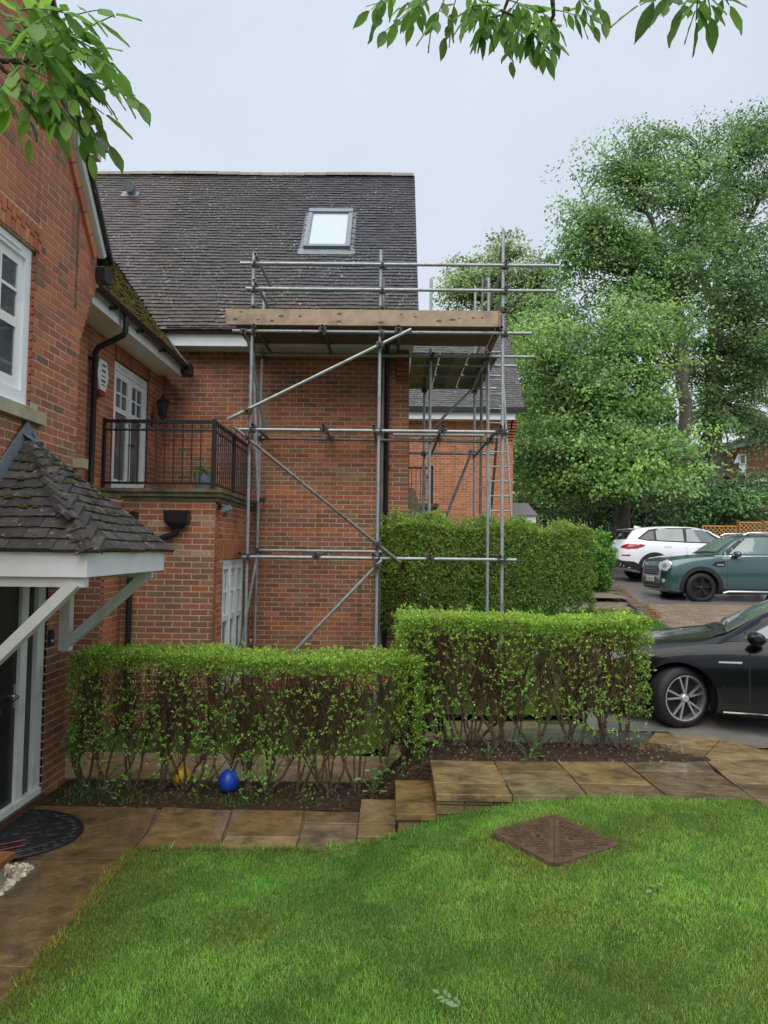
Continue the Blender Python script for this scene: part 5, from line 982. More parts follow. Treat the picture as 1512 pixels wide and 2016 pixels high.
# ------------------------------------------------------------------ balls behind the hedge stems
def ball(name, label, p, r, m, sq=1.):
    T = thing(name, label, 'ball', None, (p[0], p[1], p[2] - r))
    prof = [(max(.0005, r * math.sin(t)) * (1 + (.10 * math.cos(t) if sq != 1 else 0)), -r * math.cos(t) * sq) for t in np.linspace(0, math.pi, 15)]
    MB().lathe(prof, p, n=22).build('shell', m, T, True, 60)
    for i in range(7):
        a, e = i * .9, random.uniform(-.6, .6); c = np.array((math.cos(a) * math.cos(e), math.sin(a) * math.cos(e), math.sin(e) * sq)); u = np.cross(c, (0, 0, 1)); u /= np.linalg.norm(u); v = np.cross(u, c)
        MB().add([np.array(p) + (c + .25 * (u * math.cos(t) + v * math.sin(t))) / np.linalg.norm(c + .25 * (u * math.cos(t) + v * math.sin(t))) * r * (1.0 if sq == 1 else .99) * 1.008 for t in np.linspace(0, 6.28, 6)[:-1]] , [(0, 1, 2, 3, 4)]).build('panel_patch', 'ink', T)
ball('football', 'yellow football lying behind the hedge stems', at(357, 1526, 6.9), .095, 'ball_yellow'); ball('football', 'blue football lying under the hedge right of the yellow one', at(450, 1537, 6.72), .095, 'ball_blue', 1.12)
# ------------------------------------------------------------------ manhole cover in the lawn
MC = thing('manhole_cover', 'rusty square double triangular manhole cover in the lawn', 'manhole cover', None, (1.09, 4.755, .40)); MC.rotation_euler = (0, 0, -.225)
mcx, mcy, mz, hd = 1.09, 4.755, .432, .435
def dia(h, cut=.045): return [(mcx - h + cut, mcy - cut), (mcx - cut, mcy - h + cut), (mcx + cut, mcy - h + cut), (mcx + h - cut, mcy - cut), (mcx + h - cut, mcy + cut), (mcx + cut, mcy + h - cut), (mcx - cut, mcy + h - cut), (mcx - h + cut, mcy + cut)]
MB().prism(dia(hd), mz - .07, mz - .008, lambda u, v, w: (u, v, w)).build('frame', 'iron', MC)
for sg in (-1, 1):
    q = [(u, v) for u, v in dia(hd - .006)]; h_ = hd - .010
    poly = [(mcx + sg * .003, mcy - h_ + .03), (mcx + sg * .04, mcy - h_ + .045), (mcx + sg * (h_ - .045), mcy - .04), (mcx + sg * (h_ - .03), mcy), (mcx + sg * (h_ - .045), mcy + .04), (mcx + sg * .04, mcy + h_ - .045), (mcx + sg * .003, mcy + h_ - .03)]
    PL = MB().prism(poly, mz - .03, mz, lambda u, v, w: (u, v, w)).build('cover_plate', 'iron', MC)
    for i in range(1, 9):
        xx = mcx + sg * (.012 + i * .0285 * 1.35)
        for j in range(-9, 10):
            yy = mcy + j * .037 + (i % 2) * .0185
            if abs(xx - mcx) + abs(yy - mcy) > hd - .075: continue
            if (abs(xx - mcx - sg * .1) < .035 and abs(yy - mcy) < .05) or (i in (3, 4) and j in (5, 6, -6)): continue
            MB().box(xx - .0145, yy - .0095, mz - .001, xx + .0145, yy + .0095, mz + .012).build('tread_stud', 'iron', PL)
    MB().lathe([(.0, mz + .0015), (.014, mz + .0015), (.017, mz + .001)], (mcx + sg * .105, mcy, 0), n=14).build('key_hole', 'unlit_dark', PL)
# ------------------------------------------------------------------ leaflets: shared mesh for the overhanging branches and the fallen sprig
LEAF_COL = [(.14, .28, .05), (.18, .36, .06), (.11, .22, .05), (.24, .43, .06), (.34, .44, .22)]
_lm = {}
def leaflet_mesh(ci):
    if ci not in _lm:
        out = [(0, 0), (.10, .09), (.30, .19), (.52, .20), (.74, .13), (.92, .035), (1, 0)]; V = [(x, 0, -.05 * x * x) for x, w in out]; k = len(out)
        for sg in (1, -1): V += [(x, sg * w, .035 - .05 * x * x + (.02 if j % 2 else 0)) for j, (x, w) in enumerate(out)]
        Fc = []
        for sg in (0, 1):
            o = k * (1 + sg)
            for j in range(k - 1): Fc.append((j, j + 1, o + j + 1, o + j))
        _lm[ci] = MB().add(V, Fc, LEAF_COL[ci]).mesh('leaflet', 'near_leaf', True, 80)
    return _lm[ci]
def compound(T, p0, p1, nl, ln, sag=.03, hang=.6, cols=(0, 1, 2), face=None, flat=False):
    p0, p1 = np.asarray(p0, float), np.asarray(p1, float); pts = curve_pts(p0, (p0 + p1) / 2 + (0, 0, sag), p1, 7); MB().tube(pts, np.linspace(.0032, .0016, 7) * (ln / .1), 5, (.13, .22, .06)).build('leaf_stalk', 'twig', T)
    side0 = np.cross(p1 - p0, (0, 0, 1.)); side0 /= np.linalg.norm(side0) + 1e-9
    for i in range(nl):
        t = .28 + .72 * i / max(1, nl - 1); b = (1 - t) ** 2 * p0 + 2 * t * (1 - t) * ((p0 + p1) / 2 + (0, 0, sag)) + t * t * p1; ax = (p1 - p0) / np.linalg.norm(p1 - p0)
        for sg in ((1, -1) if i < nl - 1 else (0,)):
            D = ax * (.75 if sg else 1.2) + side0 * sg * random.uniform(.7, 1.1) + np.array((0, 0, -hang * random.uniform(.5, 1.5))) + np.array([random.gauss(0, .15) for _ in range(3)])
            if flat: D[2] = random.uniform(-.05, .12)
            D = Vector(D).normalized(); up = Vector((random.gauss(0, .35), random.gauss(0, .35) - .3, 1)); Y = up.cross(D).normalized(); Z = D.cross(Y); l = ln * random.uniform(.78, 1.15) * (1 if i else .8); m = Matrix((D, Y, Z)).transposed().to_4x4(); m.translation = Vector(b + np.array(D) * .006)
            put('leaflet', leaflet_mesh(random.choice(cols)), T, None, m @ Matrix.Diagonal((l, l * random.uniform(.85, 1.15), l, 1)))
SPg = thing('fallen_sprig', 'pale fallen leaf sprig lying on the lawn near the camera', 'leaf', None, tuple(atz(890, 1972, .44)))
s0, s1 = atz(922, 1990, .455), atz(868, 1958, .455); compound(SPg, s0, s1, 5, .045, .004, .0, (4,), flat=True)
s0, s1 = atz(1318, 1740, .46), atz(1285, 1752, .46); SP2 = thing('fallen_leaf', 'small fallen green leaf on the grass right below the manhole', 'leaf', None, tuple(s0)); compound(SP2, s0, s1, 3, .05, .004, 0, (3, 4), flat=True)
# ------------------------------------------------------------------ parked cars
from mathutils.geometry import delaunay_2d_cdt
def pchip(xs, ys, q):
    xs, ys = np.array(xs, float), np.array(ys, float); h = np.diff(xs); dl = np.diff(ys) / h; m = np.zeros_like(xs); m[0], m[-1] = dl[0], dl[-1]
    for i in range(1, len(xs) - 1):
        if dl[i - 1] * dl[i] > 0: w1, w2 = 2 * h[i] + h[i - 1], h[i] + 2 * h[i - 1]; m[i] = (w1 + w2) / (w1 / dl[i - 1] + w2 / dl[i])
    q = np.asarray(q, float); i = np.clip(np.searchsorted(xs, q) - 1, 0, len(h) - 1); t = (q - xs[i]) / h[i]
    return (1 + 2 * t) * (1 - t) ** 2 * ys[i] + t * (1 - t) ** 2 * h[i] * m[i] + t * t * (3 - 2 * t) * ys[i + 1] + t * t * (t - 1) * h[i] * m[i + 1]
def cv(d, q): return pchip(*zip(*d), q)
class Car:
    def __init__(s, name, label, loc, rot, sp, paint):
        s.e = thing(name, label, 'car', None, loc); s.e.rotation_euler = (0, 0, rot); WORLD_INV[s.e.name] = Matrix(); s.sp = sp; L_ = sp['L']
        X = np.unique(np.concatenate([[0, .015, .04, .07, .11, .16, .22, .3], np.linspace(.4, L_ - .35, 44), L_ - np.array([.26, .19, .13, .08, .05, .025, .0])])); V, Fc = [], []
        zt, zb, z0, wm, wb, wt = (cv(sp[k], X) for k in ('zt', 'zb', 'z0', 'wm', 'wb', 'wt')); n = 11
        for i in range(len(X)):
            a, b, c, m = z0[i], zb[i], zt[i], wm[i]; wbb = m * wb[i]; wtt = m * wt[i]; dr = float(np.clip((c - b) * .2, .012, .075)); h = b - a
            pts = [(0, a), (m * .84, a), (m * .965, a + .05), (m, a + .36 * h), (m * .997, a + .66 * h), (m * .982, b - .07 * h - .02), (wbb, b), (wtt, c - dr), (wtt * .93, c - dr * .5), (wtt * .62, c - dr * .13), (0, c)]
            V += [(X[i], -y, z) for y, z in pts] + [(X[i], y, z) for y, z in pts]
        for i in range(len(X) - 1):
            for k in range(n - 1):
                o = i * 2 * n; p = o + 2 * n
                Fc += [(o + k, p + k, p + k + 1, o + k + 1), (o + n + k, o + n + k + 1, p + n + k + 1, p + n + k)]
        for o in (0, (len(X) - 1) * 2 * n):
            for k in range(n - 1): Fc.append((o + k, o + k + 1, o + n + k + 1, o + n + k))
        b = MB().add(V, Fc); me = b.mesh('body', paint, True, 32); bm = bmesh.new(); bm.from_mesh(me); bmesh.ops.remove_doubles(bm, verts=bm.verts, dist=.0005); bmesh.ops.recalc_face_normals(bm, faces=bm.faces); bm.to_mesh(me)
        s.bvh = BVHTree.FromBMesh(bm); bm.free(); s.R = sp['R']; s.ax = sp['axles']
        o = bpy.data.objects.new('body', me); COL.objects.link(o); cut = MB()
        for ax in s.ax:
            for sg in (-1, 1): cut.tube([(ax, sg * .55, s.R), (ax, sg * 1.3, s.R)], s.R + .055, 32)
        co = bpy.data.objects.new('cut', cut.mesh('cut')); COL.objects.link(co); md = o.modifiers.new('b', 'BOOLEAN'); md.object = co; md.operation = 'DIFFERENCE'; md.solver = 'EXACT'
        dg = bpy.context.evaluated_depsgraph_get(); me2 = bpy.data.meshes.new_from_object(o.evaluated_get(dg)); o.modifiers.clear(); o.data = me2; bpy.data.objects.remove(co)
        me2.polygons.foreach_set('use_smooth', [True] * len(me2.polygons)); me2.set_sharp_from_angle(angle=math.radians(34)); me2.materials.clear(); me2.materials.append(MATS[paint]); me2.name = 'body'
        o.parent = s.e; s.body = o
        for ax in s.ax:
            for sg in (-1, 1): MB().add([(ax + (s.R + .05) * math.cos(t), sg * yy, s.R + (s.R + .05) * math.sin(t)) for yy in (.56, sp['wmax'] - .05) for t in np.linspace(-.25, math.pi + .25, 20)], [(k, k + 1, 21 + k, 20 + k) for k in range(19)] + [tuple(range(20))]).build('wheel_well', 'unlit_dark', s.e)
    def patch(s, name, poly, c, d, m, off=.004, sp=.05, both=True, parent=None):
        """polygon drawn in the plane seen along direction d from point c, dropped on to the body shell"""
        d = Vector(d).normalized(); up = Vector((0, 0, 1)); e1 = d.cross(up)
        if e1.length < .01: e1 = Vector((0, -1, 0)); e2 = Vector((1, 0, 0))
        else: e1.normalize(); e2 = e1.cross(d)
        P = []
        for i in range(len(poly)):
            a, b = np.array(poly[i], float), np.array(poly[(i + 1) % len(poly)], float); k = max(1, int(np.linalg.norm(b - a) / sp)); P += [a + (b - a) * j / k for j in range(k)]
        nb = len(P); A = np.array(P); lo, hi = A.min(0), A.max(0)
        def inside(q):
            r = False
            for i in range(nb):
                x1, y1 = P[i]; x2, y2 = P[(i + 1) % nb]
                if (y1 > q[1]) != (y2 > q[1]) and q[0] < (x2 - x1) * (q[1] - y1) / (y2 - y1) + x1: r = not r
            return r
        for u in np.arange(lo[0] + sp * .5, hi[0], sp):
            for v in np.arange(lo[1] + sp * .5, hi[1], sp):
                if inside((u, v)) and np.min(np.linalg.norm(A - (u, v), axis=1)) > sp * .45: P.append(np.array((u, v)))
        vs_, _, fs, *_ = delaunay_2d_cdt([Vector(p) for p in P], [(i, (i + 1) % nb) for i in range(nb)], [], 1, 1e-5); c = Vector(c); V = []
        for q in vs_:
            o = c + e1 * q[0] + e2 * q[1]; hit, nr, _, _ = s.bvh.ray_cast(o, d)
            if hit is None: hit, nr, _, _ = s.bvh.find_nearest(o + d * .6)
            if nr.dot(d) > 0: nr = -nr
            V.append(hit + nr * off)
        out = []
        for sg in ((1, -1) if both else (1,)): out.append(MB().add([(v.x, v.y * sg, v.z) for v in V], [tuple(f) for f in fs]).build(name, m, parent or s.e, True, 40))
        return out[0]
    def side(s, name, poly, m, off=.004, sp=.05, **k):                    # poly in (x, z), seen from the near side (-y)
        return s.patch(name, [(x, z) for x, z in poly], (0, -2, 0), (0, 1, 0), m, off, sp, **k)
    def front(s, name, poly, m, off=.004, sp=.05, **k): return s.patch(name, [(-y, z) for y, z in poly], (-1, 0, 0), (1, 0, 0), m, off, sp, both=False, **k)      # poly in (y, z)
    def rear(s, name, poly, m, off=.004, sp=.05, **k): return s.patch(name, [(y, z) for y, z in poly], (s.sp['L'] + 1, 0, 0), (-1, 0, 0), m, off, sp, both=False, **k)
    def arch(s, m='trim_black', w=.085, off=.016):
        for ax in s.ax: 
            r0, r1 = s.R + .053, s.R + .053 + w; t = np.linspace(-.42, math.pi + .42, 26); s.side('arch_trim', [(ax + r1 * math.cos(a), s.R + r1 * math.sin(a)) for a in t] + [(ax + r0 * math.cos(a), s.R + r0 * math.sin(a)) for a in t[::-1]], m, off, .06)
    def wheel(s, ax, sg, style, steer=0., rim_r=None):
        R, y = s.R, sg * (s.sp['wmax'] - .125); rr = rim_r or R * .70; b = MB(); hw = .105
        b.lathe([(rr, -hw), (rr + .02, -hw - .012), (R - .05, -hw - .008), (R - .012, -hw + .012), (R, -hw + .03), (R, hw - .03), (R - .012, hw - .012), (R - .05, hw + .008), (rr + .02, hw + .012), (rr, hw)], (0, 0, 0), 'y', 40)
        M = Matrix.Translation((ax, y, R)) @ Matrix.Rotation(steer, 4, 'Z') @ (Matrix() if sg < 0 else Matrix.Rotation(math.pi, 4, 'Z'))
        t = put('wheel', b.mesh('wheel', 'tyre', True, 35), s.e, None); t.matrix_basis = M
        f_ = -hw - .002; mt = 'alloy_black' if style == 'black' else 'alloy'
        rb = MB().lathe([(rr + .004, f_ - .006), (rr - .012, f_ - .004), (rr - .022, f_ + .02), (rr - .03, hw)], (0, 0, 0), 'y', 40); o = rb.build('rim', mt, t, True); o.matrix_parent_inverse = Matrix()
        o = MB().lathe([(.0, f_ + .07), (rr - .03, f_ + .075)], (0, 0, 0), 'y', 30).build('brake_disc', 'unlit_dark', t); o.matrix_parent_inverse = Matrix()
        nsp = 5; sk = MB()
        for k in range(nsp):
            for d in ((-.13, .13) if style != 'single' else (-.09, .09)):
                a0 = 2 * math.pi * k / nsp + .3 + (.0 if style != 'alloy' else .12); a1 = a0 + d * (1.6 if style == 'alloy' else 1.2); p0 = np.array((math.cos(a0 + d * .9) * .05, f_ + .006, math.sin(a0 + d * .9) * .05)); p1 = np.array((math.cos(a1) * (rr - .012), f_ - .002, math.sin(a1) * (rr - .012)))
                sk.beam(p0, p1, .02, .024 if style != 'single' else .034, (0, 1, 0))
        sk.lathe([(0, f_ - .014), (.034, f_ - .013), (.045, f_ - .004), (.055, f_ + .02)], (0, 0, 0), 'y', 20); o = sk.build('spokes', mt, t); o.matrix_parent_inverse = Matrix(); return t, f_
    def mirror(s, x, y, z, m, w=.22):
        for sg in (-1, 1):
            b = MB(); prof = [(.001, -.10), (.05, -.095), (.075, -.05), (.082, .0), (.078, .05), (.06, .085), (.001, .09)]; b.lathe(prof, (0, 0, 0), 'y', 18); v = np.concatenate(b.v); v[:, 0] *= 1.05; v[:, 2] *= .85; v[:, 1] *= w / .19; b.v = [v * (1, 1, 1) + (x, sg * (y + .10), z)]; b.build('door_mirror', m, s.e, True, 60); MB().beam((x + .01, sg * (y - .04), z - .06), (x, sg * (y + .07), z - .04), .05, .035).build('mirror_arm', 'trim_black', s.e)
def circ(cx, cy, rx, ry, n=20, a0=0): return [(cx + rx * math.cos(a0 + 2 * math.pi * k / n), cy + ry * math.sin(a0 + 2 * math.pi * k / n)) for k in range(n)]

# ---- teal crossover (nose to the left)
SP_T = dict(L=4.3, R=.345, wmax=.91, axles=(.83, 3.50), zt=[(0, .50), (.015, .74), (.05, .90), (.12, .985), (.4, 1.05), (.8, 1.095), (1.2, 1.13), (1.28, 1.15), (1.55, 1.355), (1.85, 1.53), (2.2, 1.59), (2.8, 1.605), (3.4, 1.59), (3.85, 1.54), (4.0, 1.47), (4.15, 1.2), (4.26, .95), (4.3, .6)],
  zb=[(0, .48), (.015, .70), (.05, .84), (.12, .92), (.4, .99), (.8, 1.03), (1.2, 1.06), (1.9, 1.07), (3, 1.08), (3.9, 1.1), (4.1, 1.04), (4.26, .90), (4.3, .57)], z0=[(0, .36), (.08, .24), (.4, .2), (3.8, .21), (4.15, .27), (4.3, .38)],
  wm=[(0, .58), (.04, .70), (.12, .795), (.3, .87), (.7, .905), (1.2, .91), (3.5, .91), (4.0, .875), (4.2, .79), (4.3, .64)], wb=[(0, .93), (.4, .93), (1.2, .935), (1.6, .945), (3.8, .94), (4.3, .93)], wt=[(0, .72), (.4, .74), (1.2, .76), (1.6, .71), (1.95, .665), (3.4, .65), (4.0, .64), (4.3, .7)])
T1_ = at(1378, 1157, 16.4); C1 = Car('parked_car', 'teal green crossover with black wheels, nose pointing left', (T1_[0] - .83, 16.4 + .80, T1_[2] - .345), .0, SP_T, 'paint_teal')
C1.side('pillar_trim', [(1.30, 1.08), (1.92, 1.525), (2.4, 1.56), (3.4, 1.55), (3.86, 1.47), (4.02, 1.13), (3.0, 1.09)], 'trim_black', .003, .06)
C1.side('side_window', [(1.50, 1.115), (1.97, 1.48), (2.35, 1.515), (2.72, 1.52), (2.72, 1.115)], 'car_glass', .007); C1.side('side_window', [(2.79, 1.115), (2.79, 1.52), (3.3, 1.505), (3.45, 1.45), (3.50, 1.125)], 'car_glass', .007); C1.side('side_window', [(3.56, 1.13), (3.52, 1.44), (3.78, 1.40), (3.9, 1.15)], 'car_glass', .007)
C1.side('belt_trim', [(1.15, 1.055), (3.95, 1.09), (3.95, 1.108), (1.15, 1.073)], 'chrome', .012); C1.patch('windscreen', [(-.55, 1.17), (-.51, 1.47), (0, 1.50), (.51, 1.47), (.55, 1.17), (0, 1.185)], (-1, 0, 0), (1, 0, 0), 'car_glass', .004, .06, both=False)
C1.patch('cowl', [(-.62, 1.135), (0, 1.155), (.62, 1.135), (.56, 1.165), (0, 1.18), (-.56, 1.165)], (-1, 0, 0), (1, 0, 0), 'trim_black', .006, .05, both=False)
C1.arch(w=.09); C1.side('sill_cladding', [(1.27, .22), (3.05, .22), (3.05, .33), (1.27, .33)], 'trim_black', .014); C1.side('door_seam', [(1.405, .36), (1.413, .36), (1.43, 1.05), (1.42, 1.05)], 'unlit_dark', .002, .08); C1.side('door_seam', [(2.755, .36), (2.763, .36), (2.763, 1.08), (2.755, 1.08)], 'unlit_dark', .002, .08)
for sg in (-1, 1): MB().tube([(1.3, sg * .93, .235), (1.4, sg * .955, .27), (2.95, sg * .955, .27), (3.05, sg * .93, .235)], .028, 8).build('side_step', 'alloy', C1.e, True); MB().tube([(1.95, sg * .57, 1.565), (2.05, sg * .575, 1.615), (2.6, sg * .575, 1.635), (3.4, sg * .57, 1.615), (3.55, sg * .56, 1.565)], .016, 8).build('roof_rail', 'chrome', C1.e, True)
C1.side('side_vent', [(1.06, .86), (1.16, .95), (1.36, .96), (1.36, .84), (1.25, .82)], 'trim_black', .010); C1.side('vent_bar', [(1.18, .865), (1.33, .865), (1.33, .88), (1.18, .88)], 'chrome', .016)
C1.side('door_handle', [(2.50, .935), (2.72, .94), (2.72, .965), (2.50, .96)], 'chrome', .022); C1.mirror(1.62, .86, 1.12, 'paint_teal')
hd_c, hd_d = (-.45, -1.35, .835), (.62, .78, 0)
C1.patch('headlamp', circ(0, .005, .175, .135, 26), hd_c, hd_d, 'chrome', .005, .04); C1.patch('headlamp_lens', circ(0, .005, .148, .112, 26), hd_c, hd_d, 'lamp_clear', .010, .04); C1.patch('lamp_bulb', circ(.015, .0, .06, .055, 16), hd_c, hd_d, 'frame_grey', .013, .03)
C1.front('grille', [(-.46, .84), (.46, .84), (.52, .72), (.46, .60), (-.46, .60), (-.52, .72)], 'frame_grey', .004); C1.front('grille_mesh', [(-.43, .82), (.43, .82), (.48, .72), (.43, .62), (-.43, .62), (-.48, .72)], 'trim_black', .009)
for z in (.66, .70, .74, .78): C1.front('grille_bar', [(-.44, z), (.44, z), (.44, z + .012), (-.44, z + .012)], 'frame_grey', .014, .08)
C1.front('number_plate', [(-.26, .46), (.26, .46), (.26, .57), (-.26, .57)], 'plate_white', .016, .06); 
for i, x in enumerate(np.linspace(-.21, .19, 7)): C1.front('plate_mark', [(x, .485), (x + .035, .485), (x + .035, .545), (x, .545)] if i % 2 else [(x + .012, .485), (x + .024, .485), (x + .03, .545), (x + .006, .545)], 'ink', .019, .06)
C1.patch('lower_intake', [(-.5, .30), (.5, .30), (.55, .42), (-.55, .42)], (-1, 0, 0), (1, 0, 0), 'trim_black', .006, .06, both=False); C1.patch('bumper_vent', [(-.10, -.26), (.06, -.28), (.09, -.12), (-.05, -.10)], hd_c, hd_d, 'trim_black', .006, .04); C1.patch('fog_lamp', circ(-.02, -.34, .045, .045, 14), hd_c, hd_d, 'lamp_clear', .008, .03)
for y0, y1 in ((-.72, -.60), (.72, .60)): MB().tube([C1.bvh.ray_cast(Vector((x, y0 + (y1 - y0) * (1.15 - x) / .9, 3)), Vector((0, 0, -1)))[0] + Vector((0, 0, .001)) for x in np.linspace(.25, 1.2, 10)], .005, 4).build('bonnet_seam', 'unlit_dark', C1.e)
for ax in C1.ax:
    for sg in (-1, 1): C1.wheel(ax, sg, 'black')
# ---- white SUV (tail to the left)
SP_W = dict(L=4.48, R=.355, wmax=.925, axles=(.88, 3.55), zt=[(0, .55), (.02, .80), (.06, .93), (.14, 1.0), (.5, 1.08), (1.1, 1.14), (1.2, 1.17), (1.6, 1.42), (1.95, 1.585), (2.3, 1.635), (2.9, 1.65), (3.5, 1.625), (3.9, 1.575), (4.06, 1.545), (4.10, 1.50), (4.3, 1.235), (4.40, 1.08), (4.45, .9), (4.48, .6)],
  zb=[(0, .52), (.02, .75), (.06, .87), (.14, .94), (.5, 1.0), (1.1, 1.05), (1.9, 1.10), (3, 1.13), (3.8, 1.19), (4.1, 1.14), (4.3, 1.06), (4.45, .82), (4.48, .56)], z0=[(0, .38), (.08, .27), (.4, .23), (3.9, .24), (4.2, .32), (4.48, .42)],
  wm=[(0, .6), (.05, .72), (.15, .82), (.4, .9), (1, .925), (3.6, .925), (4.1, .90), (4.3, .84), (4.42, .76), (4.48, .68)], wb=SP_T['wb'][:-2] + [(3.9, .92), (4.48, .92)], wt=[(0, .72), (.5, .74), (1.1, .76), (1.6, .70), (1.95, .665), (3.5, .645), (4.06, .62), (4.3, .68), (4.48, .75)])
T2_ = at(1287, 1121, 21); C2 = Car('parked_car', 'white crossover seen from its tail behind the teal car', (T2_[0] + 3.55, 21 + .82, T2_[2] - .355), math.pi, SP_W, 'paint_white')
C2.side('pillar_trim', [(1.32, 1.12), (1.98, 1.555), (2.4, 1.59), (3.3, 1.58), (3.62, 1.53), (4.02, 1.245), (3.75, 1.19), (2.5, 1.14)], 'trim_black', .003, .06)
C2.side('side_window', [(1.55, 1.155), (2.02, 1.52), (2.40, 1.555), (2.52, 1.555), (2.58, 1.175)], 'car_glass', .007); C2.side('side_window', [(2.66, 1.18), (2.62, 1.555), (3.25, 1.545), (3.42, 1.50), (3.46, 1.21)], 'car_glass', .007); C2.side('side_window', [(3.53, 1.215), (3.50, 1.485), (3.62, 1.47), (3.93, 1.25), (3.75, 1.21)], 'dark_glass', .007)
C2.rear('rear_window', [(-.58, 1.235), (.58, 1.235), (.53, 1.465), (-.53, 1.465)], 'dark_glass', .005); C2.front('windscreen', [(-.58, 1.20), (.58, 1.20), (.54, 1.53), (-.54, 1.53)], 'car_glass', .004, .08)
C2.arch(w=.095); C2.side('sill_cladding', [(1.35, .25), (3.05, .25), (3.05, .40), (1.35, .40)], 'trim_black', .014); C2.rear('bumper_lower', [(-.72, .40), (.72, .40), (.76, .60), (.5, .64), (-.5, .64), (-.76, .60)], 'trim_black', .008); C2.side('bumper_corner', [(3.95, .30), (4.46, .42), (4.46, .60), (4.15, .58), (4.0, .50)], 'trim_black', .010)
C2.side('door_seam', [(2.595, .42), (2.603, .42), (2.623, 1.17), (2.615, 1.17)], 'unlit_dark', .002, .08); C2.side('door_handle', [(3.05, 1.015), (3.28, 1.02), (3.28, 1.05), (3.05, 1.045)], 'paint_white', .022); C2.side('door_handle', [(2.1, .985), (2.33, .99), (2.33, 1.02), (2.1, 1.015)], 'paint_white', .022)
tl_c, tl_d = (5.3, -1.6, 1.02), (-.66, .75, 0)
C2.patch('tail_lamp', [(-.40, .045), (-.18, .075), (.10, .06), (.30, .0), (.32, -.05), (.05, -.085), (-.2, -.075), (-.35, -.01)], (4.95, -1.6, 1.03), tl_d, 'lamp_red', .006, .04); C2.patch('reflector', [(-.05, -.24), (.22, -.24), (.22, -.20), (-.05, -.20)], (4.95, -1.6, .98), tl_d, 'lamp_red', .006, .04)
C2.rear('number_plate', [(-.27, .66), (.27, .66), (.27, .78), (-.27, .78)], 'plate_yellow', .012, .06); 
for i, x in enumerate(np.linspace(-.21, .19, 7)): C2.rear('plate_mark', [(x, .69), (x + .03, .69), (x + .03, .75), (x, .75)] if i % 2 else [(x + .012, .69), (x + .02, .69), (x + .026, .75), (x + .006, .75)], 'ink', .015, .06)
C2.rear('badge', circ(0, .98, .06, .04, 14), 'chrome', .008, .03)
MB().add([(3.62, -.02, 1.615), (3.85, -.01, 1.595), (3.84, .01, 1.595), (3.62, .02, 1.615), (3.82, 0, 1.665)], [(0, 1, 4), (1, 2, 4), (2, 3, 4), (3, 0, 4)]).build('aerial_fin', 'paint_white', C2.e); MB().box(3.98, -.56, 1.535, 4.20, .56, 1.555).build('spoiler', 'paint_white', C2.e)
C2.mirror(1.70, .88, 1.17, 'paint_white')
for ax in C2.ax:
    for sg in (-1, 1): C2.wheel(ax, sg, 'single')
# ---- black hatchback (nose behind the raised hedge)
SP_B = dict(L=4.25, R=.32, wmax=.895, axles=(.86, 3.49), zt=[(0, .42), (.015, .58), (.05, .68), (.15, .745), (.4, .82), (.8, .90), (1.2, .96), (1.3, .985), (1.7, 1.23), (2.1, 1.40), (2.5, 1.45), (3.1, 1.44), (3.7, 1.38), (3.95, 1.3), (4.1, 1.1), (4.2, .92), (4.25, .55)],
  zb=[(0, .40), (.015, .54), (.05, .63), (.15, .69), (.4, .765), (.8, .84), (1.2, .895), (1.9, .93), (3, .97), (3.8, 1.02), (4.1, .95), (4.2, .86), (4.25, .52)], z0=[(0, .26), (.1, .17), (.4, .15), (3.8, .17), (4.1, .22), (4.25, .32)],
  wm=[(0, .55), (.04, .68), (.13, .78), (.35, .86), (.8, .893), (1.3, .895), (3.4, .895), (3.9, .86), (4.15, .77), (4.25, .62)], wb=[(0, .93), (.4, .93), (1.2, .935), (1.6, .93), (3.8, .92), (4.25, .92)], wt=[(0, .74), (.4, .76), (1.2, .79), (1.3, .78), (1.7, .70), (2.1, .65), (3.4, .63), (4, .62), (4.25, .7)])
TH_ = math.radians(-20); pw = at(1337, 1374, 7.6); Rm = Matrix.Rotation(TH_, 3, 'Z'); off_ = Rm @ Vector((.86, -.875, 0)); C3 = Car('parked_car', 'wet black hatchback with double spoke silver wheels at the right edge', (pw[0] - off_.x, 7.6 - off_.y, pw[2] - .32), TH_, SP_B, 'paint_black')
C3.side('pillar_trim', [(1.33, .93), (2.12, 1.375), (2.6, 1.41), (3.3, 1.395), (3.8, 1.25), (3.9, 1.05), (2.5, .965)], 'trim_black', .003, .06); C3.side('side_window', [(1.78, .985), (2.16, 1.325), (2.5, 1.37), (2.62, 1.37), (2.66, 1.0)], 'car_glass', .007); C3.side('quarter_window', [(1.50, .965), (1.73, 1.10), (1.73, .975)], 'car_glass', .007); C3.side('side_window', [(2.73, 1.005), (2.70, 1.37), (3.25, 1.35), (3.5, 1.25), (3.55, 1.03)], 'car_glass', .007)
C3.front('windscreen', [(-.60, 1.00), (-.53, 1.345), (0, 1.375), (.53, 1.345), (.60, 1.00), (0, 1.02)], 'car_glass', .004, .06); C3.front('cowl', [(-.66, .955), (0, .975), (.66, .955), (.62, .998), (0, 1.016), (-.62, .998)], 'trim_black', .006, .05)
for y0 in (-.35, .15): MB().tube([C3.bvh.ray_cast(Vector((-1, y0 + t * .5, .985 + t * .04 + .02)), Vector((1, 0, 0)))[0] + Vector((-.012, 0, .012)) for t in (0, .33, .66, 1)], .008, 5).build('wiper', 'trim_black', C3.e)
C3.arch('paint_black', .03, .004); C3.side('fender_badge', [(1.24, .712), (1.46, .716), (1.46, .738), (1.24, .728)], 'chrome', .006); C3.side('door_seam', [(1.52, .25), (1.53, .25), (1.535, .90), (1.525, .90)], 'unlit_dark', .002, .08); C3.side('door_seam', [(2.70, .25), (2.708, .25), (2.708, .95), (2.70, .95)], 'unlit_dark', .002, .08)
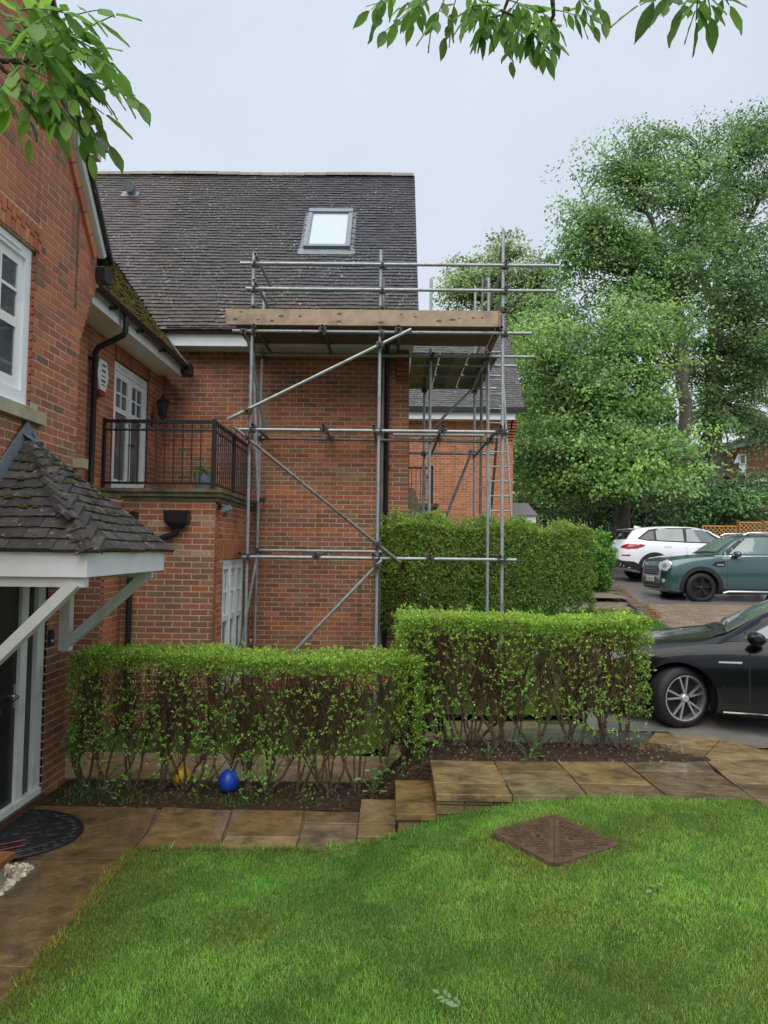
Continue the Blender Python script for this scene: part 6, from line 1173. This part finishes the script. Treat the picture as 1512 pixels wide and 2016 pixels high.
C3.side('sill_trim', [(1.28, .205), (3.05, .235), (3.05, .25), (1.28, .22)], 'chrome', .010, .08); C3.side('sill_cladding', [(1.25, .15), (3.08, .16), (3.08, .225), (1.25, .20)], 'trim_black', .006); C3.side('door_handle', [(2.42, .80), (2.64, .81), (2.64, .835), (2.42, .825)], 'paint_black', .022); C3.mirror(1.58, .90, .985, 'paint_black', .26)
C3.patch('headlamp', [(-.30, .02), (.0, .05), (.28, .085), (.30, .05), (.05, -.05), (-.28, -.06)], (-.45, -1.35, .67), (.62, .78, 0), 'lamp_clear', .005, .04); C3.front('grille', [(-.55, .58), (.55, .58), (.55, .64), (-.55, .64)], 'trim_black', .006); C3.front('lower_intake', [(-.5, .25), (.5, .25), (.55, .42), (-.55, .42)], 'trim_black', .006)
for y0, y1 in ((-.64, -.50), (.64, .50)): MB().tube([C3.bvh.ray_cast(Vector((x, y0 + (y1 - y0) * (1.15 - x) / .9, 3)), Vector((0, 0, -1)))[0] + Vector((0, 0, .001)) for x in np.linspace(.25, 1.15, 10)], .004, 4).build('bonnet_seam', 'unlit_dark', C3.e)
for ax in C3.ax:
    for sg in (-1, 1):
        t, f_ = C3.wheel(ax, sg, 'alloy', math.radians(34) if ax < 2 else 0, .235)
        b = MB().tube([(.026 * math.cos(q), f_ - .016, .026 * math.sin(q)) for q in np.linspace(0, 6.283, 17)], .003, 5, cap=False); b.tube([(-.012, f_ - .016, .022), (0, f_ - .016, .004), (.012, f_ - .016, .022)], .0025, 4); b.tube([(-.021, f_ - .016, .012), (-.011, f_ - .016, -.02), (0, f_ - .016, .0), (.011, f_ - .016, -.02), (.021, f_ - .016, .012)], .0025, 4)
        o = b.build('hub_emblem', 'plate_white', t); o.matrix_parent_inverse = Matrix()
# ------------------------------------------------------------------ background trees
def tree(name, label, trunks, blobs, leaf, per, cols, seed, bark=(1, 1, 1), lift=.5, shade=.55, spray=(1.0, .34)):
    """trunks: list of [(x,y,z,r)...]; blobs: (cx,cy,cz, rx,ry,rz, clusters)."""
    random.seed(seed); rng = np.random.default_rng(seed); T = thing(name, label, 'tree', None, trunks[0][0][:3]); sk = []
    for i, tr in enumerate(trunks):
        tr = np.array(tr, float); tt = np.linspace(0, len(tr) - 1, (len(tr) - 1) * 5 + 1); P = np.stack([np.interp(tt, range(len(tr)), tr[:, k]) for k in range(4)], 1)
        P[1:-1, :2] += rng.normal(0, .05, (len(P) - 2, 2)); MB().tube(P[:, :3], P[:, 3], 9).build('trunk' if i == 0 else 'limb', 'trunk', T, True, 70); sk += [tuple(q) for q in P[len(P) // 4:]]
    sk = np.array(sk); br, rad, Q, C = [], [], [], []
    for (cx, cy, cz, rx, ry, rz, nc) in blobs:
        nc = int(nc * 1.15)
        u = np.clip(rng.normal(size=(nc, 3)), -2, 2); P = np.array((cx, cy, cz)) + u * np.array((rx, ry, rz)) * .62
        for p in P:
            dd = np.linalg.norm(sk[:, :3] - p, axis=1) + np.maximum(0, sk[:, 2] - p[2] + .3) * 2.2; j = int(np.argmin(dd)); s = sk[j]; dist = np.linalg.norm(p - s[:3])
            mid = (s[:3] + p) / 2 + np.array((0, 0, dist * .18 * lift)) + rng.normal(0, dist * .07, 3); t = np.linspace(0, 1, 6)[:, None]; br.append((1 - t) ** 2 * s[:3] + 2 * t * (1 - t) * mid + t * t * p); rad.append(np.linspace(min(s[3] * .5, .02 + dist * .013), .012, 6))
            k = int(per * 1.6 * rng.uniform(.5, 1.4)); R = spray[0] * rng.uniform(.6, 1.3); ang = rng.uniform(0, 6.28, k); rr = np.sqrt(rng.random(k)) * R; along = rng.random(k) < .3; tb = rng.uniform(.45, 1, k)[:, None]; bp = (1 - tb) ** 2 * s[:3] + 2 * tb * (1 - tb) * mid + tb * tb * p + rng.normal(0, .16, (k, 3)); lp = p + np.stack([np.cos(ang) * rr, np.sin(ang) * rr, rng.normal(0, spray[1] * .5, k) - rr ** 2 * .28 / R], 1); lp = np.where(along[:, None], bp, lp)
            D = np.stack([np.cos(ang), np.sin(ang), -.45 - rng.random(k) * .6], 1) + rng.normal(0, .4, (k, 3)); Nn = np.array((0, -.65, .65)) + rng.normal(0, .55, (k, 3)); Q.append(leaves(lp, D, Nn, leaf * rng.uniform(.5, 1.35, k), leaf * .62 * rng.uniform(.8, 1.2, k)))
            c = np.array(cols[rng.integers(len(cols))]) * rng.uniform(.62, 1.25); C.append(c[None] * np.exp(rng.normal(0, .12, (k, 1))))
    strips('branches', np.array(br), np.array(rad), np.tile(np.array((.085, .075, .062)), (len(br), 1)), T)
    quads('crown', np.concatenate(Q), np.clip(np.concatenate(C), 0, 1), 'tree_leaf', T, 'stuff'); return T
def bl(x, y, Y, rx, ry, n, dep=None):
    p = at(x, y, Y); k = Y / F_PX; return (p[0], p[1], p[2], rx * k, (dep if dep else max(rx, ry) * k * .7), ry * k, n)
def tp(x, y, Y, r): p = at(x, y, Y); return (p[0], p[1], p[2], r)
gA = (.235, .40, .125); gB = (.19, .335, .115); gC = (.285, .46, .125); gD = (.13, .235, .085)
# tall tree with the pale trunk behind the white car
tree('maple_tree', 'tall spreading tree with a pale bare trunk rising behind the white car', [[tp(1352, 1062, 30, .33), tp(1350, 930, 30, .29), tp(1345, 760, 30, .26), tp(1335, 600, 30, .22), tp(1332, 540, 30, .18)], [tp(1333, 560, 30, .15), tp(1300, 500, 29.5, .12), tp(1275, 420, 29, .08), tp(1245, 340, 28.6, .05)], [tp(1333, 560, 30, .15), tp(1345, 480, 30.5, .11), tp(1370, 380, 30.5, .07), tp(1385, 280, 30.5, .04)], [tp(1300, 500, 29.5, .10), tp(1240, 480, 28.8, .07), tp(1170, 450, 28, .04)]],
     [bl(1230, 340, 29, 62, 55, 26), bl(1180, 430, 28.5, 65, 65, 40), bl(1290, 330, 29.5, 70, 60, 34), bl(1350, 400, 30, 70, 80, 40), bl(1150, 500, 28.5, 50, 38, 24), bl(1240, 500, 29, 80, 55, 40), bl(1330, 510, 29, 70, 55, 34), bl(1270, 265, 29.5, 40, 30, 10), bl(1395, 300, 30, 50, 60, 20), bl(1380, 600, 31, 45, 60, 16), bl(1240, 580, 29, 90, 40, 30), bl(1420, 480, 31, 50, 80, 24)], .155, 62, (gA, gB, gC, gA), 21, lift=.9)
tree('oak_tree', 'dark ivy clad tree at the right edge above the lattice fence', [[tp(1400, 1040, 33, .46), tp(1402, 850, 33, .42), tp(1405, 700, 33, .37), tp(1410, 580, 33, .30), tp(1420, 480, 33, .22), tp(1430, 380, 33, .16), tp(1440, 290, 33, .08)], [tp(1410, 600, 33, .22), tp(1370, 520, 33, .16), tp(1350, 450, 33, .08)], [tp(1412, 560, 33, .2), tp(1460, 470, 33, .14), tp(1500, 380, 33, .08)]],
     [bl(1470, 330, 33, 60, 90, 50), bl(1430, 430, 33, 70, 70, 40), bl(1490, 520, 33, 60, 90, 40), bl(1440, 620, 33, 55, 40, 14), bl(1400, 800, 32.5, 36, 110, 40, 1.0), bl(1480, 740, 33.5, 50, 70, 30), bl(1530, 620, 33, 60, 120, 40), bl(1500, 850, 33.5, 60, 40, 18), bl(1500, 250, 33, 40, 40, 18), bl(1480, 640, 32, 60, 80, 30), bl(1350, 700, 33, 40, 60, 14)], .165, 60, (gB, gD, gA), 22)
tree('hornbeam_tree', 'broad low branching tree with bright drooping sprays beside the far house', [[tp(1225, 1050, 27, .30), tp(1222, 900, 27, .26), tp(1215, 760, 27, .2), tp(1200, 640, 27, .12)], [tp(1222, 880, 27, .15), tp(1160, 800, 26, .1), tp(1090, 740, 25.5, .05)], [tp(1220, 860, 27, .15), tp(1280, 780, 26, .1), tp(1330, 720, 25.5, .05)]],
     [bl(1130, 690, 26, 95, 60, 46), bl(1240, 660, 25.5, 90, 70, 48), bl(1090, 790, 26, 65, 70, 36), bl(1190, 800, 25, 100, 70, 50), bl(1255, 765, 25.5, 55, 65, 26), bl(1120, 890, 25, 75, 55, 40), bl(1230, 890, 24.5, 100, 60, 52), bl(1310, 900, 25, 65, 42, 24), bl(1150, 935, 24.6, 90, 34, 32), bl(1270, 945, 24.5, 95, 32, 32), bl(1060, 930, 25.5, 40, 60, 22), bl(1310, 640, 27, 50, 50, 20)], .15, 66, (gC, gA, (.29, .46, .11), gB), 23, lift=.3, spray=(.85, .28))
tree('ash_tree', 'far pale green tree showing above the scaffold rails', [[tp(985, 900, 38, .4), tp(985, 700, 38, .3), tp(985, 560, 38, .18), tp(990, 480, 38, .08)], [tp(985, 640, 38, .2), tp(940, 560, 38, .1), tp(900, 520, 38, .05)], [tp(985, 640, 38, .2), tp(1040, 570, 38, .1), tp(1080, 540, 38, .05)]],
     [bl(1000, 500, 38, 28, 38, 16), bl(930, 540, 38, 48, 36, 24), bl(985, 560, 38, 60, 40, 28), bl(1060, 560, 37, 45, 38, 24), bl(905, 590, 38, 38, 24, 14), bl(1040, 640, 37, 55, 50, 26), bl(1010, 700, 37, 60, 70, 26), bl(1060, 600, 37, 50, 40, 20), bl(960, 640, 38, 60, 50, 20)], .2, 58, ((.31, .44, .18), (.35, .48, .19), (.26, .38, .16)), 24)
tree('sycamore_tree', 'leafy tree whose trunk stands left of the pale trunk by the dark fence', [[tp(1043, 1020, 31, .22), tp(1040, 880, 31, .19), tp(1042, 760, 31, .14), tp(1050, 660, 31, .07)]], [bl(1060, 720, 31, 50, 70, 26), bl(1050, 850, 31, 35, 70, 20), bl(1100, 640, 32, 60, 45, 24), bl(1030, 960, 30, 30, 40, 14)], .17, 56, (gA, gB, gC), 25)
tree('elder_tree', 'dark shrubby tree under the big tree beside the lattice fence', [[tp(1440, 1050, 29, .10), tp(1442, 990, 29, .08), tp(1450, 950, 29, .05)]], [bl(1430, 985, 29, 50, 34, 24), bl(1490, 985, 29.5, 50, 40, 22), bl(1395, 1000, 29.5, 40, 28, 16), bl(1470, 955, 30, 60, 25, 16)], .15, 56, (gB, gD, (.06, .14, .04)), 26)
tree('holly_tree', 'dark understorey tree in the shade left of the pale trunk', [[tp(1270, 1060, 29.5, .12), tp(1272, 1000, 29.5, .10), tp(1275, 960, 29.5, .06)]], [bl(1275, 1020, 29.5, 42, 34, 22), bl(1210, 1000, 30, 50, 26, 14), bl(1130, 990, 30, 50, 26, 16), bl(1310, 975, 30, 40, 30, 12)], .15, 60, (gD, (.035, .085, .03), gB), 27)
tree('lime_tree', 'far tree closing the gap at the right edge behind the dark one', [[tp(1530, 1000, 46, .4), tp(1530, 800, 46, .3), tp(1520, 640, 46, .15)]], [bl(1500, 700, 46, 70, 80, 34), bl(1450, 780, 46, 40, 60, 16), bl(1530, 560, 46, 60, 80, 24), bl(1490, 830, 45, 70, 30, 18)], .2, 56, (gB, gA), 28)
# background foliage that reads as one mass behind the trees
n = 16000; P = []
for (x0, x1, y0, y1, Y, w) in ((1015, 1330, 780, 1010, 40, .6), (1340, 1420, 880, 1010, 41, .2), (1030, 1200, 700, 820, 42, .2)):
    m = int(n * w); xx, yy = RNG.uniform(x0, x1, m), RNG.uniform(y0, y1, m); k = RNG.random(m) < .25 + .75 * (np.sin(xx * .11) * np.sin(yy * .09 + xx * .03) > -.45); xx, yy = xx[k], yy[k]; P += [at(a, b, Y + random.uniform(-2, 2)) for a, b in zip(xx, yy)]
P = np.array(P); n = len(P); tag(quads('far_woodland', leaves(P, rdir(n) + (0, 0, -.5), rdir(n) + (0, -.5, .6), RNG.uniform(.25, .5, n), RNG.uniform(.16, .3, n)), vary((.13, .22, .08), n, .25), 'tree_leaf', None, 'stuff'), 'dark mass of foliage far behind the trees', 'woodland')
# ------------------------------------------------------------------ fences
FN = thing('board_fence', 'long dark weathered board fence behind the trees', 'fence', None, (10, 34, 2))
fb = MB(); x = 2.0
while x < 24: w = .145; z0 = 1.6; h = 4.35 + .05 * math.sin(x); fb.box(x, 34 + .012 * (int(x * 7) % 2), z0, x + w - .012, 34.03, h, np.array((.055, .048, .042)) * random.uniform(.7, 1.25)); x += w
fb.build('boards', 'fence_board', FN, kind='stuff')
for x in np.arange(2.5, 24, 2.4): MB().box(x, 33.9, 1.6, x + .11, 34.0, 4.45, (.05, .045, .04)).build('post', 'fence_board', FN)
for i, (xa, xb, ya, Yf, lbl) in enumerate(((1382, 1450, 1034, 25, 'lower tan lattice fence panel behind the white car roof'), (1454, 1500, 1027, 25, 'raised tan lattice fence panel left of its twin above the teal car'), (1502, 1560, 1026, 25, 'tan lattice fence panel cut by the right edge above the teal car'))):
    p, q = at(xa, ya, Yf), at(xb, ya, Yf); T = thing('lattice_panel', lbl, 'fence panel', 'lattice fence panels', (p[0], Yf, p[2] - 1.4)); z1 = p[2]; z0 = z1 - 1.35; x0, x1 = p[0], q[0]
    MB().box(x0, Yf - .03, z1 - .05, x1, Yf + .03, z1).box(x0, Yf - .03, z0, x1, Yf + .03, z0 + .05).box(x0, Yf - .029, z0 + .05, x0 + .05, Yf + .029, z1 - .05).box(x1 - .05, Yf - .029, z0 + .05, x1, Yf + .029, z1 - .05).build('frame', 'lattice', T)
    W_, H_ = x1 - x0 - .1, z1 - z0 - .1
    for dr in (1, -1):
        c = -H_
        while c < W_:
            s0, s1 = max(0, -c), min(H_, W_ - c)
            if s1 - s0 > .04:
                a, b = ((c + s0, s0), (c + s1, s1)); f_ = (lambda u, v: (x0 + .05 + u, Yf + .008 * dr, z0 + .05 + v)) if dr > 0 else (lambda u, v: (x1 - .05 - u, Yf + .008 * dr, z0 + .05 + v))
                MB().beam(f_(*a), f_(*b), .03, .012, (0, 1, 0)).build('lattice_slat', 'lattice', T)
            c += .15
for x in (1452, 1501): p = at(x, 1025, 25); tag(MB().box(p[0] - .05, 24.95, 1.3, p[0] + .05, 25.05, p[2] + .03, (.16, .085, .04)).build('fence_post', 'fence_board'), 'brown fence post %s' % ('between the low and the raised lattice panel' if x < 1480 else 'between the two raised lattice panels'), 'fence post')
# ------------------------------------------------------------------ bollard light on the terrace
p = atz(1167, 1162, float(road_z(18)) + .1); BO = thing('bollard_light', 'short black bollard light on the terrace by the laurel', 'bollard light', None, (p[0], p[1], p[2]))
MB().lathe([(0, 0), (.085, 0), (.085, .22), (.06, .24), (0, .24)], p, n=18).build('post', 'black_plastic', BO, True); MB().lathe([(.06, .24), (.115, .25), (.12, .34), (.10, .37), (0, .38)], p, n=18).build('head', 'black_plastic', BO, True)
# ------------------------------------------------------------------ branches hanging into the top of the frame
def hang(name, label, wood, leaves_, Y, ln, cols, seed):
    random.seed(seed); T = thing(name, label, 'branch', None, tuple(at(*wood[0][0], Y)))
    for path, r in [(w[:-1], w[-1]) for w in wood]:
        pts = [at(x, y, Y + .05 * i) for i, (x, y) in enumerate(path)]; MB().tube(np.array(pts), np.linspace(r, r * .5, len(pts)), 7).build('twig', 'bark', T, True)
    for (x0, y0, x1, y1, nl) in leaves_: dy = random.uniform(-.18, .22); compound(T, at(x0, y0, Y + dy), at(x1, y1, Y + dy + random.uniform(-.12, .12)), nl, ln * random.uniform(.85, 1.1), .02, .75, cols)
hang('ash_branch', 'leafy branch overhanging the gable at the top left corner', [((-80, 90), (0, 118), (50, 122), (95, 132), .014), ((-60, 60), (10, 140), (60, 165), .010), ((50, 122), (75, 60), (110, 20), .006)], [(60, 130, 200, 95, 5), (55, 125, 225, 30, 5), (60, 130, 230, 165, 5), (55, 135, 205, 225, 5), (50, 130, 130, 235, 5), (40, 130, -20, 215, 5), (45, 120, 90, 10, 5), (30, 115, -30, 40, 5), (60, 120, 150, 60, 5), (95, 130, 250, 190, 4), (90, 132, 185, 270, 4), (50, 140, 60, 270, 4), (80, 60, 190, 20, 5), (60, 70, 10, -10, 5), (40, 120, 100, 190, 5), (20, 125, 60, 200, 4), (110, 60, 215, 120, 5), (100, 140, 165, 200, 5), (30, 60, 120, 80, 5), (10, 40, 90, 60, 5), (-10, 90, 60, 60, 5), (90, 100, 180, 160, 5), (-20, 150, 30, 235, 4), (70, 150, 120, 250, 4), (120, 20, 60, 60, 4), (150, 40, 100, 110, 4), (150, 190, 215, 285, 4), (120, 200, 175, 300, 4), (180, 150, 275, 200, 4), (130, 90, 230, 140, 4), (40, 20, 140, 30, 5), (0, 20, 60, 100, 5), (0, 80, 110, 120, 5), (20, 170, 90, 230, 5), (110, 110, 200, 190, 5)], 2.15, .096, (0, 1, 1, 3, 2), 41)
hang('ash_branch', 'leafy branch hanging into the sky at the top centre', [((1010, -60), (1000, 0), (985, 40), .010), ((985, 20), (1080, 60), .006), ((1085, -40), (1090, 30), (1075, 60), .012), ((900, -50), (870, 0), .006), ((985, 30), (930, 40), .005)], [(870, -20, 790, 15, 5), (860, -10, 760, 60, 4), (880, -10, 850, 60, 4), (900, -10, 880, 70, 4), (935, 0, 915, 50, 4), (985, 20, 945, 70, 5), (990, 30, 1005, 120, 5), (1000, 30, 1040, 100, 5), (1030, 40, 1075, 110, 5), (1080, 40, 1085, 95, 4), (1090, 20, 1150, 40, 5), (1130, -20, 1170, 50, 4), (1160, -20, 1190, 40, 3), (800, -30, 730, 20, 5), (770, -20, 735, 50, 4), (960, 0, 955, 60, 5), (1040, 10, 1020, 80, 5), (1060, 20, 1100, 60, 5), (910, -20, 965, 20, 5), (1000, 0, 1060, 30, 5), (985, 10, 930, 20, 5), (1020, 0, 985, 60, 5), (840, -20, 815, 40, 4), (1075, 30, 1050, 70, 4)], 2.9, .10, (0, 2, 0, 1), 42)
hang('ash_branch', 'small leafy branch hanging at the top right corner', [((1390, -60), (1370, -10), (1330, -5), .008), ((1370, -10), (1440, 0), .005)], [(1390, -15, 1400, 30, 3), (1340, -10, 1260, 10, 3), (1350, -10, 1290, 20, 3), (1360, -8, 1340, 30, 3), (1420, -5, 1435, 10, 2), (1375, -10, 1370, 40, 3), (1330, -10, 1310, 5, 3)], 2.3, .105, (0, 2, 0), 43)
